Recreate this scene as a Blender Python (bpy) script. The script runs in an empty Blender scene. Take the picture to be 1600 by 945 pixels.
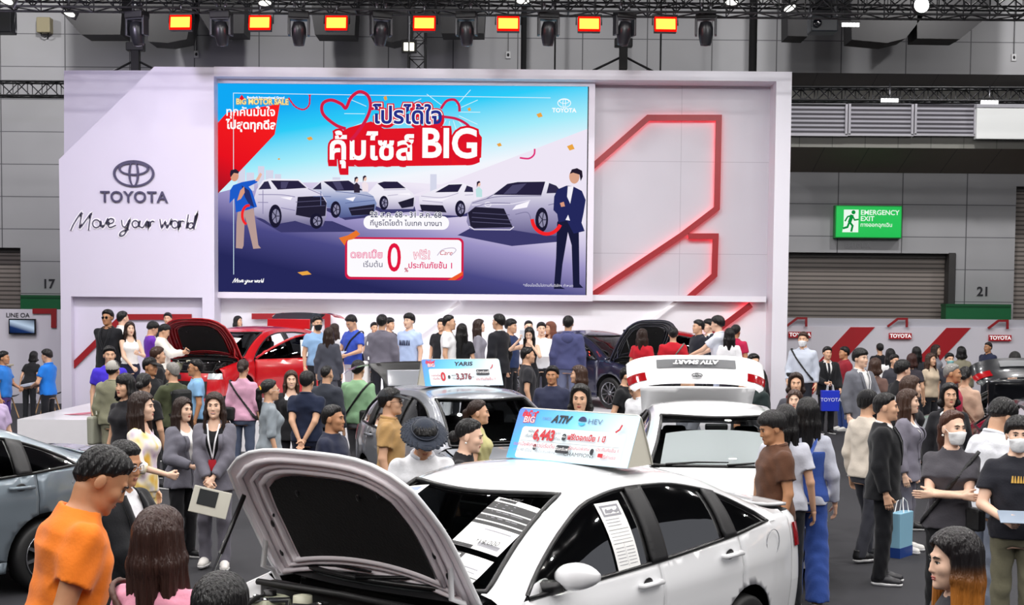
import bpy, bmesh, math, random
import numpy as np
from mathutils import Vector, Matrix, Euler
from mathutils.geometry import delaunay_2d_cdt

random.seed(7)
PI = math.pi
SC = bpy.context.scene
COL = SC.collection

# ------------------------------------------------------------------ camera
F_PX, CAM_H, PITCH, ROLL, PY0 = 2200.0, 2.4, math.radians(3.0), 0.009, 597.0
cam_data = bpy.data.cameras.new('camera')
cam = bpy.data.objects.new('camera', cam_data)
COL.objects.link(cam)
CAM_R = Matrix.Rotation(PI / 2 - PITCH, 3, 'X') @ Matrix.Rotation(ROLL, 3, 'Z')
cam.matrix_world = Matrix.Translation((0, 0, CAM_H)) @ CAM_R.to_4x4()
cam_data.sensor_width = 36.0
cam_data.lens = F_PX / 1600 * 36.0
cam_data.shift_y = (PY0 - 472.5) / 1600
cam_data.clip_end = 300
SC.camera = cam

def at(px, py, Y):
    """world point at depth Y seen at a pixel of the 1600x945 frame"""
    d = CAM_R @ Vector(((px - 800) / F_PX, -(py - PY0) / F_PX, -1))
    return Vector((0, 0, CAM_H)) + d * (Y / d.y)

# ------------------------------------------------------------------ light and exposure
SC.view_settings.view_transform = 'Standard'
SC.view_settings.look = 'None'
SC.view_settings.gamma = 1.0
SC.view_settings.use_curve_mapping = False
SC.view_settings.exposure = 0.0
SC.cycles.max_bounces = 6
SC.cycles.diffuse_bounces = 3
SC.cycles.glossy_bounces = 3
SC.cycles.transmission_bounces = 6
SC.cycles.transparent_max_bounces = 12
SC.cycles.caustics_reflective = False
SC.cycles.caustics_refractive = False
SC.cycles.use_denoising = True
world = bpy.data.worlds.new('world')
SC.world = world
world.use_nodes = True
world.node_tree.nodes['Background'].inputs[0].default_value = (0.75, 0.77, 0.85, 1)
world.node_tree.nodes['Background'].inputs[1].default_value = 0.13

def hall_lamp(x, y, z, w, size=0.5, aim=None, col=(1, 0.97, 0.95), spread=180):
    L = bpy.data.lights.new('hall_lamp', 'AREA')
    L.shape = 'DISK'
    L.size = size
    L.energy = w
    L.color = col
    L.spread = math.radians(spread)
    o = bpy.data.objects.new('hall_lamp', L)
    COL.objects.link(o)
    o.location = (x, y, z)
    if aim:
        o.rotation_euler = (Vector(aim) - Vector((x, y, z))).to_track_quat('-Z', 'Y').to_euler()
    return o
# the hall's high-bay lamps hang in rows under the roof
for iy, yy in enumerate((-7, -3.5, 0, 3.5, 7, 10.5, 14, 17.5, 21, 24.5)):
    for ix in range(9):
        hall_lamp(-16 + ix * 4 + (iy % 2) * 1.3, yy, 10.6, 125, 0.3)
# floodlights facing the hall's back wall
for xx in (-17, -11, 11, 17, 0, 6, -6):
    hall_lamp(xx, 34.2, 11.6, 275 if abs(xx) > 8 else 160, 0.4, (xx * 1.05, 40, 5.5), (1, .98, .97))
# lamps on the stand's truss washing its wall
for xx in (-9, -5.4, -1.8, 1.8, 5.4):
    hall_lamp(xx, 26.2, 8.1, 150 if xx < -8 else 75, 0.35, (xx * 1.02, 32.4, 4.6 if xx < -8 else 1.2), (0.80, 0.72, 1.0) if xx < -8 else (0.95, 0.97, 1.0), 180 if xx < -8 else 120)

# ------------------------------------------------------------------ materials
def lin(c):
    if isinstance(c, str):
        c = c.lstrip('#')
        if len(c) == 3: c = ''.join(q * 2 for q in c)
        c = tuple(int(c[i:i + 2], 16) for i in (0, 2, 4))
    out = []
    for v in c[:3]:
        v = v / 255.0
        out.append(v / 12.92 if v <= 0.04045 else ((v + 0.055) / 1.055) ** 2.4)
    return tuple(out) + (1.0,)
_M = {}
def mat(col, rough=0.5, metal=0.0, coat=0.0, spec=0.5, emit=0.0, bump=None, vary=0.0, scale=8.0, trans=0.0, alpha=1.0, sheen=0.0, stretch=None, name=None):
    key = (str(col), rough, metal, coat, spec, emit, bump, vary, scale, trans, alpha, sheen, stretch)
    if key in _M:
        return _M[key]
    m = bpy.data.materials.new(name or 'material')
    m.use_nodes = True
    nt = m.node_tree
    b = nt.nodes['Principled BSDF']
    c = lin(col)
    b.inputs['Base Color'].default_value = c
    b.inputs['Roughness'].default_value = rough
    b.inputs['Metallic'].default_value = metal
    b.inputs['Coat Weight'].default_value = coat
    b.inputs['Coat Roughness'].default_value = 0.04
    b.inputs['Specular IOR Level'].default_value = spec
    b.inputs['Transmission Weight'].default_value = trans
    b.inputs['Alpha'].default_value = alpha
    if sheen:
        b.inputs['Sheen Weight'].default_value = sheen
    if emit:
        b.inputs['Emission Color'].default_value = c
        b.inputs['Emission Strength'].default_value = emit
    if bump or vary:
        tc = nt.nodes.new('ShaderNodeTexCoord')
        mp = nt.nodes.new('ShaderNodeMapping')
        if stretch:
            mp.inputs['Scale'].default_value = stretch
        nt.links.new(tc.outputs['Object'], mp.inputs['Vector'])
        n = nt.nodes.new('ShaderNodeTexNoise')
        n.inputs['Scale'].default_value = scale
        n.inputs['Detail'].default_value = 4
        nt.links.new(mp.outputs['Vector'], n.inputs['Vector'])
        if vary:
            r = nt.nodes.new('ShaderNodeMapRange')
            r.inputs['To Min'].default_value = 1 - vary
            r.inputs['To Max'].default_value = 1 + vary
            nt.links.new(n.outputs['Fac'], r.inputs['Value'])
            mx = nt.nodes.new('ShaderNodeVectorMath')
            mx.operation = 'SCALE'
            mx.inputs[0].default_value = c[:3]
            nt.links.new(r.outputs['Result'], mx.inputs['Scale'])
            nt.links.new(mx.outputs['Vector'], b.inputs['Base Color'])
        if bump:
            bp = nt.nodes.new('ShaderNodeBump')
            bp.inputs['Strength'].default_value = bump
            bp.inputs['Distance'].default_value = 0.02
            nt.links.new(n.outputs['Fac'], bp.inputs['Height'])
            nt.links.new(bp.outputs['Normal'], b.inputs['Normal'])
    _M[key] = m
    return m

def glow(col, s=1.0):
    """what a lit screen or lamp gives off"""
    key = ('glow', str(col), s)
    if key in _M:
        return _M[key]
    m = bpy.data.materials.new('glow')
    m.use_nodes = True
    nt = m.node_tree
    nt.nodes.clear()
    e = nt.nodes.new('ShaderNodeEmission')
    e.inputs[0].default_value = lin(col)
    e.inputs[1].default_value = s
    o = nt.nodes.new('ShaderNodeOutputMaterial')
    nt.links.new(e.outputs[0], o.inputs[0])
    _M[key] = m
    return m

def ramp_glow(stops, a, b, s=1.0, emit=True):
    """a picture's colour ramp between two object-space points (x, z); lit screen when emit, else print"""
    m = bpy.data.materials.new('picture_ramp')
    m.use_nodes = True
    nt = m.node_tree
    tc = nt.nodes.new('ShaderNodeTexCoord')
    d = Vector((b[0] - a[0], 0, b[1] - a[1]))
    dot = nt.nodes.new('ShaderNodeVectorMath')
    dot.operation = 'DOT_PRODUCT'
    k = d / d.length_squared
    dot.inputs[1].default_value = k
    nt.links.new(tc.outputs['Object'], dot.inputs[0])
    add = nt.nodes.new('ShaderNodeMath')
    add.inputs[1].default_value = -(a[0] * k.x + a[1] * k.z)
    nt.links.new(dot.outputs['Value'], add.inputs[0])
    r = nt.nodes.new('ShaderNodeValToRGB')
    while len(r.color_ramp.elements) < len(stops):
        r.color_ramp.elements.new(0.5)
    for e, (p, c) in zip(r.color_ramp.elements, stops):
        e.position = p
        e.color = lin(c)
    nt.links.new(add.outputs[0], r.inputs[0])
    if emit:
        e = nt.nodes.new('ShaderNodeEmission')
        e.inputs[1].default_value = s
        nt.links.new(r.outputs[0], e.inputs[0])
        nt.links.new(e.outputs[0], nt.nodes['Material Output'].inputs[0])
    else:
        nt.links.new(r.outputs[0], nt.nodes['Principled BSDF'].inputs['Base Color'])
        nt.nodes['Principled BSDF'].inputs['Roughness'].default_value = 0.35
    return m

def stripes(c1, c2, axis, period, duty, rough=0.5, bump=0.0, phase=0.0):
    """slatted or seamed surface: thin lines of c2 on c1 along an object axis (axis may be a list of (axis, period, duty, phase))"""
    m = bpy.data.materials.new('seamed_surface')
    m.use_nodes = True
    nt = m.node_tree
    b = nt.nodes['Principled BSDF']
    b.inputs['Roughness'].default_value = rough
    tc = nt.nodes.new('ShaderNodeTexCoord')
    sp = nt.nodes.new('ShaderNodeSeparateXYZ')
    nt.links.new(tc.outputs['Object'], sp.inputs[0])
    specs = axis if isinstance(axis, list) else [(axis, period, duty, phase)]
    acc = None
    for ax, per, du, ph in specs:
        a = nt.nodes.new('ShaderNodeMath'); a.operation = 'ADD'; a.inputs[1].default_value = ph + 1000 * per
        nt.links.new(sp.outputs[ax], a.inputs[0])
        q = nt.nodes.new('ShaderNodeMath'); q.operation = 'MODULO'; q.inputs[1].default_value = per
        nt.links.new(a.outputs[0], q.inputs[0])
        l = nt.nodes.new('ShaderNodeMath'); l.operation = 'LESS_THAN'; l.inputs[1].default_value = du
        nt.links.new(q.outputs[0], l.inputs[0])
        if acc is None:
            acc = l.outputs[0]
        else:
            mxx = nt.nodes.new('ShaderNodeMath'); mxx.operation = 'MAXIMUM'
            nt.links.new(acc, mxx.inputs[0]); nt.links.new(l.outputs[0], mxx.inputs[1]); acc = mxx.outputs[0]
    nz = nt.nodes.new('ShaderNodeTexNoise'); nz.inputs['Scale'].default_value = 0.6
    nt.links.new(tc.outputs['Object'], nz.inputs['Vector'])
    mr = nt.nodes.new('ShaderNodeMapRange'); mr.inputs['To Min'].default_value = 0.88; mr.inputs['To Max'].default_value = 1.12
    nt.links.new(nz.outputs['Fac'], mr.inputs['Value'])
    mx = nt.nodes.new('ShaderNodeMix'); mx.data_type = 'RGBA'
    mx.inputs['A'].default_value = lin(c1); mx.inputs['B'].default_value = lin(c2)
    nt.links.new(acc, mx.inputs['Factor'])
    sc_ = nt.nodes.new('ShaderNodeVectorMath'); sc_.operation = 'SCALE'
    nt.links.new(mx.outputs['Result'], sc_.inputs[0]); nt.links.new(mr.outputs['Result'], sc_.inputs['Scale'])
    nt.links.new(sc_.outputs['Vector'], b.inputs['Base Color'])
    if bump:
        bp = nt.nodes.new('ShaderNodeBump'); bp.inputs['Strength'].default_value = bump; bp.invert = True
        bp.inputs['Distance'].default_value = 0.02
        nt.links.new(acc, bp.inputs['Height']); nt.links.new(bp.outputs['Normal'], b.inputs['Normal'])
    return m

# ------------------------------------------------------------------ object helpers
def link(name, me, parent=None, m=None):
    o = bpy.data.objects.new(name, me)
    COL.objects.link(o)
    if parent:
        o.parent = parent
    if m is not None and me is not None:
        me.materials.append(m)
    return o
def tag(o, label=None, cat=None, group=None, kind=None):
    if label: o['label'] = label
    if cat: o['category'] = cat
    if group: o['group'] = group
    if kind: o['kind'] = kind
    return o
def thing(name, label, cat, loc=(0, 0, 0), rz=0.0, group=None):
    o = bpy.data.objects.new(name, None)
    COL.objects.link(o)
    o.location = loc
    o.rotation_euler = (0, 0, rz)
    o.empty_display_size = 0.2
    return tag(o, label, cat, group)
def struct(o):
    o['kind'] = 'structure'
    return o
def copy_tree(o, parent=None):
    c = o.copy()
    COL.objects.link(c)
    if parent:
        c.parent = parent
    for ch in list(o.children):
        copy_tree(ch, c)
    return c

class MB:
    """collects shapes for one mesh"""
    def __init__(s):
        s.v, s.f, s.m, s.sm = [], [], [], []
    def add(s, vs, fs, mi=0, smooth=False):
        n = len(s.v)
        s.v += [tuple(p) for p in vs]
        s.f += [tuple(i + n for i in f) for f in fs]
        s.m += [mi] * len(fs)
        s.sm += [smooth] * len(fs)
        return s
    def box(s, c, d, rot=None, mi=0, taper=1.0):
        x, y, z = d[0] / 2, d[1] / 2, d[2] / 2
        t = taper
        vs = [(-x, -y, -z), (x, -y, -z), (x, y, -z), (-x, y, -z), (-x * t, -y * t, z), (x * t, -y * t, z), (x * t, y * t, z), (-x * t, y * t, z)]
        R = rot if isinstance(rot, Matrix) else (Euler(rot).to_matrix() if rot else None)
        vs = [((R @ Vector(v)) if R else Vector(v)) + Vector(c) for v in vs]
        return s.add(vs, [(0, 3, 2, 1), (4, 5, 6, 7), (0, 1, 5, 4), (1, 2, 6, 5), (2, 3, 7, 6), (3, 0, 4, 7)], mi)
    def tube(s, pts, r, n=8, mi=0, cap=True):
        pts = [Vector(p) for p in pts]
        rs = r if isinstance(r, (list, tuple)) else [r] * len(pts)
        vs, fs = [], []
        up = None
        for i, p in enumerate(pts):
            t = (pts[min(i + 1, len(pts) - 1)] - pts[max(i - 1, 0)]).normalized()
            if up is None:
                up = Vector((0, 0, 1)) if abs(t.z) < 0.9 else Vector((1, 0, 0))
            a = t.cross(up)
            if a.length < 1e-4:
                a = t.cross(Vector((0.3, 1, 0.2)))
            a.normalize()
            b = a.cross(t).normalized()
            up = b
            for k in range(n):
                w = 2 * PI * k / n
                vs.append(p + (a * math.cos(w) + b * math.sin(w)) * rs[i])
        for i in range(len(pts) - 1):
            for k in range(n):
                fs.append((i * n + k, i * n + (k + 1) % n, (i + 1) * n + (k + 1) % n, (i + 1) * n + k))
        if cap:
            fs.append(tuple(range(n)))
            fs.append(tuple((len(pts) - 1) * n + k for k in reversed(range(n))))
        return s.add(vs, fs, mi, True)
    def lathe(s, prof, n=20, M=None, mi=0):
        """profile [(r, z)] about z"""
        vs, fs = [], []
        for r, z in prof:
            for k in range(n):
                w = 2 * PI * k / n
                v = Vector((r * math.cos(w), r * math.sin(w), z))
                vs.append(M @ v if M else v)
        for i in range(len(prof) - 1):
            for k in range(n):
                fs.append((i * n + k, i * n + (k + 1) % n, (i + 1) * n + (k + 1) % n, (i + 1) * n + k))
        return s.add(vs, fs, mi, True)
    def ell(s, c, r, n=12, R=None, mi=0):
        vs, fs = [], []
        for i in range(n // 2 + 1):
            a = PI * i / (n // 2)
            for k in range(n):
                w = 2 * PI * k / n
                v = Vector((math.sin(a) * math.cos(w) * r[0], math.sin(a) * math.sin(w) * r[1], math.cos(a) * r[2]))
                vs.append((R @ v if R else v) + Vector(c))
        for i in range(n // 2):
            for k in range(n):
                fs.append((i * n + k, (i + 1) * n + k, (i + 1) * n + (k + 1) % n, i * n + (k + 1) % n))
        return s.add(vs, fs, mi, True)
    def prism(s, poly, y0, y1, mi=0, M=None):
        """polygon [(x, z)] extruded between depths y0 and y1"""
        n = len(poly)
        vs = [Vector((x, y0, z)) for x, z in poly] + [Vector((x, y1, z)) for x, z in poly]
        if M:
            vs = [M @ v for v in vs]
        fs = [tuple(range(n)), tuple(reversed(range(n, 2 * n)))]
        fs += [(i, i + n, (i + 1) % n + n, (i + 1) % n) for i in range(n)]
        return s.add(vs, fs, mi)
    def face(s, vs, mi=0):
        return s.add(vs, [tuple(range(len(vs)))], mi)
    def mesh(s, name, mats):
        me = bpy.data.meshes.new(name)
        me.from_pydata(s.v, [], s.f)
        for m in (mats if isinstance(mats, (list, tuple)) else [mats]):
            me.materials.append(m)
        me.polygons.foreach_set('material_index', s.m)
        me.polygons.foreach_set('use_smooth', s.sm)
        me.update()
        return me
    def build(s, name, mats, parent=None, bevel=0.0, loc=None):
        o = link(name, s.mesh(name, mats), parent)
        if bevel:
            b = o.modifiers.new('bevel', 'BEVEL')
            b.width = bevel
            b.segments = 2
            b.limit_method = 'ANGLE'
        if loc is not None:
            o.location = loc
        return o

def text_mesh(txt, size, bold=0.0, extrude=0.0, align='CENTER', shear=0.0, sx=1.0, spacing=1.0):
    """lettering as a mesh in the x-z plane facing -y"""
    c = bpy.data.curves.new('lettering', 'FONT')
    c.body = txt
    c.size = size
    c.offset = bold
    c.extrude = extrude
    c.align_x = align
    c.align_y = 'CENTER'
    c.shear = shear
    c.space_character = spacing
    c.resolution_u = 4 if all(ord(q) < 128 for q in txt) else 2
    o = bpy.data.objects.new('lettering', c)
    COL.objects.link(o)
    dg = bpy.context.evaluated_depsgraph_get()
    me = bpy.data.meshes.new_from_object(o.evaluated_get(dg))
    me.materials.clear()
    bpy.data.objects.remove(o)
    bpy.data.curves.remove(c)
    me.transform(Matrix.Rotation(PI / 2, 4, 'X') @ Matrix.Diagonal((sx, 1, 1, 1)))
    return me
def lettering(txt, size, m, parent, loc, name='lettering', **k):
    o = link(name, text_mesh(txt, size, **k), parent, m)
    o.location = loc
    return o
def ribbon(pts, w, y=0.0, closed=False):
    """flat stroke of width w (or list of widths) along 2D points, in the x-z plane"""
    n = len(pts)
    vs, fs = [], []
    for i in range(n):
        p = Vector(pts[i])
        if closed:
            a, b = Vector(pts[(i - 1) % n]), Vector(pts[(i + 1) % n])
        else:
            a, b = Vector(pts[max(i - 1, 0)]), Vector(pts[min(i + 1, n - 1)])
        d1, d2 = (p - a), (b - p)
        if d1.length < 1e-9: d1 = d2
        if d2.length < 1e-9: d2 = d1
        d1, d2 = d1.normalized(), d2.normalized()
        t = (d1 + d2)
        t = t.normalized() if t.length > 1e-6 else d1
        nn = Vector((-t.y, t.x))
        k = 1 / max(0.4, nn.dot(Vector((-d1.y, d1.x))))
        ww = (w[i] if isinstance(w, (list, tuple)) else w) / 2 * k
        vs += [(p.x + nn.x * ww, y, p.y + nn.y * ww), (p.x - nn.x * ww, y, p.y - nn.y * ww)]
    for i in range(n if closed else n - 1):
        j = (i + 1) % n
        fs.append((2 * i, 2 * i + 1, 2 * j + 1, 2 * j))
    return vs, fs
def spline(pts, n=6):
    """Catmull-Rom through points"""
    P = [Vector(p) for p in pts]
    out = []
    for i in range(len(P) - 1):
        p0, p1, p2, p3 = P[max(i - 1, 0)], P[i], P[i + 1], P[min(i + 2, len(P) - 1)]
        for k in range(n):
            t = k / n
            out.append(0.5 * ((2 * p1) + (p2 - p0) * t + (2 * p0 - 5 * p1 + 4 * p2 - p3) * t * t + (3 * p1 - p0 - 3 * p2 + p3) * t ** 3))
    out.append(P[-1])
    return [tuple(p) for p in out]
def arc(cx, cy, rx, ry, a0, a1, n=24):
    return [(cx + rx * math.cos(math.radians(a0 + (a1 - a0) * i / n)), cy + ry * math.sin(math.radians(a0 + (a1 - a0) * i / n))) for i in range(n + 1)]
# ------------------------------------------------------------------ hall: floor, walls, ceiling
YW, YS, YR = 40.0, 32.0, 32.75          # hall wall, face of the exhibition stand, its recessed back
def A(px, py, Y):
    p = at(px, py, Y)
    return (p.x, p.z)
def rect_px(x0, y0, x1, y1, Y):
    a, b = at(x0, y0, Y), at(x1, y1, Y)
    c = at(x0, y1, Y); d = at(x1, y0, Y)
    return ((a.x + c.x) / 2, (c.z + b.z) / 2, (b.x + d.x) / 2, (a.z + d.z) / 2)      # xmin zmin xmax zmax
def slab_px(mb, x0, y0, x1, y1, Y, depth, mi=0):
    """box whose front face fills a pixel rectangle at depth Y and that goes back by depth"""
    a = rect_px(x0, y0, x1, y1, Y)
    mb.box(((a[0] + a[2]) / 2, Y + depth / 2, (a[1] + a[3]) / 2), (a[2] - a[0], depth, a[3] - a[1]), mi=mi)
    return a

carpet = mat('#29292e', 0.85, bump=0.25, vary=0.12, scale=220)
struct(MB().box((0, 16, -0.05), (64, 56, 0.1)).build('floor', carpet))
struct(MB().box((0, 16, 12.75), (64, 56, 0.1)).build('ceiling', mat('#26262a', 0.9, vary=0.1)))
p0x, p0z = A(1212, 115, YW)
seam = stripes('#a9a9ac', '#5a5a5e', [(0, 1.818, 0.03, -p0x), (2, 0.91, 0.022, -p0z)], 0, 0, rough=0.55, bump=0.4)
green = mat('#0f6b3c', 0.5, vary=0.08)
white_wall = mat('#dcd9e2', 0.45, vary=0.03, scale=1.5)
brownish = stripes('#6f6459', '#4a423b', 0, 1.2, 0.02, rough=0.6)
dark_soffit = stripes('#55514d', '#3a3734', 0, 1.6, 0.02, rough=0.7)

# main back wall, with the bays of the roller shutters left open
xr0, zr0, xr1, zr1 = rect_px(1222, 395, 1492, 560, YW)
hall_wall = MB()
hall_wall.box((0, YW + 0.15, 9.9), (64, 0.3, 5.7))                       # above
for xa, xb, za, zb in ((-32, A(32, 400, YW)[0], A(32, 387, YW)[1], 7.05), (A(32, 400, YW)[0], xr0, 0, 7.05), (xr0, xr1, zr1, 7.05),
                       (xr1, A(1588, 300, YW)[0], 0, 7.05), (A(1588, 300, YW)[0], 32, A(1588, 291, YW)[1], 7.05)):
    hall_wall.box(((xa + xb) / 2, YW + 0.15, (za + zb) / 2), (xb - xa, 0.3, zb - za))
struct(hall_wall.build('wall_back', seam))
shut = stripes('#958c86', '#5d5652', 2, 0.125, 0.045, rough=0.45, bump=0.8)
for n, (xa, xb, zt) in enumerate(((-32, A(32, 400, YW)[0], A(32, 387, YW)[1]), (xr0, xr1, zr1), (A(1588, 300, YW)[0], 32, A(1588, 291, YW)[1]))):
    d = MB().box(((xa + xb) / 2, YW + 0.42, zt / 2), (xb - xa, 0.08, zt)).build('door_%d' % (n + 1), shut)
    struct(d)
    struct(MB().box(((xa + xb) / 2, YW + 0.34, zt - 0.06), (xb - xa, 0.1, 0.12)).build('door_rail', mat('#4a4644', 0.5), d))
# projecting upper wall on the right: soffits, louvres, board
YU = 38.4
XR = A(1225, 250, YU)[0]
def band(name, y0, y1, Ya, Yb, m, x1=32.0):
    """wall band from pixel row y0 at depth Ya down to row y1 at depth Yb"""
    za, zb = A(1400, y0, Ya)[1], A(1400, y1, Yb)[1]
    mb = MB().add([(XR, Ya, za), (x1, Ya, za), (x1, Yb, zb), (XR, Yb, zb), (XR, YW + .1, za), (x1, YW + .1, za), (x1, YW + .1, zb), (XR, YW + .1, zb)],
                  [(0, 3, 2, 1), (4, 5, 6, 7), (0, 1, 5, 4), (3, 7, 6, 2), (0, 4, 7, 3), (1, 2, 6, 5)])
    return struct(mb.build(name, m))
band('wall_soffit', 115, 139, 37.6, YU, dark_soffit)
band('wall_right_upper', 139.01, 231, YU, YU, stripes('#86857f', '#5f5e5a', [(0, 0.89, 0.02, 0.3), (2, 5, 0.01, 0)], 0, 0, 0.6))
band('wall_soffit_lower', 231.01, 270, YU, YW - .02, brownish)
lv = stripes('#a9a7b0', '#46444a', 2, 0.118, 0.06, rough=0.4, bump=1.0)
for k, (xa, xb) in enumerate(((1232, 1322), (1327, 1425), (1430, 1523))):
    mb = MB(); a = slab_px(mb, xa, 161, xb, 211, YU - 0.12, 0.11)
    o = tag(mb.build('air_louvre', lv), ('grey slatted air louvre high on the hall wall next to the stand frame', 'middle grey slatted louvre of the row high on the hall wall',
             'grey slatted louvre high on the hall wall beside the white board')[k], 'louvre', 'air louvres on the hall wall')
    fr = MB()
    for (cx, cz, w, h) in (((a[0] + a[2]) / 2, a[3], a[2] - a[0] + .08, .06), ((a[0] + a[2]) / 2, a[1], a[2] - a[0] + .08, .06), (a[0], (a[1] + a[3]) / 2, .06, a[3] - a[1]), (a[2], (a[1] + a[3]) / 2, .06, a[3] - a[1])):
        fr.box((cx, YU - 0.13, cz), (w, .1, h))
    fr.build('frame', mat('#b5b3ba', 0.4), o)
mb = MB(); a = slab_px(mb, 1526, 168, 1640, 217, YU - 0.3, 0.25)
o = tag(mb.build('white_board', mat('#eef0ef', 0.3)), 'blank white board mounted high on the hall wall past the louvres', 'board')
b2 = MB(); slab_px(b2, 1526, 160, 1640, 168, YU - 0.32, 0.27); b2.build('top_rail', mat('#a6a6ac', 0.4), o)
# jamb of the big shutter, column ledge
mb = MB(); slab_px(mb, 1482, 395, 1492, 500, YW - .06, 0.4); struct(mb.build('trim_1', mat('#3c3a3a', 0.5)))
for n, (a, b, c, d) in enumerate(((1478, 475, 1580, 500), (32, 461, 100, 483))):
    mb = MB(); slab_px(mb, a, b, c, d, YW - 0.5, 0.45); o = struct(mb.build('trim_%d' % (n + 2), green))
    mb = MB(); slab_px(mb, a, b, c, b + 4, YW - 0.53, 0.5); struct(mb.build('trim_edge', mat('#0a5a30', 0.5), o))
for n, (t, px, py) in enumerate((('17', 76, 444), ('21', 1536, 456))):
    x, z = A(px, py, YW)
    o = lettering(t, 0.36, mat('#26262c', 0.5), None, (x, YW - 0.012, z), 'wall_number', bold=0.008, extrude=0.008)
    tag(o, ('dark bay number seventeen on the grey hall wall', 'dark bay number twenty-one on the grey hall wall pillar')[n], 'number')
x, z = A(1340, 384, YW)
tag(lettering('EH101-A', 0.2, mat('#b6b6bb', 0.5), None, (x, YW - 0.012, z), 'wall_code', extrude=0.008), 'faint pale code lettering on the wall under the green exit sign', 'lettering')

# emergency exit sign
t = thing('exit_sign', 'green lit emergency exit sign with white running figure', 'sign', at(1357, 346.5, YW - 0.25))
px = 2200 / (YW - 0.3)
MB().box((0, 0.12, 0), (104 / px, 0.24, 51 / px)).build('sign_box', mat('#07913d', 0.4), t)
MB().box((0, -0.012, 0), (101 / px, 0.02, 48 / px)).build('lit_face', mat('#08a544', 0.3, emit=0.75), t)
gw = glow('#f2fff4', 0.95)
def sg(x, y):
    return ((x - 1357) / px, -(y - 346.5) / px)
MB().face([(sg(x, y)[0], -0.026, sg(x, y)[1]) for x, y in ((1318, 328), (1318, 353), (1316, 363), (1341, 363), (1341, 328))][::-1]).build('door_pictogram', gw, t)
fig = MB()
gr = glow('#089a40', 0.8)
def rb(mb, pts, w, y, mi=0):
    v, f = ribbon([sg(*p) for p in pts], w / px, y); mb.add(v, f, mi)
c = sg(1333, 332); fig.add([(c[0] + 3.2 / px * math.cos(k * .5236), -0.03, c[1] + 3.2 / px * math.sin(k * .5236)) for k in range(12)], [tuple(range(12))])
rb(fig, [(1331, 336), (1327, 348)], 5.5, -0.03)
rb(fig, [(1331, 337), (1335, 344), (1341, 343)], 2.4, -0.03)
rb(fig, [(1330, 337), (1324, 339), (1320, 346)], 2.4, -0.03)
rb(fig, [(1327, 347), (1332, 353), (1330, 362)], 3.2, -0.03)
rb(fig, [(1327, 347), (1324, 355), (1317, 357)], 3.2, -0.03)
fig.build('running_figure', gr, t)
for s, y, sz, bo in (('EMERGENCY', 332.5, .19, .003), ('EXIT', 342, .19, .003), ('ทางออกฉุกเฉิน', 351.5, .15, .002)):
    o = lettering(s, sz, gw, t, (sg(1344, y)[0], -0.026, sg(1344, y)[1]), align='LEFT', bold=bo)

# ------------------------------------------------------------------ exhibition stand
panel = mat('#d9d4e3', 0.38, vary=0.02, scale=0.8)
panel_joint = stripes('#bcb8c0', '#a19da6', [(0, 2.15, 0.014, 0.45), (2, 2.12, 0.014, 0.55)], 0, 0, 0.4)
redbar = mat('#930c17', 0.45)
ppS, ppR = 2200 / YS, 2200 / YR
# lilac panel behind the slanted wing
mb = MB(); mb.prism([A(*p, YS + .9) for p in ((100, 110), (330, 110), (330, 640), (100, 640))][::-1], YS + .9, YS + 1.1); struct(mb.build('wall_stand_rear', panel))
# the wing with a cut corner and a recessed lower bay
g0 = A(97, 640, YS)[1]
def poly_at(pts, Y):
    return [A(x, y, Y) for x, y in pts]
wing = MB()
out = poly_at([(92, 249), (241, 104), (335, 105)], YS)
xl, xr_ = A(95, 500, YS)[0], A(335, 500, YS)[0]
b0x, b0z = A(111, 463, YS); b1x, b1z = A(316, 465, YS)
b0z = b1z = (b0z + b1z) / 2
wing.prism([(xl, b0z), out[0], out[1], (xr_, out[2][1]), (xr_, b0z)], YS, YS + .8)
wing.prism([(xl, 0), (xl, b0z), (b0x, b0z), (b0x, 0)], YS, YS + .8)
wing.prism([(b1x, 0), (b1x, b0z), (xr_, b0z), (xr_, 0)], YS, YS + .8)
struct(wing.build('wall_stand_left', panel))
struct(MB().box(((b0x + b1x) / 2, YS + .28, b0z / 2), (b1x - b0x, .1, b0z)).build('wall_stand_bay', panel))
# portal: top beam, right pier
zt, zb_ = A(780, 108, YS)[1], A(780, 123, YS)[1]
xe0, xe1 = A(1210, 300, YS)[0], A(1234, 300, YS)[0]
portal = MB()
portal.box(((xr_ + xe1) / 2, YS + .4, (zt + zb_) / 2), (xe1 - xr_, .8, zt - zb_))
portal.box(((xe0 + xe1) / 2, YS + .4, zb_ / 2), (xe1 - xe0, .8, zb_))
struct(portal.build('wall_stand_portal', mat('#e4e1e9', 0.35)))
xm = A(922, 300, YR)[0]
zmid = A(780, 468, YR)[1]
struct(MB().box(((xr_ + xe1) / 2, YR + .05, (zmid + zt) / 2), (xe1 - xr_, .1, zt - zmid)).build('wall_stand_back', panel_joint))
struct(MB().box(((xr_ + xe1) / 2, YR + .05, zmid / 2), (xe1 - xr_, .1, zmid)).build('wall_stand_lower', mat('#e6e3e8', 0.4, vary=0.02, scale=0.8)))
mb = MB(); a = slab_px(mb, 330, 459, 1197, 468, YR - .25, .24); struct(mb.build('trim_ledge', mat('#e2dfe6', 0.4)))

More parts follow.
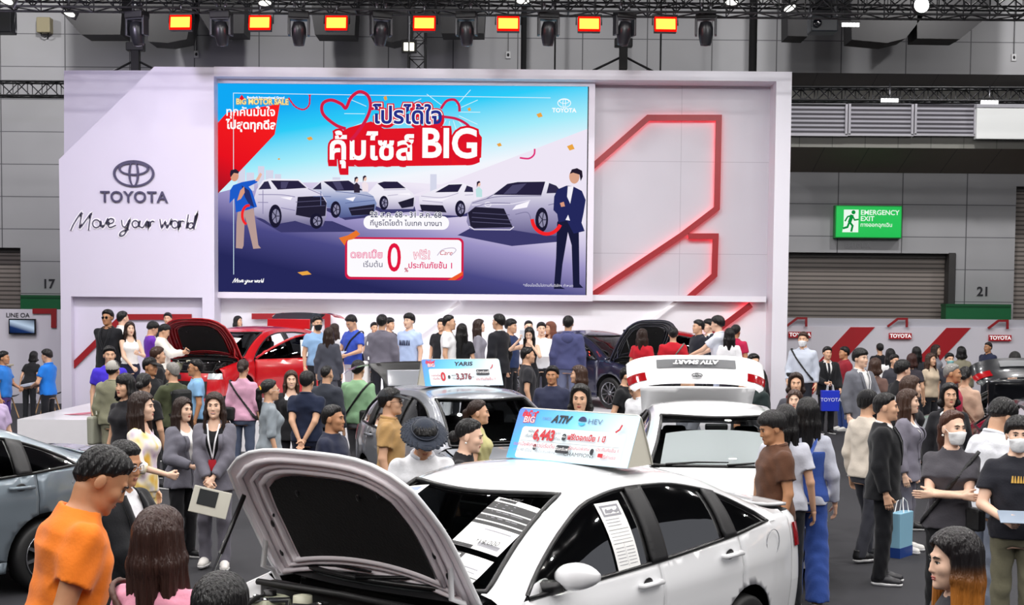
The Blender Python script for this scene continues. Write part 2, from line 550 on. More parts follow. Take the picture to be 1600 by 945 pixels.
# red light-line: raised bars with a lit strip along their inner side
def light_line(pts, Y, w, m, lit=None, side=1, gap=0.10, str_=6.0, label=None, name='light_line'):
    P = [A(x, y, Y) for x, y in pts]
    v, f = ribbon(P, w, 0)
    n = len(v)
    vs = [(p[0], Y - gap - .05, p[2]) for p in v] + [(p[0], Y - gap + .0, p[2]) for p in v]
    fs = [tuple(q) for q in f] + [tuple(i + n for i in reversed(q)) for q in f]
    for k in range(len(P) - 1):
        i, j = 2 * k, 2 * k + 2
        fs += [(i, j, j + n, i + n), (i + 1, i + 1 + n, j + 1 + n, j + 1)]
    fs += [(0, n, n + 1, 1), (2 * len(P) - 2, 2 * len(P) - 1, 2 * len(P) - 1 + n, 2 * len(P) - 2 + n)]
    o = link(name, MB().add(vs, fs).mesh(name, m))
    if lit:
        off = []
        for i in range(len(P)):
            a, b = Vector(P[max(i - 1, 0)]), Vector(P[min(i + 1, len(P) - 1)])
            t = (b - a).normalized()
            off.append((P[i][0] - t.y * side * w * .12, P[i][1] + t.x * side * w * .12))
        v, f = ribbon(off, w * .4, 0)
        vs = [(p[0], Y - gap + .012, p[2]) for p in v] + [(p[0], Y - gap + .03, p[2]) for p in v]
        fs = [tuple(q) for q in f] + [tuple(i + n for i in reversed(q)) for q in f]
        for k in range(len(P) - 1):
            i, j = 2 * k, 2 * k + 2
            fs += [(i, j, j + n, i + n), (i + 1, i + 1 + n, j + 1 + n, j + 1)]
        link('lit_strip', MB().add(vs, fs).mesh('lit_strip', glow(lit, str_)), o)
    return tag(o, label, 'light line') if label else o
wbar = 9 / ppR
light_line([(920, 266), (1012, 185), (1122, 185), (1119, 326), (1064, 368), (920, 464)], YR, wbar, redbar, '#ff2030', -1, label='red outlined light line forming the large upper angular shape beside the screen')
light_line([(1074, 369.5), (1117, 369.5), (1115, 430), (1074, 466)], YR, wbar, redbar, '#ff2030', -1, label='red outlined light line forming the small lower angular shape beside the screen')
light_line([(1172, 476), (1100, 530), (1040, 575)], YR, wbar, redbar, '#ff2030', -1, label='red slanted light line on the lower stand wall near the pier')
light_line([(719, 471), (655, 522), (560, 596)], YR, 6 / ppR, mat('#f4f2f4', .3), '#ffffff', -1, str_=2.5, label='white slanted light line on the lower wall under the screen')
light_line([(1056, 471), (1012, 505), (940, 560)], YR, 6 / ppR, mat('#f4f2f4', .3), '#ffffff', -1, str_=2.5, label='white slanted light line behind the raised dark bonnet')
light_line([(395, 494), (513, 494), (513, 600)], YR, wbar, redbar, label='red square-cornered line on the wall behind the red car')
light_line([(111, 575), (192, 495), (300, 495)], YS + .23, 9 / ppS, redbar, gap=.01, label='red angled line on the bay wall behind the raised red bonnet')

# emblem, name and slogan on the wing
ink = mat('#45405f', 0.4)
t = thing('wall_emblem', 'dark oval emblem with the company name on the lilac wing', 'emblem', at(209, 271, YS - .03))
def ell_ring(mb, cx, cy, rx, ry, w, w2=None, M=None, y0=-.02, y1=.03, n=48):
    """elliptical ring; w at the sides, w2 at top and bottom"""
    w2 = w if w2 is None else w2
    vs, fs = [], []
    for k in range(n):
        a = 2 * PI * k / n
        c, s = math.cos(a), math.sin(a)
        for (kx, ky) in ((rx, ry), (rx - w, ry - w2)):
            for y in (y0, y1):
                v = Vector((cx + kx * c, y, cy + ky * s))
                vs.append(M @ v if M else v)
    for k in range(n):
        i, j = 4 * k, 4 * ((k + 1) % n)
        fs += [(i, i + 2, j + 2, j), (i, j, j + 1, i + 1), (i + 2, i + 3, j + 3, j + 2), (i + 1, j + 1, j + 3, i + 3)]
    return mb.add(vs, fs)
def oval_emblem(mb, rx, ry, M=None, d=.02):
    ell_ring(mb, 0, 0, rx, ry, rx * .11, ry * .13, M, -d, d)
    ell_ring(mb, 0, ry * .36, rx * .74, ry * .5, rx * .10, ry * .12, M, -d * 1.2, d)
    ell_ring(mb, 0, 0, rx * .25, ry * .97, rx * .09, ry * .08, M, -d * 1.4, d)
    return mb
oval_emblem(MB(), 32 / ppS, 20.5 / ppS).build('oval_mark', ink, t)
lettering('TOYOTA', 24.5 / ppS, ink, t, (0, -.005, -37 / ppS), bold=.004, extrude=.02, sx=1.0, spacing=1.06)
def slogan_strokes():
    T = lambda L: [(x / 2.954, y / 2.954) for x, y in L]
    raw = [[(328, 150), (345, 115), (378, 68), (373, 108), (370, 138), (400, 100), (422, 72), (415, 110), (410, 148)],
           arc(446, 118, 17, 18, 60, 420, 10), [(466, 104), (475, 135), (499, 93)],
           [(500, 118), (522, 112), (525, 98), (508, 95), (498, 115), (507, 134), (536, 124)],
           [(562, 100), (566, 126), (580, 130), (598, 100), (592, 135), (572, 168), (553, 172), (560, 155), (592, 138)],
           arc(625, 118, 14, 16, 70, 430, 10), [(648, 102), (645, 126), (660, 133), (678, 105), (677, 132)],
           [(690, 105), (688, 132), (694, 112), (703, 104), (712, 107)],
           [(738, 95), (746, 135), (762, 106), (771, 135), (791, 92)], arc(806, 118, 14, 17, 70, 430, 10),
           [(828, 100), (826, 135), (831, 112), (840, 102), (849, 105)], [(869, 72), (858, 135)],
           [(890, 110), (874, 112), (868, 130), (882, 136), (895, 112), (906, 70), (894, 138)]]
    return [spline(T(r), 5) for r in raw]
def slogan(mb, cx, cz, k, w, y):
    """the handwritten slogan, centred; k = metres per photo pixel"""
    for st in slogan_strokes():
        pts = [(cx + (x - 209) * k, cz - (y - 38) * k) for x, y in st]
        v, f = ribbon(pts, w, y)
        mb.add(v, f)
    return mb
t = thing('wall_slogan', 'dark handwritten slogan with a white halo below the emblem', 'lettering', at(209, 348, YS - .02))
slogan(MB(), 0, 0, 1 / ppS, 5.5 / ppS, 0.004).build('halo', mat('#fbf9fd', .4), t)
slogan(MB(), 0, 0, 1 / ppS, 1.7 / ppS, -0.012).build('handwriting', mat('#3a3650', .4), t)

# stage the cars stand on
ST = 0.5
YF = at(27, 661, 2200 / 95).y
xs0 = at(27, 661, YF).x
stage = MB()
stage.box(((xs0 + 4.75) / 2, (YF + YR) / 2, ST / 2), (4.75 - xs0, YR - YF, ST))
stage.box((5.04, 24.6, .15), (.58, 1.3, .3))
o = struct(stage.build('floor_stage', mat('#eceaef', 0.22, vary=0.02)))
mb = MB()
def fl(pts, w):
    v, f = ribbon(pts, w, 0)
    mb.add([(p[0], p[2], ST + .004) for p in v], f)
fl([(xs0 + .55, YF + 1.0), (xs0 + 1.9, YF + 4.2), (xs0 + 4, YF + 6.5)], .28)
fl([(xs0 + .55, YF + 1.0), (xs0 + 6, YF + 1.0)], .1)
struct(mb.build('trim_floor_line', mat('#d2566e', .3), o))
# ------------------------------------------------------------------ the big LED screen and its picture
YL = YR - 0.32
ppL = 2200 / YL
scr = thing('led_screen', 'huge lit screen showing a car sale advert on the stand', 'screen', at(628, 296.3, YL))
scr.rotation_euler = (0, 0, 0)
def L(x, y):
    return ((x - 628) / ppL * .998, -(y - 296.3) / ppL)
_ly = [0.0]
def layer(step=.0012):
    _ly[0] -= step
    return _ly[0]
def poly(name, pts, col, y=None, s=1.0, parent=None):
    y = layer() if y is None else y
    m = col if isinstance(col, bpy.types.Material) else glow(col, s)
    mb = MB()
    P = [L(*p) for p in pts]
    area = sum(P[i][0] * P[(i + 1) % len(P)][1] - P[(i + 1) % len(P)][0] * P[i][1] for i in range(len(P)))
    if area < 0: P = P[::-1]
    mb.face([(x, y, z) for x, z in P])
    return mb.build(name, m, parent or scr)
def strokes(name, lines, w, col, y=None, parent=None, sm=True):
    y = layer() if y is None else y
    mb = MB()
    for ln in lines:
        v, f = ribbon([L(*p) for p in (spline(ln, 6) if sm and len(ln) > 2 else ln)], ([q / ppL for q in w] if isinstance(w, list) else w / ppL), y)
        mb.add(v, f)
    return mb.build(name, glow(col), parent or scr)
def stext(s, x, y, h, col, name='screen_lettering', bold=0, align='CENTER', sx=1, yy=None, rot=0, shear=0, parent=None):
    o = link(name, text_mesh(s, h / ppL, bold=bold / ppL, align=align, sx=sx, shear=shear), parent or scr, glow(col))
    a, b = L(x, y)
    o.location = (a, layer() if yy is None else yy, b)
    o.rotation_euler = (0, math.radians(rot), 0)
    return o
def ellp(cx, cy, rx, ry, n=20):
    return arc(cx, cy, rx, ry, 0, 360 - 360 / n, n - 1)
zc_ = 0
w, h = 576 / ppL, 322 / ppL
MB().box((0, .13, 0), (w + .06, .24, h + .06)).build('cabinet', mat('#17171a', .5), scr)
fr = MB()
for (cx, cz, ww, hh) in ((0, h / 2 + .07, w + .3, .14), (0, -h / 2 - .07, w + .3, .14), (-w / 2 - .08, 0, .14, h), (w / 2 + .08, 0, .14, h)):
    fr.box((cx, .1, cz), (ww, .3, hh))
fr.build('frame', mat('#dcd6e0', .4), scr)
sky = ramp_glow([(0, '#10a8f4'), (.25, '#2fcdf8'), (.55, '#a5ecfb'), (.85, '#f3f6fd'), (1, '#f5f0fb')], (0, h / 2), (0.4, 0))
poly('screen_sky', [(340.5, 135.4), (915.5, 135.4), (915.5, 310), (340.5, 310)], sky)
gnd = ramp_glow([(0, '#efe8f6'), (.2, '#d3cae6'), (.42, '#9d94c6'), (.7, '#4b4a86'), (1, '#26285a')], (0.5, L(0, 292)[1]), (0, L(0, 457)[1]))
poly('screen_ground', [(340.5, 304), (400, 288), (620, 284), (915.5, 300), (915.5, 457.2), (340.5, 457.2)], gnd)
poly('screen_panel', [(915.5, 200), (915.5, 302), (640, 306), (700, 284)], '#eee6f5')
for x0, x1, y in ((372, 384, 266), (386, 398, 272), (404, 414, 262), (416, 428, 268), (430, 440, 274), (520, 532, 278), (672, 682, 272)):
    P = [L(*p) for p in ((x0, 300), (x1, 300), (x1, y), (x0, y))]
    MB().face([(a, -.0052, b) for a, b in P]).build('screen_skyline', glow('#d5d7ea'), scr)
_ly[0] = -.006
poly('screen_red_band', [(340.5, 197), (356, 180), (438, 166), (430, 213), (374, 272), (340.5, 306)], ramp_glow([(0, '#fb2020'), (.6, '#e8121f'), (1, '#8c1426')], (-3.4, 2), (-4.3, -.2)))
strokes('screen_fireworks', [[(x + math.cos(a) * r0, y - math.sin(a) * r0), (x + math.cos(a) * r1, y - math.sin(a) * r1)] for x, y, n, r0, r1 in ((703, 176, 15, 14, 46), (600, 180, 16, 30, 62)) for a in [2 * PI * k / n for k in range(n)] if y - math.sin(a) * r1 > 137], .9, '#dff7fd', sm=False)
strokes('screen_thin_line', [[(858, 153), (366, 150), (366, 430)]], 1.0, '#d9f1fb', sm=False)
# advert cars
def ad_car(body, screen_, side, grille, lamp, wheels, col, dark, shade):
    b = poly('screen_car', body, ramp_glow([(0, dark), (.45, col), (1, '#f4f1fa')], L(0, max(p[1] for p in body)), L(0, min(p[1] for p in body))))
    y = _ly[0]
    poly('windshield', screen_, '#27223f', y - .0006, parent=b)
    if side: poly('side_window', side, '#2f2b49', y - .0006, parent=b)
    if grille: poly('grille', grille, '#221f33', y - .0006, parent=b)
    for l in lamp: poly('headlamp', l, '#fbf7ff', y - .0007, parent=b)
    for cx, cy, rx, ry in wheels:
        wl = poly('wheel', ellp(cx, cy, rx, ry), '#1b1930', y - .0008, parent=b)
        poly('wheel_rim', ellp(cx + 1, cy, rx * .6, ry * .62, 14), '#8e8ba8', y - .0012, parent=b)
    poly('car_shadow', shade, '#3c3a6b', y + .0004, parent=b)
    layer(.0016)
ad_car([(575, 302), (590, 286), (600, 283), (622, 283), (634, 293), (646, 302), (650, 314), (646, 326), (600, 327), (578, 318)], [(590, 287), (600, 284), (621, 284), (634, 294), (600, 295)], None,
       [(622, 316), (647, 308), (646, 322), (628, 325)], [[(620, 303), (640, 301), (642, 305)]], [(600, 317, 7, 11)], '#ece8f4', '#a9a3c2', [(575, 322), (600, 334), (650, 330), (648, 322)])
ad_car([(655, 307), (662, 303), (690, 291), (702, 286), (722, 285), (738, 291), (741, 306), (739, 326), (720, 336), (665, 334), (655, 323)], [(680, 300), (701, 288), (722, 287), (715, 299)], [(725, 299), (729, 289), (738, 292), (739, 299)],
       [(656, 319), (692, 320), (698, 331), (659, 329)], [[(657, 311), (690, 313), (705, 307), (690, 310)]], [(719, 325, 8, 13)], '#e9e4f2', '#a49cc0', [(652, 328), (690, 340), (745, 335), (740, 325)])
ad_car([(484, 302), (488, 296), (502, 284), (512, 282), (545, 282), (560, 288), (570, 298), (584, 307), (589, 318), (585, 334), (560, 338), (532, 341), (520, 326), (488, 322)], [(506, 285), (545, 283), (568, 298), (525, 299)], [(489, 297), (502, 286), (503, 297)],
       [(545, 325), (586, 319), (584, 335), (550, 337)], [[(540, 311), (556, 308), (552, 315)]], [(525, 328, 8, 13)], '#8796c2', '#4b5488', [(500, 325), (540, 344), (592, 338), (585, 330)])
ad_car([(398, 312), (402, 298), (412, 284), (422, 281), (468, 282), (481, 294), (503, 303), (511, 316), (511, 338), (505, 354), (488, 354), (462, 346), (440, 350), (430, 356), (415, 345), (398, 338)], [(424, 284), (467, 284), (480, 295), (435, 298)], [(405, 298), (414, 286), (420, 285), (425, 297)],
       [(463, 337), (466, 309), (504, 307), (511, 318), (509, 338), (485, 341)], [[(439, 310), (458, 309), (455, 314)]], [(431, 339, 10, 18), (495, 346, 10, 12)], '#c9c3dd', '#5a5683', [(400, 342), (440, 364), (560, 362), (520, 346)])
ad_car([(729, 345), (731, 328), (737, 314), (768, 303), (788, 288), (805, 282), (852, 281), (870, 287), (884, 301), (886, 345), (868, 366), (846, 364), (800, 357), (735, 357)], [(770, 303), (792, 286), (808, 283), (851, 282), (845, 303)], [(853, 300), (857, 284), (868, 288), (878, 299)],
       [(735, 351), (731, 331), (742, 322), (787, 324), (801, 353), (740, 355)], [[(800, 326), (806, 319), (827, 312), (823, 322)]], [(846, 341, 10, 19)], '#a8a2c4', '#5e5988', [(715, 366), (800, 382), (880, 374), (880, 355), (735, 355)])
strokes('screen_emblem', [ellp(762, 318, 5, 3.4, 12) + [(767, 318)]], 1.2, '#f0ecf6', sm=False)
strokes('screen_chrome', [[(733, 352), (741, 357), (797, 357), (803, 352)], [(737, 319), (800, 317), (828, 311)]], 1.4, '#e7e2f2', sm=False)
# body creases, reflections and wheel spokes of the advert cars
strokes('car_crease', [[(738, 316), (770, 307), (800, 305), (845, 304)], [(742, 322), (765, 316), (797, 316)], [(805, 333), (824, 330), (830, 345)], [(856, 318), (884, 312)], [(770, 303), (760, 309)]], 1.1, '#7a749a')
strokes('car_crease', [[(405, 306), (440, 306), (462, 309)], [(482, 296), (503, 305)], [(404, 318), (420, 318)], [(412, 299), (412, 336)], [(440, 326), (462, 330)]], 1.1, '#8780a8')
strokes('car_crease', [[(525, 300), (555, 303), (584, 308)], [(490, 308), (518, 308)], [(502, 300), (502, 322)], [(540, 318), (586, 313)]], 1.0, '#5c6a9c')
strokes('car_crease', [[(658, 306), (690, 308), (716, 301)], [(660, 313), (692, 316)], [(726, 304), (739, 303)], [(600, 297), (634, 296)], [(606, 306), (622, 304)]], 1.0, '#b3acc6')
strokes('car_bar', [[(463, 317), (508, 314)], [(464, 325), (509, 322)], [(738, 331), (796, 334)], [(737, 338), (799, 342)], [(737, 345), (800, 348)], [(548, 329), (584, 325)]], .9, '#5b5878', sm=False)
for cx, cy, rx, ry in ((846, 341, 10, 19), (431, 339, 10, 18), (495, 346, 10, 12), (525, 328, 8, 13), (719, 325, 8, 13), (600, 317, 7, 11)):
    strokes('wheel_spoke', [[(cx + 1, cy), (cx + 1 + rx * .6 * math.cos(q * 1.2566), cy + ry * .62 * math.sin(q * 1.2566))] for q in range(5)], 1.3, '#2a2840', sm=False)
for pts in ([(800, 288), (822, 285), (806, 301), (786, 302)], [(440, 286), (452, 286), (448, 296), (440, 296)], [(520, 285), (532, 285), (538, 297), (528, 298)]):
    poly('glass_shine', pts, '#4a4668')
# advert people
skin_s, navy_s = '#d99a80', '#24285c'
def ad_man(name, parts):
    root = None
    for nm, pts, c in parts:
        o = poly(nm if root else name, pts, c, parent=root)
        root = root or o
ad_man('screen_person', [('x', [(376, 300), (386, 298), (398, 330), (405, 384), (409, 389), (397, 390), (390, 360), (384, 340), (382, 385), (380, 390), (370, 389), (371, 350)], '#b79a95'),
    ('jacket', [(361, 300), (366, 292), (380, 287), (402, 283), (404, 287), (390, 294), (395, 300), (403, 325), (388, 330), (378, 332), (370, 334), (368, 312), (360, 320)], '#1e5bc9'),
    ('shirt_front', [(379, 292), (384, 310), (391, 322), (399, 326), (391, 300)], '#27306c'),
    ('face', ellp(368, 277, 6.5, 9), skin_s), ('hair_shape', [(361, 275), (362, 269), (370, 267), (375, 271), (374, 274), (367, 273), (362, 280)], '#2a1f33'),
    ('hand', [(377, 300), (383, 294), (384, 303), (378, 313), (372, 316)], skin_s), ('hand', [(400, 285), (408, 272), (411, 275), (405, 286)], '#eab7a4')])
strokes('screen_hoop', [arc(390, 338, 10, 15, 110, 280, 12)], 4, '#f5262b', sm=False)
ad_man('screen_person', [('x', [(870, 345), (876, 335), (900, 335), (904, 360), (906, 440), (912, 446), (896, 446), (893, 380), (887, 360), (879, 410), (876, 444), (884, 448), (866, 448), (869, 400)], '#1a1c3a'),
    ('jacket', [(865, 305), (870, 294), (884, 288), (894, 289), (908, 296), (914, 310), (911, 330), (908, 345), (913, 358), (896, 362), (885, 342), (872, 345), (870, 332), (864, 326)], navy_s),
    ('shirt_front', [(886, 289), (895, 289), (890, 316), (885, 305)], '#f4f1fa'), ('face', ellp(896, 274, 8, 11), '#d9a489'),
    ('hair_shape', [(889, 270), (892, 263), (900, 261), (908, 265), (909, 274), (906, 281), (904, 271), (894, 268)], '#241c2c'),
    ('hand', [(874, 315), (880, 313), (882, 320), (876, 321)], skin_s), ('shirt_hem', [(883, 341), (887, 333), (890, 342)], '#f4f1fa')])
strokes('screen_hoop', [arc(854, 338, 23, 25, 25, 175, 16)], 5.5, '#f5262b', sm=False)
for px_, py_, c in ((558, 282, '#30283a'), (571, 280, '#f2e4ea'), (748, 287, '#bfe3e4')):
    o = poly('screen_person', [(px_ - 4, py_ + 20), (px_ - 5, py_ + 8), (px_, py_ + 4), (px_ + 5, py_ + 9), (px_ + 5, py_ + 20)], c)
    poly('face', ellp(px_, py_, 2.6, 4, 10), '#efc5b4', parent=o)
    poly('hair_shape', [(px_ - 3.4, py_ + 6), (px_ - 3.4, py_ - 3), (px_, py_ - 5), (px_ + 2.5, py_ - 3), (px_ - 1, py_ - 1)], '#2a2034', parent=o)
# ribbons and confetti
strokes('screen_ribbon', [[(452, 157), (462, 170), (475, 175), (484, 168), (485, 152)]], [2, 3] * 12 + [5], '#d8274f')
heart = [(541, 204), (525, 198), (506, 182), (505, 166), (518, 160), (534, 166), (541, 172), (549, 156), (562, 147), (575, 153), (579, 170), (572, 190), (557, 212), (548, 222)]
strokes('screen_ribbon', [heart], 5, '#d41f47')
strokes('screen_ribbon', [[(688, 172), (697, 160), (709, 158), (716, 166), (717, 176)], [(692, 184), (712, 187), (728, 195), (736, 204)]], 4, '#cf2350')
strokes('screen_ribbon', [[(811, 246), (825, 247), (833, 241), (834, 232)]], 2.6, '#e0327a')
cf = MB()
for x, y, w_, h_ in ((485, 219, 5, 3), (437, 251, 2, 1.5), (602, 156, 3, 4), (841, 180, 5, 4), (779, 226, 4, 3), (890, 229, 6, 5), (477, 427, 11, 3.5), (732, 172, 3, 3)):
    a = [L(x - w_, y - h_ * .3), L(x - w_ * .3, y + h_), L(x + w_, y + h_ * .5), L(x + w_ * .4, y - h_)]
    cf.face([(p[0], -.05, p[1]) for p in a])
cf.build('screen_confetti', glow('#eaa645'), scr)
_ly[0] = -.052
# headline with its red block shadow
def headline(s, x, y, h, fill, bold, edge, rim, drop, dropc, sx=1.0):
    yy = layer(.002)
    for k in range(1, drop + 1, 2):
        stext(s, x + k * .15, y + k, h, dropc, bold=edge, yy=yy - .0001 * (drop - k), sx=sx)
    layer(.003)
    stext(s, x, y, h, dropc, bold=edge, sx=sx)
    if rim: stext(s, x, y, h, '#ffffff', bold=rim, sx=sx)
    layer()
    stext(s, x, y, h, fill, bold=bold, sx=sx)
poly('screen_red_block', [(526, 212), (545, 202), (580, 192), (600, 203), (690, 200), (700, 214), (745, 206), (752, 215), (751, 246), (728, 258), (560, 262), (528, 246)], '#e31626')
headline('โปรได้ใจ', 637, 184, 35, '#27318a', .9, 4.2, 2.4, 4, '#e0182c', .98)
headline('คุ้มไซส์', 580, 235, 50, '#ffffff', 1.4, 4.6, 0, 8, '#dd1428', 1.0)
headline('BIG', 702, 227, 63, '#ffffff', 1.6, 5.0, 0, 8, '#dd1428', .92)
stext('ทุกคันมั่นใจ', 355, 180, 17.5, '#ffffff', bold=.35, align='LEFT', sx=.98)
stext('ไปสุดทุกดีล', 356, 200, 17.5, '#ffffff', bold=.6, align='LEFT', sx=.98)
stext('Bangkok International Grand', 388, 157.5, 5.2, '#ffffff', bold=.25, align='LEFT', sx=.95)
stext('BIG MOTOR SALE', 371, 164, 12, '#c58b2c', bold=.9, align='LEFT', sx=.86)
stext('BIG MOTOR SALE', 371, 164, 12, '#fff3a8', bold=.2, align='LEFT', sx=.86)
poly('screen_drop_mark', [(380, 153), (384, 159), (380, 162), (376, 159)], '#e3182c')
o = oval_emblem(MB(), 10.5 / ppL, 7 / ppL, d=.001).build('screen_emblem', glow('#ffffff'), scr)
o.location = (L(879, 161.5)[0], layer(.003), L(879, 161.5)[1])
stext('TOYOTA', 879, 173, 9, '#ffffff', bold=.3)
# date capsule, offer box
def rrect(x0, y0, x1, y1, r):
    return arc(x1 - r, y0 + r, r, r, -90, 0, 5) + arc(x1 - r, y1 - r, r, r, 0, 90, 5) + arc(x0 + r, y1 - r, r, r, 90, 180, 5) + arc(x0 + r, y0 + r, r, r, 180, 270, 5)
poly('screen_capsule', rrect(569, 337, 702, 358, 10), '#fdfbff')
stext('22 ส.ค. 68 - 31 ส.ค. 68', 635, 336, 12, '#ffffff', bold=.9)
stext('22 ส.ค. 68 - 31 ส.ค. 68', 635, 336, 12, '#35345c', bold=.15)
stext('ที่บูธโตโยต้า ไบเทค บางนา', 635, 349, 11, '#35345c', bold=.1)
poly('screen_box_edge', rrect(540.5, 370.5, 725, 436, 8), '#cf1d48')
poly('screen_box', rrect(544, 373.5, 721.5, 432, 6), '#fdfbff')
stext('ดอกเบี้ย', 574, 398, 15.5, '#e5327a', bold=.55)
stext('ดอกเบี้ย', 574, 398, 15.5, '#ffe3ef', bold=-.1)
stext('เริ่มต้น', 584, 413, 12, '#3a3560')
stext('0', 617, 404, 62, '#e3173f', bold=.5, sx=.74)
stext('%', 636, 421, 9, '#c22a52', bold=.2)
stext('ฟรี!', 660, 398, 19, '#e0246a', bold=.55)
stext('ฟรี!', 660, 398, 19, '#fff1f7', bold=0)
stext('Care', 697, 394, 10, '#c8344f', shear=.3)
strokes('screen_swoosh', [[(684, 398), (692, 389), (708, 386), (713, 390), (705, 398)]], 1, '#b9a9c4')
stext('ประกันภัยชั้น 1', 674, 414, 12.5, '#e0246a', bold=.2, sx=.98)
poly('screen_bow', [(531, 372), (545, 368), (558, 360), (564, 366), (553, 374), (543, 376), (540, 384)], '#e9762c')
poly('screen_bow', [(700, 436), (724, 422), (724, 428), (712, 436)], '#ee5a2c')
sl = slogan(MB(), 0, 0, .29 / ppL * .85, 1.1 / ppL, 0).build('screen_slogan', glow('#ffffff'), scr)
sl.location = (L(390, 440)[0], layer(), L(390, 440)[1])
stext('*เงื่อนไขเป็นไปตามที่บริษัทฯ กำหนด', 857, 443, 5.6, '#e6e4f2')
# ------------------------------------------------------------------ trusses and lamps overhead
blk = mat('#1b1b1e', 0.45, metal=0.3)
blk2 = mat('#111113', 0.6)
steel = mat('#77777c', 0.35, metal=0.9)
def truss(name, label, p0, p1, w, h, bay, r=.025, m=None):
    """box truss from p0 to p1 (centre line), w deep and h high"""
    p0, p1 = Vector(p0), Vector(p1)
    ln = (p1 - p0).length
    t = (p1 - p0).normalized()
    side = Vector((0, 1, 0)) if abs(t.y) < .7 else Vector((1, 0, 0))
    up = side.cross(t).normalized() if abs(t.z) > .7 else Vector((0, 0, 1))
    o = thing(name, label, 'truss', p0)
    cs = [side * (a * w / 2) + up * (b * h / 2) for a, b in ((-1, -1), (1, -1), (1, 1), (-1, 1))]
    for c in cs:
        MB().tube([c, c + t * ln], r, 8).build('chord', m or blk, o)
    lat = MB()
    n = max(2, round(ln / bay))
    for k in range(n):
        a, b = t * (ln * k / n), t * (ln * (k + 1) / n)
        for i in range(4):
            j = (i + 1) % 4
            c, d = (cs[i], cs[j]) if k % 2 else (cs[j], cs[i])
            lat.tube([a + c, b + d], r * .6, 5)
            lat.tube([a + cs[i], a + cs[j]], r * .5, 5)
    lat.build('lattice', m or blk, o)
    return o
YT = 29.5
zc0 = at(800, 22, YT).z
truss('lighting_truss', 'long black lighting truss across the top carrying red lamps', (-16.5, YT, zc0 + .27), (16.5, YT, zc0 + .27), .5, .5, .55, m=steel if False else blk)
truss('lighting_truss', 'second black lattice truss running behind the lamp truss', (-17, YT + 3.4, at(800, 8, YT + 3.4).z + .25), (17, YT + 3.4, at(800, 8, YT + 3.4).z + .25), .45, .45, .6)
a, b = at(-20, 139, 36.5), at(101, 140, 36.5)
truss('side_truss', 'short black truss meeting the lilac wing panel', (a.x - 3, 36.5, b.z), (b.x + .6, 36.5, b.z), .36, .36, .38)
a, b = at(1235, 148, 36.4), at(1640, 149, 36.4)
truss('side_truss', 'black lattice truss above the air louvres', (a.x - .4, 36.4, a.z), (b.x, 36.4, b.z), .36, .33, .36, r=.03)
a, b = at(652, 55, 36), at(652, 112, 36)
truss('tower_truss', 'dark upright lattice mast rising behind the screen wall', (a.x, 36, 5.5), (a.x, 36, 11.5), .42, .42, .4)
for k, (px_, w_) in enumerate(((818, .16), (867, .05), (1032, .05), (1176, .22))):
    p = at(px_, 100, 38.5)
    tag(MB().tube([(p.x, 38.5, 0), (p.x, 38.5, 12.6)], w_ / 2, 10).build('drain_pipe', blk2), ('thick dark pipe on the hall wall above the screen', 'thin dark pipe next to the thick one above the screen', 'thin dark pipe near the last red lamp', 'broad dark pipe behind the corner of the stand')[k], 'pipe')
def hang(o, x, z0, z1):
    MB().tube([(0, 0, z0), (0, 0, z1)], .018, 6).build('clamp', steel, o)
ords = ('first', 'second', 'third', 'fourth', 'fifth', 'sixth', 'seventh', 'eighth')
for k, px_ in enumerate((282, 406, 525.5, 663, 794, 920.5, 1040)):
    p = at(px_, 35 + k * .5, YT - .35)
    o = thing('wash_panel', ords[k] + ' glowing red lamp panel along the truss, counted from the emblem wing', 'lamp', p, group='red lamp panels on the truss')
    o.rotation_euler = (math.radians(-8), 0, math.radians((k * 37) % 9 - 4))
    MB().box((0, .07, 0), (.46, .12, .31)).build('housing', blk2, o, bevel=.01)
    MB().box((0, -.004, 0), (.41, .03, .22)).build('lamp_face', glow('#ffd257', 1.6), o)
    rim = MB()
    for cx, cz, ww, hh in ((0, .13, .45, .04), (0, -.13, .45, .04), (-.215, 0, .03, .22), (.215, 0, .03, .22)):
        rim.box((cx, -.006, cz), (ww, .03, hh))
    rim.build('lamp_rim', glow('#ff1208', 1.3), o)
    yk = MB().tube([(-.26, .07, 0), (-.26, .07, .22), (.26, .07, .22), (.26, .07, 0)], .014, 6); yk.build('yoke', blk, o)
    hang(o, 0, .22, .36)
    Lr = bpy.data.lights.new('wash_light', 'AREA'); Lr.size = .35; Lr.energy = 5; Lr.color = (1, .05, .03)
    lo = bpy.data.objects.new('wash_light', Lr); COL.objects.link(lo); lo.location = (p.x, p.y - .1, p.z - .05); lo.rotation_euler = (math.radians(60), 0, 0)
lensm = mat('#3a1214', .1, coat=1)
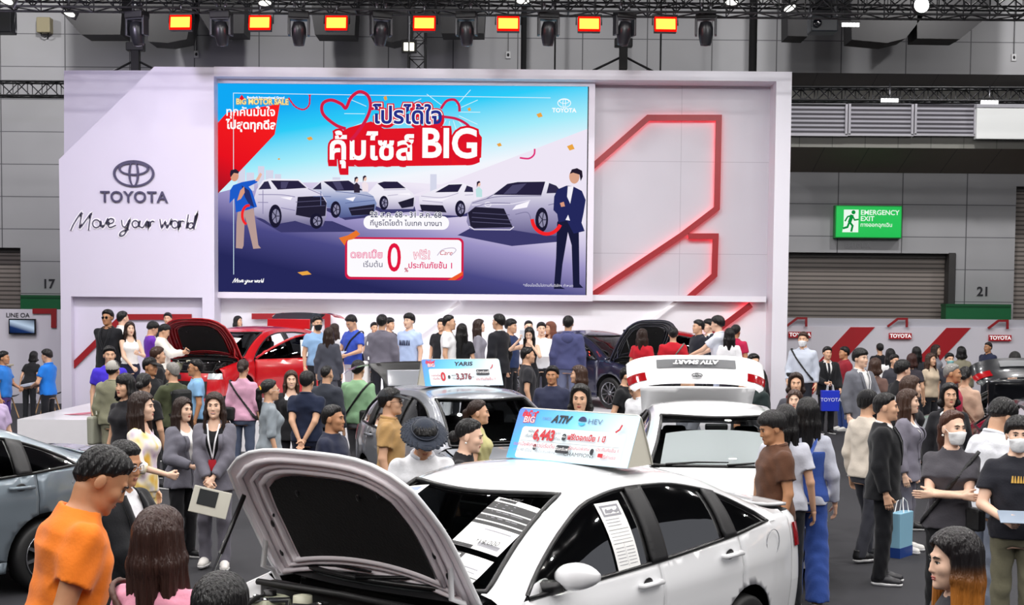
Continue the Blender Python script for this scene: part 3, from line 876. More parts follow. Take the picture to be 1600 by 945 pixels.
for k, px_ in enumerate((214, 346, 467, 595.5, 729, 857, 976, 1103)):
    p = at(px_, 33, YT)
    o = thing('moving_head', ords[k] + ' black moving-head lamp hanging from the truss, counted from the emblem wing', 'lamp', p, rz=math.radians((k * 53) % 40 - 20), group='moving-head lamps on the truss')
    MB().box((0, 0, .12), (.42, .3, .14)).build('base', blk2, o, bevel=.015)
    yk = MB(); yk.box((-.2, 0, -.1), (.05, .2, .4)); yk.box((.2, 0, -.1), (.05, .2, .4)); yk.box((0, 0, .04), (.42, .2, .05)); yk.build('yoke', mat('#26272c', .45), o, bevel=.01)
    R = Matrix.Rotation(math.radians(12 + k * 3 % 10), 3, 'X')
    hd = MB(); hd.lathe([(.02, .2), (.11, .18), (.15, .05), (.15, -.1), (.12, -.24), (.105, -.3), (.09, -.3), (.085, -.27), (.001, -.27)], 18, M=Matrix.Translation((0, 0, -.2)) @ R.to_4x4()); h_ = hd.build('lamp_head', mat('#1d1d21', .35), o)
    MB().ell((0, 0, 0), (.085, .085, .03), 14, R).build('lens', lensm, h_, loc=Vector((0, 0, -.2)) + R @ Vector((0, 0, -.285)))
    for sx_ in (-.09, .09):
        MB().tube([(sx_, 0, .18), (sx_, 0, .36)], .03, 8).build('clamp', steel, o)
# white work lamps
wl = ((10, 1, 26, 1), (108, 21, 30, 1), (414, 5, 30, 0), (639, 73, 34, 2), (817, 2, 30, 0), (1143, 4, 30, 0), (1234, 13, 30, 1), (1329, 37, 36, 3), (1390, 155, 36.2, 3), (1546, 158, 36.2, 3), (1440, 8, 29, 4))
wn = ('bright white lamp at the very corner of the truss by the dark box', 'bright tilted white lamp above the dark duct near the beige box', 'bright white oval lamp between the first two red panels', 'white twin-lens lamp hanging by the upright lattice mast',
      'white lamp at the top edge over the fifth red panel', 'white lamp at the top edge past the last red panel', 'small tilted white lamp near the grey projector box', 'white lamp bar with five cells beside the projector box',
      'white lamp bar in the lattice truss over the louvres', 'white lamp bar in the lattice truss near the white board', 'round blazing white spotlight on the truss above the dark ducts')
for k, (px_, py_, Y, kind) in enumerate(wl):
    p = at(px_, py_, Y)
    o = thing('work_lamp', wn[k], 'lamp', p)
    if kind == 4:
        MB().lathe([(.001, .02), (.13, .02), (.15, .2), (.1, .3), (.001, .3)], 16, M=Matrix.Rotation(-PI / 2, 4, 'X')).build('housing', blk2, o)
        MB().ell((0, 0, 0), (.15, .04, .15), 18).build('lamp_face', glow('#ffffff', 9), o)
    elif kind == 3:
        MB().box((0, .06, .03), (.5, .1, .1)).build('housing', blk2, o)
        lf = MB()
        for j in range(5): lf.box((-.18 + j * .09, -.005, -.03), (.075, .04, .09))
        lf.build('lamp_face', glow('#ffffff', 3.5), o)
    elif kind == 2:
        MB().box((0, .08, .02), (.36, .14, .3)).build('housing', blk2, o)
        for sx_ in (-.07, .07): MB().box((sx_, -.005, 0), (.1, .03, .18)).build('lamp_face', glow('#fffbe8', 4), o)
    else:
        rr = math.radians(25 if kind == 1 else 0) * (-1 if px_ > 1000 else 1)
        MB().box((0, .07, .02), (.3, .12, .17), rot=(0, rr, 0)).build('housing', blk2, o)
        MB().ell((0, -.005, 0), (.13, .03, .055), 14, Euler((0, rr, 0)).to_matrix()).build('lamp_face', glow('#fffdf4', 5), o)
    hang(o, 0, .1, .4 if kind not in (2,) and k != 7 else 12.7 - p.z)
# dark ducts and boxes hung in front of the hall wall
duct = mat('#1d1c1e', .6, vary=.15)
for k, (pts, Y) in enumerate((([(98, 22), (190, 22), (188, 54), (127, 54)], 37), ([(222, 20), (300, 20), (292, 61), (262, 67), (232, 65)], 37.5), ([(310, 20), (382, 20), (381, 52), (329, 52)], 37.5), ([(487, 22), (556, 22), (554, 55), (492, 54)], 37.5),
          ([(576, 20), (645, 22), (640, 60), (612, 66), (580, 58)], 37), ([(688, 22), (758, 22), (756, 52), (690, 52)], 37), ([(1231, 22), (1264, 22), (1262, 57), (1231, 56)], 37), ([(1330, 22), (1445, 22), (1415, 60), (1386, 67), (1331, 62)], 37.4), ([(1433, 22), (1548, 22), (1500, 61), (1433, 60)], 37.4))):
    P = [A(x, y, Y) for x, y in pts]
    P = [(P[0][0], 11.6), (P[1][0], 11.6)] + P[1:] + [P[0]]
    mb = MB(); mb.prism(P, Y, Y + .9)
    names = ('dark duct hood beside the beige box high on the wall', 'black sagging cover behind the first red lamp', 'dark duct between the first two red lamps', 'dark duct behind the third red lamp', 'black sagging cover near the upright mast', 'dark duct before the fifth red lamp',
             'dark narrow duct behind the projector box', 'black sagging duct next to the round spotlight', 'dark slanted duct below the round spotlight')
    tag(mb.build('air_duct', duct), names[k], 'duct')
# beige box, clocks, projector, camera rigs
p = at(70, 40, 39.84)
o = thing('speaker_box', 'beige square speaker box on the wall below the truss', 'speaker', p)
MB().box((0, 0, 0), (.38, .3, .42)).build('body', mat('#9c9272', .5), o, bevel=.02)
MB().tube([(-.11, -.02, -.2), (-.09, -.02, -.28), (0, -.02, -.32), (.09, -.02, -.28), (.11, -.02, -.2)], .02, 6).build('bracket', blk, o)
for k, (px_, py_) in enumerate(((307, 85), (794, 86), (1584, 90))):
    p = at(px_, py_, YW - .02)
    o = thing('wall_sensor', ('small white wall box with dark slot above the emblem wing', 'small white wall box with dark round hole over the screen', 'small white wall box with dark hole near the far end of the hall wall')[k], 'sensor', p)
    MB().box((0, 0, 0), (.13, .06, .2)).build('body', mat('#c9c9cb', .4), o, bevel=.01)
    MB().ell((0, -.03, 0), (.035, .02, .05), 10).build('lens', blk2, o)
    MB().tube([(0, .0, .1), (0, .0, 2.6)], .012, 6).build('conduit', mat('#5b5b5e', .5), o)
p = at(1285, 40, 33)
o = thing('projector', 'grey projector box slung under the truss by brackets', 'projector', p)
MB().box((0, 0, 0), (.62, .5, .36)).build('body', mat('#3c4148', .35), o, bevel=.03)
MB().lathe([(.001, 0), (.09, 0), (.1, .08), (.07, .1), (.001, .09)], 14, M=Matrix.Translation((-.18, -.25, 0)) @ Matrix.Rotation(PI / 2, 4, 'X')).build('lens', mat('#10131a', .1, coat=1), o)
for sx_ in (-.3, .3): MB().box((sx_, 0, .3), (.03, .3, .36)).build('bracket', steel, o)
p = at(12, 35, 33)
o = thing('cable_box', 'dark blue-black equipment box hung at the end of the truss', 'box', p)
MB().box((-.1, 0, 0), (.5, .4, .52)).build('body', mat('#15181d', .45), o, bevel=.02)
MB().tube([(.2, -.1, .5), (.22, -.1, .2), (.2, -.12, 0), (.22, -.1, -.25)], .015, 6).build('cable', steel, o)
for k, (px_, py_) in enumerate(((212, 88), (974, 82))):
    p = at(px_, py_, 33.5)
    o = thing('stage_rig', ('black rig post with slanted struts above the lilac wing', 'black rig post with slanted struts above the screen corner')[k], 'rig', p)
    MB().box((0, 0, -.1), (.19, .19, .6)).build('post', blk2, o, bevel=.01)
    MB().box((0, 0, .22), (.42, .22, .2)).build('head_block', blk, o, bevel=.02)
    for s in (-1, 1):
        MB().tube([(s * .08, 0, -.12), (s * .72, .1, -.42)], .028, 8).build('strut', blk, o)
    MB().tube([(0, 0, .3), (0, 0, 12.7 - p.z)], .02, 6).build('rod', steel, o)

# ------------------------------------------------------------------ side booths
YB = 34.0
xb0, xb1 = -20.0, A(95, 500, YB)[0]
zb = A(50, 483, YB)[1]
struct(MB().box(((xb0 + xb1) / 2, YB + .1, zb / 2), (xb1 - xb0, .2, zb)).build('wall_booth_left', white_wall))
ppB = 2200 / YB
light_line([(52, 486), (85, 486), (85, 512)], YB, 8 / ppB, redbar, gap=.01, label='red corner line on the booth wall by the hanging television')
x, z = A(28, 492.5, YB)
tag(lettering('LINE OA', .15, mat('#3a3a40', .4), None, (x, YB - .012, z), 'booth_lettering', extrude=.008), 'small dark lettering above the wall television', 'lettering')
p = at(34.5, 510, YB - .14)
o = thing('television', 'black flat television on the booth wall showing a blue picture', 'television', p)
MB().box((0, .03, 0), (42 / ppB, .06, 24 / ppB)).build('bezel', mat('#0b0b0d', .25), o, bevel=.006)
MB().box((0, -.004, 0), (38 / ppB, .008, 20 / ppB)).build('screen', ramp_glow([(0, '#0d1a3a'), (.35, '#20386b'), (.6, '#c8dcf4'), (1, '#0e1a38')], (-.1, -.25), (.05, .25), .8), o)
MB().box((0, .09, 0), (.2, .08, .2)).build('bracket', blk, o)
# counter and chairs at the booth
p = at(25, 600, 32); p.z = 0
o = thing('booth_counter', 'white booth counter with a pale wooden top', 'counter', (-12.3, 31.6, 0))
MB().box((0, 0, .5), (1.9, .55, 1.0)).build('body', mat('#d9d8dc', .4), o, bevel=.01)
MB().box((0, -.02, 1.02), (2.0, .65, .04)).build('counter_top', mat('#d8cdb0', .4), o, bevel=.008)
MB().box((.1, -.05, 1.14), (.32, .04, .2), rot=(.2, 0, 0)).build('leaflet_holder', mat('#c9c4c8', .3), o)
def shell_chair(x, y, rz, label):
    o = thing('shell_chair', label, 'chair', (x, y, 0), rz, 'dark shell chairs at the booth')
    st = MB(); vs, fs = [], []
    prof = [(-.21, .47), (-.15, .445), (0, .435), (.12, .44), (.19, .47), (.225, .56), (.25, .68), (.262, .80)]
    for i, (yy, zz) in enumerate(prof):
        w_ = .22 if i < 5 else .21 - .02 * (i - 5)
        for j in range(9):
            u = -1 + j / 4
            vs.append((u * w_, yy - (.04 * u * u if i > 4 else 0), zz + (.035 * u * u if i < 6 else 0)))
    for i in range(len(prof) - 1):
        for j in range(8): fs.append((i * 9 + j, i * 9 + j + 1, (i + 1) * 9 + j + 1, (i + 1) * 9 + j))
    st.add(vs, fs, 0, True); s_ = st.build('seat_shell', mat('#2a2c31', .4), o)
    md = s_.modifiers.new('thickness', 'SOLIDIFY'); md.thickness = .014
    for a_ in (-1, 1):
        for b_ in (-1, 1):
            MB().tube([(a_ * .12, b_ * .1, .43), (a_ * .22, b_ * .2, 0)], [.016, .011], 7).build('leg', mat('#b08a5c', .5), o)
    return o
shell_chair(-10.7, 29.6, 2.6, 'dark shell chair with wooden legs, nearest the stage edge')
shell_chair(-10.1, 30.6, .6, 'dark shell chair with wooden legs tucked against the booth counter')
# booth wall on the other side, with signs
YQ = 35.0
zq, zq2 = A(1420, 511, YQ)[1], A(1420, 498, YQ)[1]
xq = A(1226, 520, YQ)[0]
struct(MB().box(((xq + 20) / 2, YQ + .1, zq / 2), (20 - xq, .2, zq)).build('wall_booth_right', white_wall))
struct(MB().box(((xq + 20) / 2, YQ + .12, (zq + zq2) / 2), (20 - xq, .1, zq2 - zq)).build('wall_booth_header', mat('#b9b8c0', .3)))
ppQ = 2200 / YQ
for k, (xa, dx) in enumerate(((1290, 0), (1436, 4))):
    P = [A(x, y, YQ - .012) for x, y in ((xa + 39 + dx, 511 + k), (xa + 77 + dx, 511 + k), (xa + 77 - 120 + dx, 640), (xa + 39 - 120 + dx, 640))]
    o = MB().prism(P[::-1], YQ - .02, YQ).build('wall_graphic', mat('#a8141f', .4))
    tag(o, ('broad red slanted band on the white booth wall nearest the pier', 'broad red slanted band on the white booth wall by the farther sign')[k], 'wall graphic')
for k, (xa, y) in enumerate(((1247, 519), (1404, 520), (1561, 523))):
    light_line([(xa - 18, y - 10), (xa - 2, y - 22), (xa + 12, y - 22), (xa + 12, y - 9)], YQ - .05, 3.4 / ppQ, redbar, gap=.02, name='roof_mark', label=('red open angular mark over the booth sign beside the pier', 'red open angular mark over the booth sign in the middle', 'red open angular mark over the booth sign farthest from the pier')[k])
for k, (xa, y) in enumerate(((1250, 523), (1407, 525), (1563, 528))):
    p = at(xa, y, YQ - .1)
    o = thing('booth_sign', ('small red name sign partly hidden by the masked visitor in pale grey', 'small red name sign between the two slanted red bands', 'small red name sign near the sale board on the silver car')[k], 'sign', p)
    MB().box((0, .03, 0), (35 / ppQ, .06, 9.5 / ppQ)).build('plate', mat('#a5111d', .35, emit=.15), o, bevel=.004)
    lettering('TOYOTA', 8 / ppQ, mat('#ffffff', .4, emit=.4), o, (0, -.004, 0), bold=.004)
# ------------------------------------------------------------------ cars
class Curve:
    def __init__(s, pts):
        p = sorted(pts)
        s.x = np.array([a for a, _ in p], float)
        s.y = np.array([b for _, b in p], float)
        d = np.diff(s.y) / np.diff(s.x)
        m = np.zeros(len(p))
        m[0], m[-1] = d[0], d[-1]
        for i in range(1, len(p) - 1):
            m[i] = 0 if d[i - 1] * d[i] <= 0 else 2 * d[i - 1] * d[i] / (d[i - 1] + d[i])
        s.m = m
    def __call__(s, q):
        q = np.clip(np.asarray(q, float), s.x[0], s.x[-1])
        i = np.clip(np.searchsorted(s.x, q) - 1, 0, len(s.x) - 2)
        h = s.x[i + 1] - s.x[i]
        t = (q - s.x[i]) / h
        return ((2 * t ** 3 - 3 * t ** 2 + 1) * s.y[i] + (t ** 3 - 2 * t ** 2 + t) * h * s.m[i] + (-2 * t ** 3 + 3 * t ** 2) * s.y[i + 1] + (t ** 3 - t ** 2) * h * s.m[i + 1])
SEDAN = dict(
    xf=2.14, xr=-2.285, xfs=1.86, xrs=-1.98, wb=1.31, wr=.305,
    W=[(-2.3, .74), (-2.0, .80), (-1.6, .845), (-1.2, .862), (0, .868), (1.2, .862), (1.6, .845), (1.86, .80), (2.2, .70)],
    zb=[(-2.3, 1.02), (-1.9, 1.03), (-1.6, 1.03), (-1.2, 1.0), (-.3, .955), (.9, .925), (1.15, .91), (1.6, .82), (2.0, .70), (2.2, .66)],
    zs=[(-2.3, 1.06), (-2.1, 1.065), (-1.9, 1.08), (-1.75, 1.115), (-1.45, 1.225), (-1.05, 1.355), (-.6, 1.418), (-.2, 1.43), (.15, 1.395), (.55, 1.255), (.9, 1.075), (1.1, .965), (1.2, .935), (1.6, .855), (2.0, .745), (2.2, .70)],
    Yr=[(-2.3, .66), (-1.9, .68), (-1.7, .64), (-1.4, .585), (-1.0, .56), (-.2, .57), (.3, .585), (.7, .64), (1.1, .735), (1.2, .755), (1.6, .74), (2.0, .64), (2.2, .56)],
    zc=[(-2.3, 1.09), (-2.1, 1.10), (-1.85, 1.125), (-1.7, 1.16), (-1.4, 1.28), (-1.0, 1.415), (-.6, 1.468), (-.2, 1.478), (.2, 1.445), (.45, 1.36), (.8, 1.19), (1.1, 1.045), (1.2, 1.01), (1.6, .93), (2.0, .80), (2.2, .72)],
    dlo=[(-1.64, 1.055), (-1.5, 1.13), (-1.3, 1.215), (-1.0, 1.30), (-.6, 1.36), (-.2, 1.372), (.15, 1.335), (.5, 1.195), (.8, 1.03), (.93, .945)],
    win=[(.93, -.22), (-.36, -1.05), (-1.17, -1.64)], pil=[(-.22, -.36), (-1.05, -1.17)], doors=[(.96, -.29), (-.29, -1.22)],
    roof=(-1.0, .33), deck=-1.74, cowl=1.21,
    rearp=[(.2, -2.18), (.45, -2.285), (.7, -2.27), (.9, -2.235), (1.0, -2.235), (1.06, -2.24)], frontp=[(.18, 2.06), (.4, 2.14), (.6, 2.115), (.72, 2.03), (.8, 1.96)])
HATCH = dict(SEDAN)
HATCH.update(xr=-1.98, xrs=-1.72,
    W=[(-2.0, .72), (-1.72, .80), (-1.4, .85), (-1.2, .862), (0, .868), (1.2, .862), (1.6, .845), (1.86, .80), (2.2, .70)],
    zs=[(-2.0, 1.0), (-1.88, 1.04), (-1.75, 1.18), (-1.6, 1.345), (-1.4, 1.42), (-1.05, 1.45), (-.6, 1.47), (-.2, 1.465), (.15, 1.42), (.55, 1.27), (.9, 1.085), (1.1, .965), (1.2, .935), (1.6, .855), (2.0, .745), (2.2, .70)],
    Yr=[(-2.0, .66), (-1.8, .64), (-1.5, .57), (-1.0, .57), (-.2, .575), (.3, .585), (.7, .64), (1.1, .735), (1.2, .755), (1.6, .74), (2.0, .64), (2.2, .56)],
    zc=[(-2.0, 1.0), (-1.88, 1.08), (-1.75, 1.23), (-1.6, 1.41), (-1.45, 1.475), (-1.0, 1.505), (-.6, 1.52), (-.2, 1.515), (.2, 1.475), (.45, 1.375), (.8, 1.20), (1.1, 1.045), (1.2, 1.01), (1.6, .93), (2.0, .80), (2.2, .72)],
    dlo=[(-1.62, 1.09), (-1.5, 1.24), (-1.35, 1.33), (-1.0, 1.385), (-.6, 1.405), (-.2, 1.40), (.15, 1.35), (.5, 1.205), (.8, 1.035), (.93, .945)],
    zb=[(-2.0, 1.0), (-1.9, 1.0), (-1.6, 1.04), (-1.2, 1.02), (-.3, .965), (.9, .925), (1.15, .91), (1.6, .82), (2.0, .70), (2.2, .66)],
    win=[(.93, -.22), (-.36, -1.1), (-1.2, -1.62)], pil=[(-.22, -.36), (-1.1, -1.2)],
    roof=(-1.42, .30), deck=-1.84, rearp=[(.2, -1.88), (.45, -1.98), (.7, -1.96), (.9, -1.92), (1.0, -1.90)])
G_ = Curve([(0, .90), (.2, .93), (.4, .972), (.62, 1.0), (.78, .998), (.88, .985), (.95, .965), (1.0, .945)])

def glass_mat(tint, key):
    k = ('glass', key)
    if k in _M: return _M[k]
    m = bpy.data.materials.new('car_glass'); m.use_nodes = True
    nt = m.node_tree; nt.nodes.clear()
    tr = nt.nodes.new('ShaderNodeBsdfTransparent'); tr.inputs[0].default_value = tuple(tint) + (1,)
    gl = nt.nodes.new('ShaderNodeBsdfGlossy'); gl.inputs['Roughness'].default_value = 0.02
    fr = nt.nodes.new('ShaderNodeFresnel'); fr.inputs[0].default_value = 1.5
    mx = nt.nodes.new('ShaderNodeMixShader'); o = nt.nodes.new('ShaderNodeOutputMaterial')
    nt.links.new(fr.outputs[0], mx.inputs[0]); nt.links.new(tr.outputs[0], mx.inputs[1]); nt.links.new(gl.outputs[0], mx.inputs[2]); nt.links.new(mx.outputs[0], o.inputs[0])
    _M[k] = m
    return m
g_side = glass_mat((.03, .033, .036), 'side')
g_wind = glass_mat((.42, .46, .46), 'wind')
rubber = mat('#141415', .55)
trimb = mat('#0c0c0e', .35)
plast = mat('#1c1c1e', .5)
chrome = mat('#c9c9cc', .12, metal=1)
alloy = mat('#8f9196', .25, metal=.9)
redlens = mat('#8d0a12', .12, coat=1, emit=.05)
clearlens = mat('#d8dde2', .08, coat=1, metal=.4)
dark_in = mat('#0e0e10', .7)

def densify(poly, res):
    out = []
    n = len(poly)
    for i in range(n):
        a, b = Vector(poly[i]), Vector(poly[(i + 1) % n])
        k = max(1, int((b - a).length / res))
        out += [tuple(a + (b - a) * j / k) for j in range(k)]
    return out
def inside(poly, x, y):
    c = np.zeros(x.shape, bool)
    n = len(poly)
    for i in range(n):
        x0, y0 = poly[i]; x1, y1 = poly[(i + 1) % n]
        if y0 == y1: continue
        k = ((y0 > y) != (y1 > y)) & (x < (x1 - x0) * (y - y0) / (y1 - y0) + x0)
        c ^= k
    return c
def sheet(poly, fn, res, flip=False, thick=0.0, holes=()):
    """surface over a 2D outline: fn maps arrays (a, b) to x, y, z"""
    P = densify(poly, res)
    nb = len(P)
    a = np.array(P)
    gx, gy = np.meshgrid(np.arange(a[:, 0].min() + res / 2, a[:, 0].max(), res), np.arange(a[:, 1].min() + res / 2, a[:, 1].max(), res))
    gx, gy = gx.ravel(), gy.ravel()
    k = inside(P, gx, gy)
    gx, gy = gx[k], gy[k]
    if len(gx):
        dm = np.min((gx[:, None] - a[None, :, 0]) ** 2 + (gy[:, None] - a[None, :, 1]) ** 2, axis=1)
        gx, gy = gx[dm > (res * .45) ** 2], gy[dm > (res * .45) ** 2]
    pts = [Vector(p) for p in P] + [Vector((x, y)) for x, y in zip(gx, gy)]
    vo, eo, fo, _, _, _ = delaunay_2d_cdt(pts, [(i, (i + 1) % nb) for i in range(nb)], [], 1, 1e-6)
    q = np.array([tuple(v) for v in vo])
    x, y, z = fn(q[:, 0], q[:, 1])
    V = np.stack([x, y, z], 1)
    F = [tuple(f) for f in fo]
    # orient: compare with the flip flag through signed area in 2D
    F2 = []
    for f in F:
        s = sum(q[f[i]][0] * q[f[(i + 1) % len(f)]][1] - q[f[(i + 1) % len(f)]][0] * q[f[i]][1] for i in range(len(f)))
        F2.append(f if (s > 0) != flip else tuple(reversed(f)))
    return V.tolist(), F2

def make_car(name, label, spec, paint, loc, heading, group=None, res=.06, hood=None, trunk=None, tailgate=None, door_open=None, wind_tint=None, detail=False, mirrors=None, base_z=0.0):
    S = {k: (Curve(v) if k in ('W', 'zb', 'zs', 'Yr', 'zc', 'dlo', 'rearp', 'frontp') else v) for k, v in spec.items()}
    root = thing(name, label, 'car', (loc[0], loc[1], base_z), math.radians(heading), group)
    body_m = mat(paint, .28, coat=1.0, metal=.0 if paint in ('#e9eaec', '#b70d18') else .35)
    def Y(x, z):
        x = np.asarray(x, float); z = np.asarray(z, float)
        zb, zs = S['zb'](x), S['zs'](x)
        W = S['W'](x)
        low = W * G_(z / zb)
        u = np.clip((z - zb) / np.maximum(zs - zb, .02), 0, 1)
        yb = W * .945
        hi = yb + (S['Yr'](x) - yb) * u + .035 * np.sin(PI * u) * np.clip((zs - zb) / .4, 0, 1)
        return np.where(z <= zb, low, hi)
    def side(off=0.0, sgn=1):
        def fn(a, b):
            y = Y(a, b)
            crease = .008 * np.exp(-((b - .80) / .03) ** 2) * ((a < 1.5) & (a > -1.9)) - .012 * np.exp(-((b - .52) / .09) ** 2) * np.clip(1 - (np.abs(a + .1) / 1.1) ** 4, 0, 1)
            return a, sgn * (y + crease + off), b
        return fn
    def top(off=0.0):
        def fn(a, b):
            zs, zc, Yr = S['zs'](a), S['zc'](a), S['Yr'](a)
            return a, b, zs + (zc - zs) * (1 - np.clip(np.abs(b) / Yr, 0, 1) ** 2.3) + off
        return fn
    def part(nm, VF, m, par=root, smooth=True, thick=0.0):
        mb = MB(); mb.add(VF[0], VF[1], 0, smooth)
        o = mb.build(nm, m, par)
        if thick:
            md = o.modifiers.new('thickness', 'SOLIDIFY'); md.thickness = thick; md.offset = -1
        return o
    def both(nm, poly, m, off=0.0, par=root, only=(1, -1), thick=.012, r=res):
        out = []
        for s in only:
            out.append(part(nm, sheet(poly, side(off, s), r, flip=(s > 0)), m, par, thick=thick))
        return out
    g = .004
    wbx, wr, ar = S['wb'], S['wr'], S['wr'] + .065
    zc_w = wr
    def arch(cx, x_lo, x_hi, zlow):
        """arch outline points from x_hi side to x_lo side above zlow"""
        pts = []
        for k in range(17):
            a = PI * k / 16
            x, z = cx + ar * math.cos(a), zc_w + ar * math.sin(a)
            pts.append((x, z))
        return [p for p in pts if x_lo - 1e-6 <= p[0] <= x_hi + 1e-6 and p[1] >= zlow]
    # panels in side view
    xfs, xrs = S['xfs'], S['xrs']
    d0, d1 = S['doors']
    zb = lambda x: float(S['zb'](x))
    zsf = lambda x: float(S['zs'](x))
    sill = .30
    fr_x = d0[0]
    fend = [(fr_x + g, sill)] + [(wbx - ar, sill)] + [p for p in reversed(arch(wbx, -9, 9, sill))] + [(wbx + ar, sill), (xfs, sill)]
    fend += [(xfs - (xfs - fr_x - g) * k / 12, zsf(xfs - (xfs - fr_x - g) * k / 12) - .004 if xfs - (xfs - fr_x - g) * k / 12 > 1.12 else zb(xfs - (xfs - fr_x - g) * k / 12)) for k in range(13)]
    both('fender', fend, body_m)
    hid = {'door': door_open}
    def door_poly(a, b, rear):
        p = [(b + g, zb(b))] if not rear else []
        if rear:
            xs = wbx
            ac = [q for q in arch(-wbx, -9, b + 2, sill) if q[0] >= b + g]
            low = [(max(q[0] for q in ac), sill)] + ac + [(b + g, zc_w + math.sqrt(max(0, ar ** 2 - (b + g + wbx) ** 2)))] if ac else [(b + g, sill)]
            # go: front-bottom -> along sill to arch -> up arch to b -> up to belt
            p = [(a - g, sill)] + low + [(b + g, zb(b))]
        else:
            p = [(a - g, sill), (b + g, sill), (b + g, zb(b))]
        n = 8
        p += [(b + g + (a - b - 2 * g) * k / n, zb(b + (a - b) * k / n)) for k in range(1, n + 1)]
        return p
    for k, (a, b) in enumerate((d0, d1)):
        pol = door_poly(a, b, k == 1)
        for s in (1, -1):
            par = root
            hingeM = None
            dr = part('door', sheet(pol, side(0, s), res, flip=(s > 0)), body_m, root, thick=.03)
            xh = b + .14
            zh = zb(xh) - .095
            yh = float(Y(xh, zh)) * s
            rec = MB(); rec.ell((xh + .02, yh + s * .002, zh), (.05, .006, .036), 14); rec.build('handle_recess', trimb, dr)
            hb = MB(); hb.tube([(xh - .09, yh + s * .006, zh), (xh - .085, yh + s * .034, zh), (xh + .12, yh + s * .036, zh + .003), (xh + .125, yh + s * .008, zh + .003)], [.014, .016, .017, .014], 8)
            hb.build('handle', body_m, dr)
            if k == 0:
                par = dr
            if door_open and door_open == (k, s):
                M = Matrix.Translation((a, s * .84, 0)) @ Matrix.Rotation(math.radians(-s * 52), 4, 'Z') @ Matrix.Translation((-a, -s * .84, 0))
                fr = MB()
                pts = [(x, float(Y(x, z)) * s, z) for x, z in [(b + .04, zb(b))] + [(b + .04 + (a - .06 - b) * q / 8, float(S['dlo'](b + .04 + (a - .06 - b) * q / 8))) for q in range(9)]]
                fr.tube(pts, .022, 8); fr.build('window_frame', body_m, dr)
                gp = [(b + .05, zb(b) + .0)] + [(b + .05 + (a - .1 - b) * q / 8, zb(b + .05 + (a - .1 - b) * q / 8)) for q in range(1, 9)] + [(b + .05 + (a - .1 - b) * q / 8, float(S['dlo'](b + .05 + (a - .1 - b) * q / 8)) - .015) for q in range(8, -1, -1)]
                part('window_glass', sheet(gp, side(-.004, s), res, flip=(s > 0)), g_side, dr)
                dr.matrix_local = M
    qx = d1[1]
    quart = [(qx - g, zb(qx)), (qx - g, zc_w + math.sqrt(max(1e-6, ar ** 2 - (qx - g + wbx) ** 2)) if abs(qx - g + wbx) < ar else sill)] + [q for q in arch(-wbx, -9, qx - g, sill)] + [(-wbx - ar, sill), (xrs, sill)]
    quart += [(xrs, zsf(xrs) - .004)]
    nq = 14
    dl0 = S['dlo'].x[0]
    for k in range(1, nq):
        x = xrs + (qx - xrs) * k / nq
        quart.append((x, zsf(x) - .004 if x < dl0 - .02 else zb(x)))
    both('quarter_panel', quart, body_m)
    both('sill', [(wbx - ar, .2), (wbx - ar, sill - g), (-wbx + ar, sill - g), (-wbx + ar, .2)], mat(paint, .3, coat=1))
    # wheel arch liners and dark inner body
    ib = MB()
    n = 40
    for s in (1, -1):
        xs = np.linspace(xrs, xfs, n)
        zz = np.linspace(.22, 1, 6)
        vs, fs = [], []
        for x in xs:
            zt = (zb(x))
            for q in zz:
                z = .22 + (zt - .22) * (q - .22) / .78
                inarch = min(abs(x - wbx), abs(x + wbx)) < ar + .02 and z < zc_w + ar
                vs.append((x, s * (float(Y(x, z)) - (.02 if not inarch else .25)), z))
        for i in range(n - 1):
            for j in range(5):
                f = (i * 6 + j, (i + 1) * 6 + j, (i + 1) * 6 + j + 1, i * 6 + j + 1)
                fs.append(f if s < 0 else f[::-1])
        ib.add(vs, fs, 0, True)
    ib.box((0, 0, .24), (3.9, 1.45, .06))
    ib.build('inner_body', dark_in, root)
    # bumpers and end faces
    def fascia(nm, prof, x1, zlo, zhi, m, off=0.0, tlo=-90, thi=90, nt=28, nz=10, par=root, sgnx=1):
        vs, fs = [], []
        for j in range(nz + 1):
            z = zlo + (zhi - zlo) * j / nz
            y1 = float(Y(x1, min(z, zsf(x1) - .005)))
            xe = float(prof(z))
            for i in range(nt + 1):
                t = math.radians(tlo + (thi - tlo) * i / nt)
                c, s_ = math.cos(t), math.sin(t)
                y = (y1 + off) * math.copysign(abs(s_) ** .62, s_)
                x = x1 + (xe + math.copysign(off, xe) - x1) * abs(c) ** .62
                vs.append((x, y, z))
        for j in range(nz):
            for i in range(nt):
                f = (j * (nt + 1) + i, j * (nt + 1) + i + 1, (j + 1) * (nt + 1) + i + 1, (j + 1) * (nt + 1) + i)
                fs.append(f if sgnx > 0 else f[::-1])
        mb = MB(); mb.add(vs, fs, 0, True)
        return mb.build(nm, m, par)
    fascia('rear_bumper', S['rearp'], xrs, .22, .60, body_m, sgnx=-1)
    rear_top = 1.055 if spec is not HATCH else .99
    fascia('front_bumper', S['frontp'], xfs, .2, .70, body_m)
    gr = fascia('grille', S['frontp'], xfs, .26, .56, plast, .006, -38, 38)
    MB().box((float(S['frontp'](.62)) + .015, 0, .63), (.012, .12, .08)).build('emblem', chrome, root)
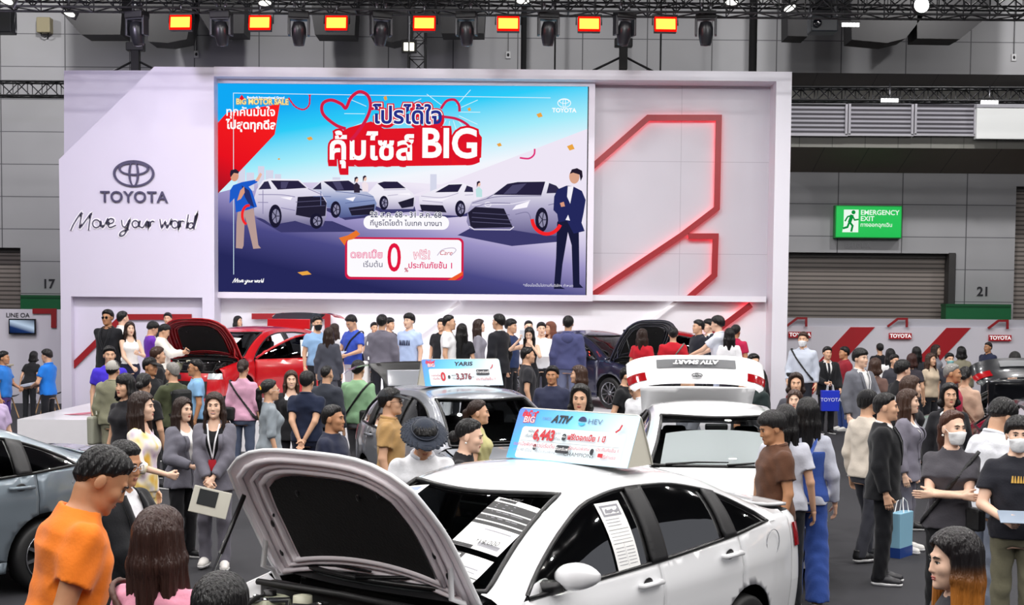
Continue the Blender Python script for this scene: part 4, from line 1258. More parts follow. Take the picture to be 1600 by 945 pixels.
    for s in (1, -1):
        fascia('headlamp', S['frontp'], xfs - .0, .60, .70, clearlens, .008, *((38, 86) if s > 0 else (-86, -38)), nt=10, nz=4)
        for wx in (wbx, -wbx):
            wv = thing_part = bpy.data.objects.new('wheel', None); COL.objects.link(wv); wv.parent = root; wv.location = (wx, s * .755, wr)
            M = Matrix.Rotation(-s * PI / 2, 4, 'X')
            MB().lathe([(.205, -.09), (.27, -.1), (.297, -.075), (wr, -.03), (wr, .03), (.297, .075), (.27, .098), (.205, .09)], 32, M).build('tyre', rubber, wv)
            rm = MB(); rm.lathe([(.207, .092), (.2, .07), (.185, .04), (.0, .03)], 32, M, 0)
            rm.lathe([(.21, .09), (.215, .098), (.205, .1), (.196, .085)], 32, M, 1)
            for q in range(10):
                a_ = 2 * PI * q / 10 + .1
                Mq = M @ Matrix.Rotation(a_, 4, 'Z')
                rm.add([Mq @ Vector(v) for v in ((.03, -.018, .075), (.03, .018, .075), (.2, .03, .088), (.2, .005, .088), (.03, -.018, .05), (.03, .018, .05), (.2, .03, .06), (.2, .005, .06))], [(0, 3, 2, 1), (4, 5, 6, 7), (0, 1, 5, 4), (1, 2, 6, 5), (2, 3, 7, 6), (3, 0, 4, 7)], 1)
            rm.lathe([(.0, .09), (.035, .088), (.045, .07)], 16, M, 1)
            rm.build('rim', [plast, alloy], wv)
    # glasshouse
    dl = S['dlo']
    xs_a, xs_b = float(dl.x[-1]), float(dl.x[0])
    rail = MB()
    for s in (1, -1):
        xs = np.concatenate([np.linspace(1.14, xs_a, 6)[:-1], np.linspace(xs_a, xs_b, 46)[:-1], np.linspace(xs_b, S['deck'] - .02, 8)])
        vs, fs = [], []
        for x in xs:
            zl = float(dl(x)) if xs_b <= x <= xs_a else zb(x)
            zh = zsf(x)
            zl = min(zl, zh - .012)
            for q in (0, .35, .7, 1.0):
                z = zl + (zh - zl) * q
                vs.append((x, s * float(Y(x, z)), z))
            Yr_ = float(S['Yr'](x))
            for q in (.02, .045, .07):
                _, yy, z = top(0)(x, Yr_ - q)
                vs.append((x, s * (Yr_ - q), float(z)))
        m_ = 7
        for i in range(len(xs) - 1):
            for j in range(m_ - 1):
                f = (i * m_ + j, (i + 1) * m_ + j, (i + 1) * m_ + j + 1, i * m_ + j + 1)
                fs.append(f if s > 0 else f[::-1])
        rail.add(vs, fs, 0, True)
    rail.build('roof_rail', body_m, root)
    rx0, rx1 = S['roof']
    edge = lambda x: float(S['Yr'](x)) - .055
    def fx(y): return rx1 + .10 - .16 * (y / .55) ** 2          # roof front edge
    def bx(y): return rx0 - .10 + .10 * (y / .55) ** 2          # roof rear edge
    ny = 12
    ysr = [edge(rx1) * (-1 + 2 * k / ny) for k in range(ny + 1)]
    roof_out = [(fx(y), y) for y in ysr] + [(rx1 + (rx0 - rx1) * k / 14, edge(rx1 + (rx0 - rx1) * k / 14)) for k in range(1, 14)] + [(bx(y), y) for y in reversed([edge(rx0) * (-1 + 2 * k / ny) for k in range(ny + 1)])] + [(rx0 + (rx1 - rx0) * k / 14, -edge(rx0 + (rx1 - rx0) * k / 14)) for k in range(1, 14)]
    part('roof', sheet(roof_out, top(0), res), body_m, thick=.008)
    part('headliner', sheet(roof_out, top(-.035), .1), dark_in)
    cw = S['cowl']
    def cx(y): return cw + .10 - .20 * (y / .7) ** 2
    ecw = edge(cw)
    wind = [(fx(y) + .006, y) for y in ysr] + [(rx1 - .06 + (cw - .1 - rx1 + .06) * k / 12, edge(rx1 - .06 + (cw - .1 - rx1 + .06) * k / 12)) for k in range(1, 13)] + [(cx(ecw * (1 - 2 * k / 12)), ecw * (1 - 2 * k / 12)) for k in range(1, 12)] + [(cw - .1 + (rx1 - cw + .04) * k / 12, -edge(cw - .1 + (rx1 - cw + .04) * k / 12)) for k in range(0, 12)]
    ws = part('windshield', sheet(wind, top(-.004), res), wind_tint or g_wind)
    bd = MB()
    wp = [tuple(float(v) for v in q) for q in zip(*top(-.0)(np.array([p[0] for p in densify(wind, .08)]), np.array([p[1] for p in densify(wind, .08)])))]
    bd.tube(wp + [wp[0]], .016, 6); bd.build('windshield_seal', trimb, root)
    # cowl and wipers
    cwl = [(cx(y) - .01, y) for y in [ecw * (-1 + 2 * k / 10) for k in range(11)]] + [(cw + .145 - .17 * (y / .7) ** 2, y) for y in [ecw * (1 - 2 * k / 10) for k in range(11)]]
    part('cowl', sheet(cwl, top(-.03), res, flip=True), plast)
    for y0, y1 in ((-.55, .02), (.0, .58)):
        pw = [(cx(y0) + .03, y0), (cx((y0 + y1) / 2) - .05, (y0 + y1) / 2), (cx(y1) - .06, y1)]
        a_, b_ = np.array([p[0] for p in pw]), np.array([p[1] for p in pw])
        P = [tuple(float(c) for c in q) for q in zip(*top(.02)(a_, b_))]
        MB().tube(P, [.014, .009, .006], 6).build('wiper', trimb, root)
    # side windows, pillars
    for s in (1, -1):
        for kk, (a, b) in enumerate(S['win']):
            if door_open and kk == 0 and door_open == (0, s): continue
            n = 14
            p = [(a + (b - a) * k / n, zb(a + (b - a) * k / n) + .006) for k in range(n + 1)] + [(b + (a - b) * k / n, max(float(dl(b + (a - b) * k / n)) - .006, zb(b + (a - b) * k / n) + .007)) for k in range(n + 1)]
            part('side_window', sheet(p, side(-.006, s), res, flip=(s < 0)), g_side)
        for a, b in S['pil']:
            p = [(a + .01, zb(a) + .004), (b - .01, zb(b) + .004), (b - .01, float(dl(b)) - .004), (a + .01, float(dl(a)) - .004)]
            part('pillar', sheet(p, side(-.002, s), res, flip=(s < 0)), plast, thick=.02)
        sb = MB()
        pts = [(xs_a + (xs_b - xs_a) * k / 24, zb(xs_a + (xs_b - xs_a) * k / 24) + .004) for k in range(25)] + [(xs_b + (xs_a - xs_b) * k / 30, float(dl(xs_b + (xs_a - xs_b) * k / 30)) - .004) for k in range(1, 31)]
        P = [(x, s * (float(Y(x, z)) + .0), z) for x, z in pts]
        sb.tube(P, .013, 6); sb.build('window_trim', trimb, root)
        # mirror
        xm_, zm_ = .70, zb(.70) + .07
        ym = float(Y(xm_, zm_))
        mm = MB(); mm.tube([(xm_ + .06, s * (ym - .02), zm_ - .05), (xm_ + .01, s * (ym + .09), zm_ - .03)], [.05, .03], 8)
        mo = mm.build('mirror_foot', trimb, root)
        prof = MB()
        vs, fs = [], []
        nu, nv = 14, 10
        for i in range(nv + 1):
            t_ = i / nv
            w_ = math.sin(PI * min(max(t_, .02), .98)) ** .42
            for k in range(nu):
                a_ = 2 * PI * k / nu
                cxx = math.copysign(abs(math.cos(a_)) ** .75, math.cos(a_)); szz = math.copysign(abs(math.sin(a_)) ** .8, math.sin(a_))
                vs.append((xm_ - .01 + .075 * w_ * cxx * (1 if cxx > 0 else .55) - .05 * t_, s * (ym + .03 + .235 * t_), zm_ + .015 + .083 * w_ * (1 - .25 * t_) * szz + .012 * t_))
        for i in range(nv):
            for k in range(nu):
                f = (i * nu + k, i * nu + (k + 1) % nu, (i + 1) * nu + (k + 1) % nu, (i + 1) * nu + k)
                fs.append(f if s < 0 else f[::-1])
        fs += [tuple(range(nu)), tuple(nv * nu + k for k in reversed(range(nu)))]
        prof.add(vs, fs, 0, True)
        prof.build('mirror', body_m, mo)
        if spec is SEDAN or True:
            xd, zd = -wbx - .33, zb(-1.6) - .13
            if s == 1:
                fd = MB(); fd.tube([(xd + .085 * math.cos(q * PI / 10), float(Y(xd, zd)) + .006, zd + .085 * math.sin(q * PI / 10)) for q in range(21)], .0035, 5); fd.build('fuel_flap', mat('#8d8f93', .4), root)
    # rear: backlight, deck, lamps
    dk = S['deck']
    ybk = [edge(rx0) * (-1 + 2 * k / ny) for k in range(ny + 1)]
    back = [(bx(y) - .006, y) for y in reversed(ybk)]
    nb_ = 10
    back = [(bx(y) - .006, y) for y in ybk] + [(rx0 + (dk - rx0) * k / nb_, edge(rx0 + (dk - rx0) * k / nb_)) for k in range(1, nb_ + 1)] + [(dk - .03 * (1 - (y / edge(dk)) ** 2), y) for y in [edge(dk) * (1 - 2 * k / 10) for k in range(1, 10)]] + [(dk + (rx0 - dk) * k / nb_, -edge(dk + (rx0 - dk) * k / nb_)) for k in range(0, nb_)]
    lift = None
    hinge = (dk - .02, 0, float(S['zc'](dk)))
    lid = root
    if spec is SEDAN or spec.get('deck') == SEDAN['deck']:
        part('rear_window', sheet(back, top(-.004), res, flip=True), g_side)
        xe = -2.235
        lid_out = [(dk - .04 - .03 * (1 - (y / edge(dk)) ** 2), y) for y in [edge(dk) * (-1 + 2 * k / 10) for k in range(11)]] + [(xe + .03 * (y / .6) ** 2, y) for y in [(float(S['Yr'](xe)) - .03) * (1 - 2 * k / 10) for k in range(11)]]
        lid = part('trunk_lid', sheet(lid_out, top(0), res, flip=True), body_m, thick=.02)
        fascia('lid_face', S['rearp'], xrs, .60, rear_top, body_m, 0, -70, 70, sgnx=-1, par=lid)
        fascia('rear_corner', S['rearp'], xrs, .60, rear_top, body_m, 0, -90, -71, 6, sgnx=-1)
        fascia('rear_corner', S['rearp'], xrs, .60, rear_top, body_m, 0, 71, 90, 6, sgnx=-1)
        for s in (1, -1):
            fascia('tail_lamp', S['rearp'], xrs, .83, .985, redlens, .010, *((71.5, 89) if s > 0 else (-89, -71.5)), nt=8, nz=4, sgnx=-1)
            fascia('lid_lamp', S['rearp'], xrs, .84, .97, redlens, .008, *((35, 69) if s > 0 else (-69, -35)), nt=8, nz=4, sgnx=-1, par=lid)
        fascia('number_plate', S['rearp'], xrs, .68, .80, mat('#5b5d60', .4), .012, -22, 22, nt=6, nz=2, sgnx=-1, par=lid)
        em = oval_emblem(MB(), .06, .04, Matrix.Rotation(PI / 2, 4, 'Z'), .006).build('emblem', chrome, lid, loc=(-2.252, 0, .93))
        part('trunk_floor', sheet([(-1.7, -.62), (-1.7, .62), (-2.2, .6), (-2.2, -.6)], lambda a, b: (a, b, a * 0 + .72), .2, flip=True), dark_in)
        if trunk:
            M = Matrix.Translation(hinge) @ Matrix.Rotation(math.radians(trunk), 4, 'Y') @ Matrix.Translation(-Vector(hinge))
            lid.matrix_local = M
    else:
        hinge = (rx0 - .06, 0, float(S['zc'](rx0)) - .01)
        tg = part('tailgate', sheet(back, top(.0), res, flip=True), trimb, thick=.012)
        bi = [(p[0] * .93 - .12, p[1] * .86) for p in back]
        part('rear_window', sheet(bi, top(.004), res, flip=True), g_side, tg)
        fascia('tailgate_face', S['rearp'], xrs, .60, rear_top, body_m, 0, -72, 72, sgnx=-1, par=tg)
        spo = MB(); spo.box((rx0 - .14, 0, float(S['zc'](rx0)) - .0), (.2, 1.0, .03), rot=(0, .12, 0)); spo.build('spoiler', body_m, tg, bevel=.01)
        for s in (1, -1):
            fascia('tail_lamp', S['rearp'], xrs, .80, .985, redlens, .010, *((72, 89) if s > 0 else (-89, -72)), nt=8, nz=4, sgnx=-1)
            fascia('gate_lamp', S['rearp'], xrs, .82, .96, redlens, .008, *((30, 70) if s > 0 else (-70, -30)), nt=8, nz=4, sgnx=-1, par=tg)
        fascia('rear_corner', S['rearp'], xrs, .60, rear_top, body_m, 0, -90, -73, 6, sgnx=-1)
        fascia('rear_corner', S['rearp'], xrs, .60, rear_top, body_m, 0, 73, 90, 6, sgnx=-1)
        if tailgate:
            M = Matrix.Translation(hinge) @ Matrix.Rotation(math.radians(tailgate), 4, 'Y') @ Matrix.Translation(-Vector(hinge))
            tg.matrix_local = M
    # bonnet
    hx1 = 2.03
    yh_ = [(.66) * (-1 + 2 * k / 12) for k in range(13)]
    hedge = lambda x: float(S['Yr'](x)) - .012
    hr_c, hr_b = (.03, .06) if hood else (.14, .17)
    hood_out = [(cw + hr_c - hr_b * (y / .7) ** 2, y) for y in [hedge(cw + .1) * (-1 + 2 * k / 12) for k in range(13)]]
    hood_out += [(cw - .02 + (hx1 - .1 - cw) * k / 10, hedge(cw - .02 + (hx1 - .1 - cw) * k / 10)) for k in range(1, 11)]
    ye = hedge(hx1 - .12)
    hood_out += [(hx1 + .03 - .15 * (y / ye) ** 4, y) for y in [ye * (1 - 2 * k / 12) for k in range(1, 12)]]
    hood_out += [(hx1 - .12 + (cw - .02 - hx1 + .12) * k / 10, -hedge(hx1 - .12 + (cw - .02 - hx1 + .12) * k / 10)) for k in range(0, 10)]
    hd = part('bonnet', sheet(hood_out, top(0), res, flip=True), body_m)
    if hood:
        inner_m = mat({'#e9eaec': '#f0eaee', '#b70d18': '#7c0a12'}.get(paint, '#2a2b33'), .32, coat=.6)
        cxm = (cw + hx1) / 2 + .04
        def shrink(k, dy=None):
            return [(cxm + (p[0] - cxm) * k, p[1] * (dy or k)) for p in hood_out]
        ii = part('bonnet_inner', sheet(shrink(.995), lambda a, b: (top(-.018)(a, b)[0], b, top(-.018)(a, b)[2] - .012 * np.clip(1 - np.abs(b) / .7, 0, 1)), res, flip=False), inner_m, hd)
        ed = MB()
        pe = densify(hood_out, .06)
        P = [tuple(float(c) for c in q) for q in zip(*top(-.010)(np.array([p[0] for p in pe]), np.array([p[1] for p in pe])))]
        ed.tube(P + [P[0]], .0125, 7); ed.build('bonnet_edge', body_m, hd)
        pad = [(cxm - .02 + (p[0] - cxm) * .66, p[1] * .66) for p in hood_out]
        part('insulation_pad', sheet(pad, lambda a, b: (top(-.038)(a, b)[0], b, top(-.038)(a, b)[2]), res, flip=False), mat('#0a0a0b', .85, bump=.3, scale=60), hd)
        for kq in (.72, .80, .9):
            rib = MB(); pr = densify([(cxm - .01 + (p[0] - cxm) * kq, p[1] * kq) for p in hood_out], .07)
            P = [tuple(float(c) for c in q) for q in zip(*top(-.034)(np.array([p[0] for p in pr]), np.array([p[1] for p in pr])))]
            rib.tube(P + [P[0]], .017 if kq != .8 else .012, 8); rib.build('bonnet_rib', inner_m, hd)
        for (x, y) in ((1.55, -.56), (1.62, -.52), (1.8, .2), (1.78, -.25), (1.85, .38), (1.35, -.60), (1.5, .58), (1.38, .62)):
            p_ = top(-.044)(np.array(x), np.array(y)); MB().ell((x, y, float(p_[2])), (.022, .013, .006), 10).build('bonnet_hole', trimb, hd)
        hz = Vector((cw + .0, 0, float(S['zs'](cw + .0)) + .01))
        Mh = Matrix.Translation(hz) @ Matrix.Rotation(-math.radians(hood), 4, 'Y') @ Matrix.Translation(-hz)
        hd.matrix_local = Mh
        for s in (1, -1):
            hg = MB(); a_ = Mh @ Vector((cw + .3, s * .66, .90)); hg.tube([(cw + .02, s * .68, .84), (cw + .08, s * .69, .95), (cw + .16, s * .68, .98), tuple(a_)], .016, 6); hg.build('bonnet_hinge', body_m, root)
        p0_ = Vector((cw + .62, -.68, .80)); p1_ = Mh @ Vector((cw + .62, -.62, .87))
        st_ = MB(); st_.tube([p0_, p0_.lerp(p1_, .45)], .008, 6, 0); st_.tube([p0_.lerp(p1_, .42), p0_.lerp(p1_, .92)], .013, 8, 1); st_.tube([p0_.lerp(p1_, .9), p1_], .022, 8, 1)
        st_.build('prop_strut', [chrome, trimb], root)
        # engine bay
        eb = bpy.data.objects.new('engine_bay', None); COL.objects.link(eb); eb.parent = root
        MB().box((1.6, 0, .48), (.86, 1.3, .06)).build('bay_floor', dark_in, eb)
        for s in (1, -1):
            ap = MB()
            xs = np.linspace(cw + .06, 1.9, 12); vs, fs = [], []
            for x in xs:
                yo = float(S['Yr'](x)) - .004
                zt_ = float(S['zs'](x))
                vs += [(x, s * yo, zt_ - .006), (x, s * (yo - .045), zt_ - .03), (x, s * (yo - .07), zt_ - .075), (x, s * (yo - .13), zt_ - .085), (x, s * (yo - .16), .5)]
            for i in range(11):
                for j in range(4):
                    f = (i * 5 + j, i * 5 + j + 1, (i + 1) * 5 + j + 1, (i + 1) * 5 + j)
                    fs.append(f if s > 0 else f[::-1])
            ap.add(vs, fs, 0, True); ap.build('inner_fender', body_m, eb)
        MB().box((cw + .13, 0, .85), (.12, 1.36, .10)).build('bulkhead', plast, eb, bevel=.02)
        MB().tube([(cw + .20, -.68, .90), (cw + .22, 0, .92), (cw + .20, .68, .90)], .018, 7).build('bulkhead_seal', rubber, eb)
        MB().box((1.90, 0, .70), (.10, 1.26, .07)).build('lock_beam', plast, eb, bevel=.015)
        e1 = MB(); e1.box((1.60, .08, .74), (.40, .54, .22), taper=.92); e1.build('engine_cover', mat('#19191b', .4), eb, bevel=.03)
        e2 = MB()
        for q in range(4): e2.box((1.60, -.12 + q * .13, .86), (.32, .06, .025))
        e2.build('engine_rib', mat('#2b2b2e', .35), eb, bevel=.008)
        MB().box((1.45, .48, .70), (.24, .19, .22)).build('battery', mat('#202123', .4), eb, bevel=.012)
        cr = MB(); cr.box((1.52, -.46, .77), (.22, .18, .2), taper=.85); o_ = cr.build('coolant_tank', mat('#d9dcc0', .25, trans=.3), eb, bevel=.03)
        MB().lathe([(.0, .03), (.035, .028), (.037, 0)], 14, Matrix.Translation((1.52, -.46, .87))).build('tank_cap', trimb, o_)
        br = MB(); br.lathe([(.0, .11), (.05, .1), (.055, 0), (.0, 0)], 14, Matrix.Translation((cw + .30, -.22, .80))); br.build('brake_reservoir', mat('#c9c9b2', .3), eb)
        for q in range(7):
            y_ = -.56 + q * .18
            hs = MB(); hs.tube([(1.40 + .1 * (q % 3), y_, .66), (1.46 + .06 * (q % 2), y_ + .06, .865), (1.64, y_ + .12 * (-1) ** q, .875 - .02 * (q % 3)), (1.82, y_ + .05, .74)], .014 + .006 * (q % 2), 7); hs.build('hose', (rubber, alloy, rubber)[q % 3], eb)
        for q in range(14):
            bl = MB(); bl.lathe([(.0, .014), (.016, .01), (.018, 0)], 8, Matrix.Translation((1.4 + (q * 37 % 40) / 100, -.6 + (q * 53 % 120) / 100, .86 + .01 * (q % 3))))
            bl.build('bolt', chrome, eb)
    # cabin
    cb = bpy.data.objects.new('cabin', None); COL.objects.link(cb); cb.parent = root
    seat_m = mat('#17171a', .6, bump=.2, scale=40)
    for x, y in ((.1, .36), (.1, -.36)):
        s_ = MB(); s_.box((x + .12, y, .52), (.5, .5, .16)); s_.box((x - .2, y, .80), (.16, .48, .6), rot=(0, -.22, 0)); s_.box((x - .30, y, 1.15), (.09, .24, .17), rot=(0, -.15, 0)); s_.build('seat', seat_m, cb, bevel=.04)
    s_ = MB(); s_.box((-.72, 0, .52), (.5, 1.25, .16)); s_.box((-1.02, 0, .82), (.16, 1.25, .6), rot=(0, -.32, 0)); s_.build('rear_bench', seat_m, cb, bevel=.04)
    d_ = MB(); d_.box((.93, 0, .80), (.34, 1.36, .24), rot=(0, .1, 0)); d_.box((1.0, 0, .90), (.3, 1.2, .05)); d_.build('dashboard', mat('#111114', .55), cb, bevel=.05)
    sw = MB(); Ms = Matrix.Translation((.62, -.36, .86)) @ Matrix.Rotation(math.radians(65), 4, 'Y')
    sw.tube([Ms @ Vector((.18 * math.cos(2 * PI * q / 20), .18 * math.sin(2 * PI * q / 20), 0)) for q in range(21)], .016, 7); sw.tube([Ms @ Vector((-.17, 0, 0)), Ms @ Vector((.17, 0, 0))], .02, 6); sw.build('steering_wheel', trimb, cb)
    MB().box((.38, 0, float(S['zc'](.38)) - .12), (.04, .22, .065)).build('inner_mirror', trimb, cb, bevel=.015)
    root['_dummy'] = 0
    del root['_dummy']
    return root, dict(S=S, Y=Y, top=top, side=side, body=body_m, lid=lid)

def on_car(root, fn, poly, m, name='sticker', parent=None, res=.05, flip=False):
    V, F = sheet(poly, fn, res, flip=flip)
    return MB().add(V, F, 0, True).build(name, m, parent or root)
WHITE, RED, GREY, SILV, NAVY, BLACK = '#e9eaec', '#b70d18', '#76818a', '#8f9299', '#23263f', '#0d0f16'
HEAD = -128.3
paper = mat('#f4f4f2', .5)
inkm = mat('#17171b', .5)
greyink = mat('#8d8d93', .5)

def price_board(name, label, w, h, d, loc, rz, main=True, simple=False):
    t = thing(name, label, 'price board', loc, rz)
    th = math.atan2(d / 2, h)
    sl = math.hypot(h, d / 2)
    fm = ramp_glow([(0, '#5a7be0'), (.22, '#3fa6f2'), (.6, '#74cdf4'), (1, '#cfe6f0')], (-w / 2, sl), (w * .15, -.02), emit=False)
    def panel(nm, sgn, m):
        n = MB(); n.prism([(-w / 2, 0), (w / 2, 0), (w / 2, sl - .03)] + [(w / 2 - .03 + .03 * math.cos(q * .52), sl - .03 + .03 * math.sin(q * .52)) for q in range(1, 4)] + [(-w / 2 + .03 - .03 * math.sin(q * .52), sl - .03 + .03 * math.cos(q * .52)) for q in range(0, 4)], 0, .006)
        o = n.build(nm, m, t); o.location = (0, sgn * d / 2, 0); o.rotation_euler = (-th, 0, 0 if sgn < 0 else PI)
        return o
    f = panel('front_panel', -1, fm)
    panel('back_panel', 1, mat('#d8d6cc', .5))
    for s in (-1, 1):
        g = MB(); x = s * (w / 2 - .012)
        g.add([(x - .004, -d / 2 + .01, 0), (x - .004, d / 2 - .01, 0), (x - .004, 0, h - .01), (x + .004, -d / 2 + .01, 0), (x + .004, d / 2 - .01, 0), (x + .004, 0, h - .01)], [(0, 1, 2), (5, 4, 3), (0, 3, 4, 1), (1, 4, 5, 2), (2, 5, 3, 0)])
        g.build('end_gusset', mat('#e6e2d2', .5), t)
    k = [0]
    def yy():
        k[0] -= .0008
        return k[0]
    P = lambda u, v: ((u - .5) * w, sl * (1 - v))
    def rect(u0, v0, u1, v1, m, nm='print_field', r=.02):
        a, b = P(u0, v1), P(u1, v0)
        pts = arc(b[0] - r, a[1] + r, r, r, -90, 0, 4) + arc(b[0] - r, b[1] - r, r, r, 0, 90, 4) + arc(a[0] + r, b[1] - r, r, r, 90, 180, 4) + arc(a[0] + r, a[1] + r, r, r, 180, 270, 4)
        y = yy()
        return MB().face([(x, y, z) for x, z in pts]).build(nm, m, f)
    def tx(s, u, v, sz, c, bold=0, align='CENTER', shear=0, sx=1):
        a, b = P(u, v)
        return lettering(s, sz * sl, c if isinstance(c, bpy.types.Material) else mat(c, .5), f, (a, yy(), b), 'print_lettering', bold=bold, align=align, shear=shear, sx=sx)
    rd, nv = '#c01f2c', '#20242c'
    rect(.07, .37, .93, .985, mat('#dbe8ee', .4))
    tx('คุ้มไซส์', .105, .13, .13, '#d4182c', .004); tx('BIG', .11, .24, .17, '#d4182c', .004); tx('BIG', .11, .24, .17, '#ffffff', .0)
    if main:
        tx('YARIS', .255, .2, .085, '#7d93b4', 0); tx('ATIV', .375, .2, .2, nv, .003, shear=.35, sx=.92)
        c = P(.555, .2); y = yy()
        MB().face([(c[0] + .03 * math.cos(q * PI / 8), y, c[1] + .03 * math.sin(q * PI / 8)) for q in range(0, 9)]).build('print_badge', mat('#1c2b5c', .5), f)
        MB().face([(c[0] + .03 * math.cos(q * PI / 8), y, c[1] + .03 * math.sin(q * PI / 8)) for q in range(9, 16)]).build('print_badge', mat('#35b9d8', .5), f)
        tx('HEV', .66, .2, .14, '#5b7696', 0, sx=1.25)
        tx('ผ่อน', .16, .46, .08, nv); tx('เริ่มต้น', .155, .56, .08, nv)
        tx('6,443', .275, .53, .27, rd, .004, sx=.8); tx('บาท', .39, .47, .065, nv); tx('/เดือน', .39, .58, .065, nv)
        rect(.43, .47, .462, .60, mat(nv, .5), r=.013); tx('หรือ', .446, .53, .05, '#ffffff')
        tx('ฟรี!ดอกเบี้ย 1 ปี', .63, .53, .145, rd, .0015, sx=.9); 
        rect(.09, .655, .91, .662, greyink, r=.0005)
        tx('ดอกเบี้ยพิเศษ', .135, .73, .09, rd); tx('นาน 48 เดือน', .135, .84, .08, greyink); rect(.215, .72, .245, .83, mat(nv, .5), r=.015); tx('หรือ', .23, .775, .055, '#ffffff')
        tx('ดาวน์เริ่มต้น', .31, .74, .1, rd); tx('รับข้อเสนอพิเศษ', .33, .85, .07, greyink)
        rect(.41, .7, .52, .85, mat(nv, .5), r=.012); tx('เลือกรับฟรี', .465, .775, .08, '#ffffff')
        tx('ข้อเสนอพิเศษ', .6, .74, .085, rd); tx('CHAMPIONS', .61, .86, .1, nv, 0, sx=1.15); rect(.695, .72, .725, .84, mat(nv, .5), r=.015)
        tx('ประกันภัยชั้น 1', .83, .73, .085, rd); tx('ฟรีค่าแรง', .85, .86, .085, rd); rect(.765, .80, .805, .87, mat(rd, .5), r=.004)
    elif not simple:
        tx('YARIS', .52, .2, .2, nv, .002, shear=.2, sx=1.3)
        tx('ดอกเบี้ย', .15, .62, .1, rd); tx('เริ่มต้น', .15, .74, .1, rd)
        tx('0', .24, .68, .42, rd, .006, sx=.8); rect(.30, .62, .33, .74, mat(nv, .5), r=.01)
        tx('ผ่อน', .375, .62, .09, nv); tx('เริ่ม', .375, .74, .09, nv); tx('3,376', .5, .68, .3, '#7e2434', .003, sx=.86); tx('บาท', .61, .7, .09, nv)
        rect(.67, .42, .84, .62, mat(nv, .5), r=.014); tx('เลือกรับฟรี', .755, .52, .12, '#ffffff')
        tx('ประกันภัยชั้น 1', .78, .78, .13, rd)
    else:
        tx('ฟรี! ดอกเบี้ย', .6, .52, .16, '#8ea2b8'); rect(.12, .72, .26, .88, mat(nv, .5), r=.01); tx('ประกันภัยชั้น 1', .6, .8, .16, '#a9b6c4'); tx('0%', .3, .55, .2, '#8ea2b8')
    cf = P(.88, .3); v_, f_ = ribbon([(cf[0] - .02, cf[1] - .03), (cf[0] + .005, cf[1] - .01), (cf[0] + .015, cf[1] + .02)], .012, yy())
    MB().add(v_, f_).build('print_ribbon', mat(rd, .5), f)
    return t

def put(O, heading, x, y, z):
    a = math.radians(heading)
    return (O[0] + x * math.cos(a) - y * math.sin(a), O[1] + x * math.sin(a) + y * math.cos(a), z)

O1 = (0.03, 8.30)
car_main, CM = make_car('car', 'large white sedan with its bonnet raised and the board priced 6,443 on its roof', SEDAN, WHITE, O1, HEAD, res=.045, hood=69, detail=True)
zt = float(CM['S']['zc'](-.42))
price_board('price_board', 'blue and white price board reading 6,443 on the roof of the white sedan', .90, .305, .28, put(O1, HEAD, -.42, .15, zt + .003), math.radians(HEAD + 90), True)
# sheets behind the glass
def sheet_paper(car, C, fn, box, rows, name, lab=None, flip=False, hdr=None):
    """paper over box (a0, b0, a1, b1) on a car surface; rows = [(a0, b0, a1, b1, material)] in paper fractions"""
    a0, b0, a1, b1 = box
    q = lambda u0, v0, u1, v1: [(a0 + (a1 - a0) * u0, b0 + (b1 - b0) * v0), (a0 + (a1 - a0) * u1, b0 + (b1 - b0) * v0), (a0 + (a1 - a0) * u1, b0 + (b1 - b0) * v1), (a0 + (a1 - a0) * u0, b0 + (b1 - b0) * v1)]
    o = on_car(car, fn(.0035), q(0, 0, 1, 1), paper, name, flip=flip)
    for u0, v0, u1, v1, m in rows:
        on_car(car, fn(.005), q(u0, v0, u1, v1), m, 'print_line', parent=o, flip=flip)
    return o
topf = lambda off: CM['top'](off)
bl = mat('#0f0f12', .5)
# on the windshield (a = along the car from the top edge down, b = across)
rows = [(.10, .0, .245, 1, bl), (.27, .0, .36, 1, bl), (.385, .0, .475, 1, bl), (.50, .0, .56, 1, bl), (.94, .0, 1, .45, bl)]
rows += [(.02, .06, .07, .42, inkm)] + [(.13 + .035 * k, .12, .14 + .035 * k, .5 - .1 * (k % 2), greyink) for k in range(3)] + [(.29 + .115 * k, .15, .30 + .115 * k, .8, greyink) for k in range(2)] + [(.62, .35, .64, .9, greyink), (.86, .5, .93, .92, greyink)]
sheet_paper(car_main, CM, topf, (.46, .24, .88, .57), rows, 'price_sheet', flip=True)
sheet_paper(car_main, CM, topf, (.92, .20, 1.10, .58), [(0, .0, .22, .5, bl), (.06, .1, .16, .44, paper), (.45, .5, .5, .9, greyink), (.6, .55, .64, .9, greyink), (.78, 0, .82, 1, bl)], 'price_sheet', flip=True)
sheet_paper(car_main, CM, topf, (.40, -.50, .56, -.33), [(.12, .2, .42, .8, mat('#8d9be0', .5)), (.5, .15, .8, .85, mat('#6e73c9', .5))], 'price_sheet', flip=True)
sidef = lambda off: CM['side'](off, 1)
rows = [(.12, .80, .88, .96, greyink), (.2, .83, .8, .93, paper), (.08, .60, .92, .605, inkm), (.08, .40, .92, .405, inkm), (.5, .05, .505, .4, inkm)] + [(.1, .08 + .05 * k, .46, .088 + .05 * k, greyink) for k in range(6)] + [(.56, .08 + .05 * k, .9, .088 + .05 * k, greyink) for k in range(6)] + [(.1, .45 + .05 * k, .9, .455 + .05 * k, greyink) for k in range(3)] + [(.12, .66 + .045 * k, .7, .668 + .045 * k, greyink) for k in range(3)]
sheet_paper(car_main, CM, sidef, (.12, .955, -.10, 1.315), rows, 'price_sheet', flip=False)
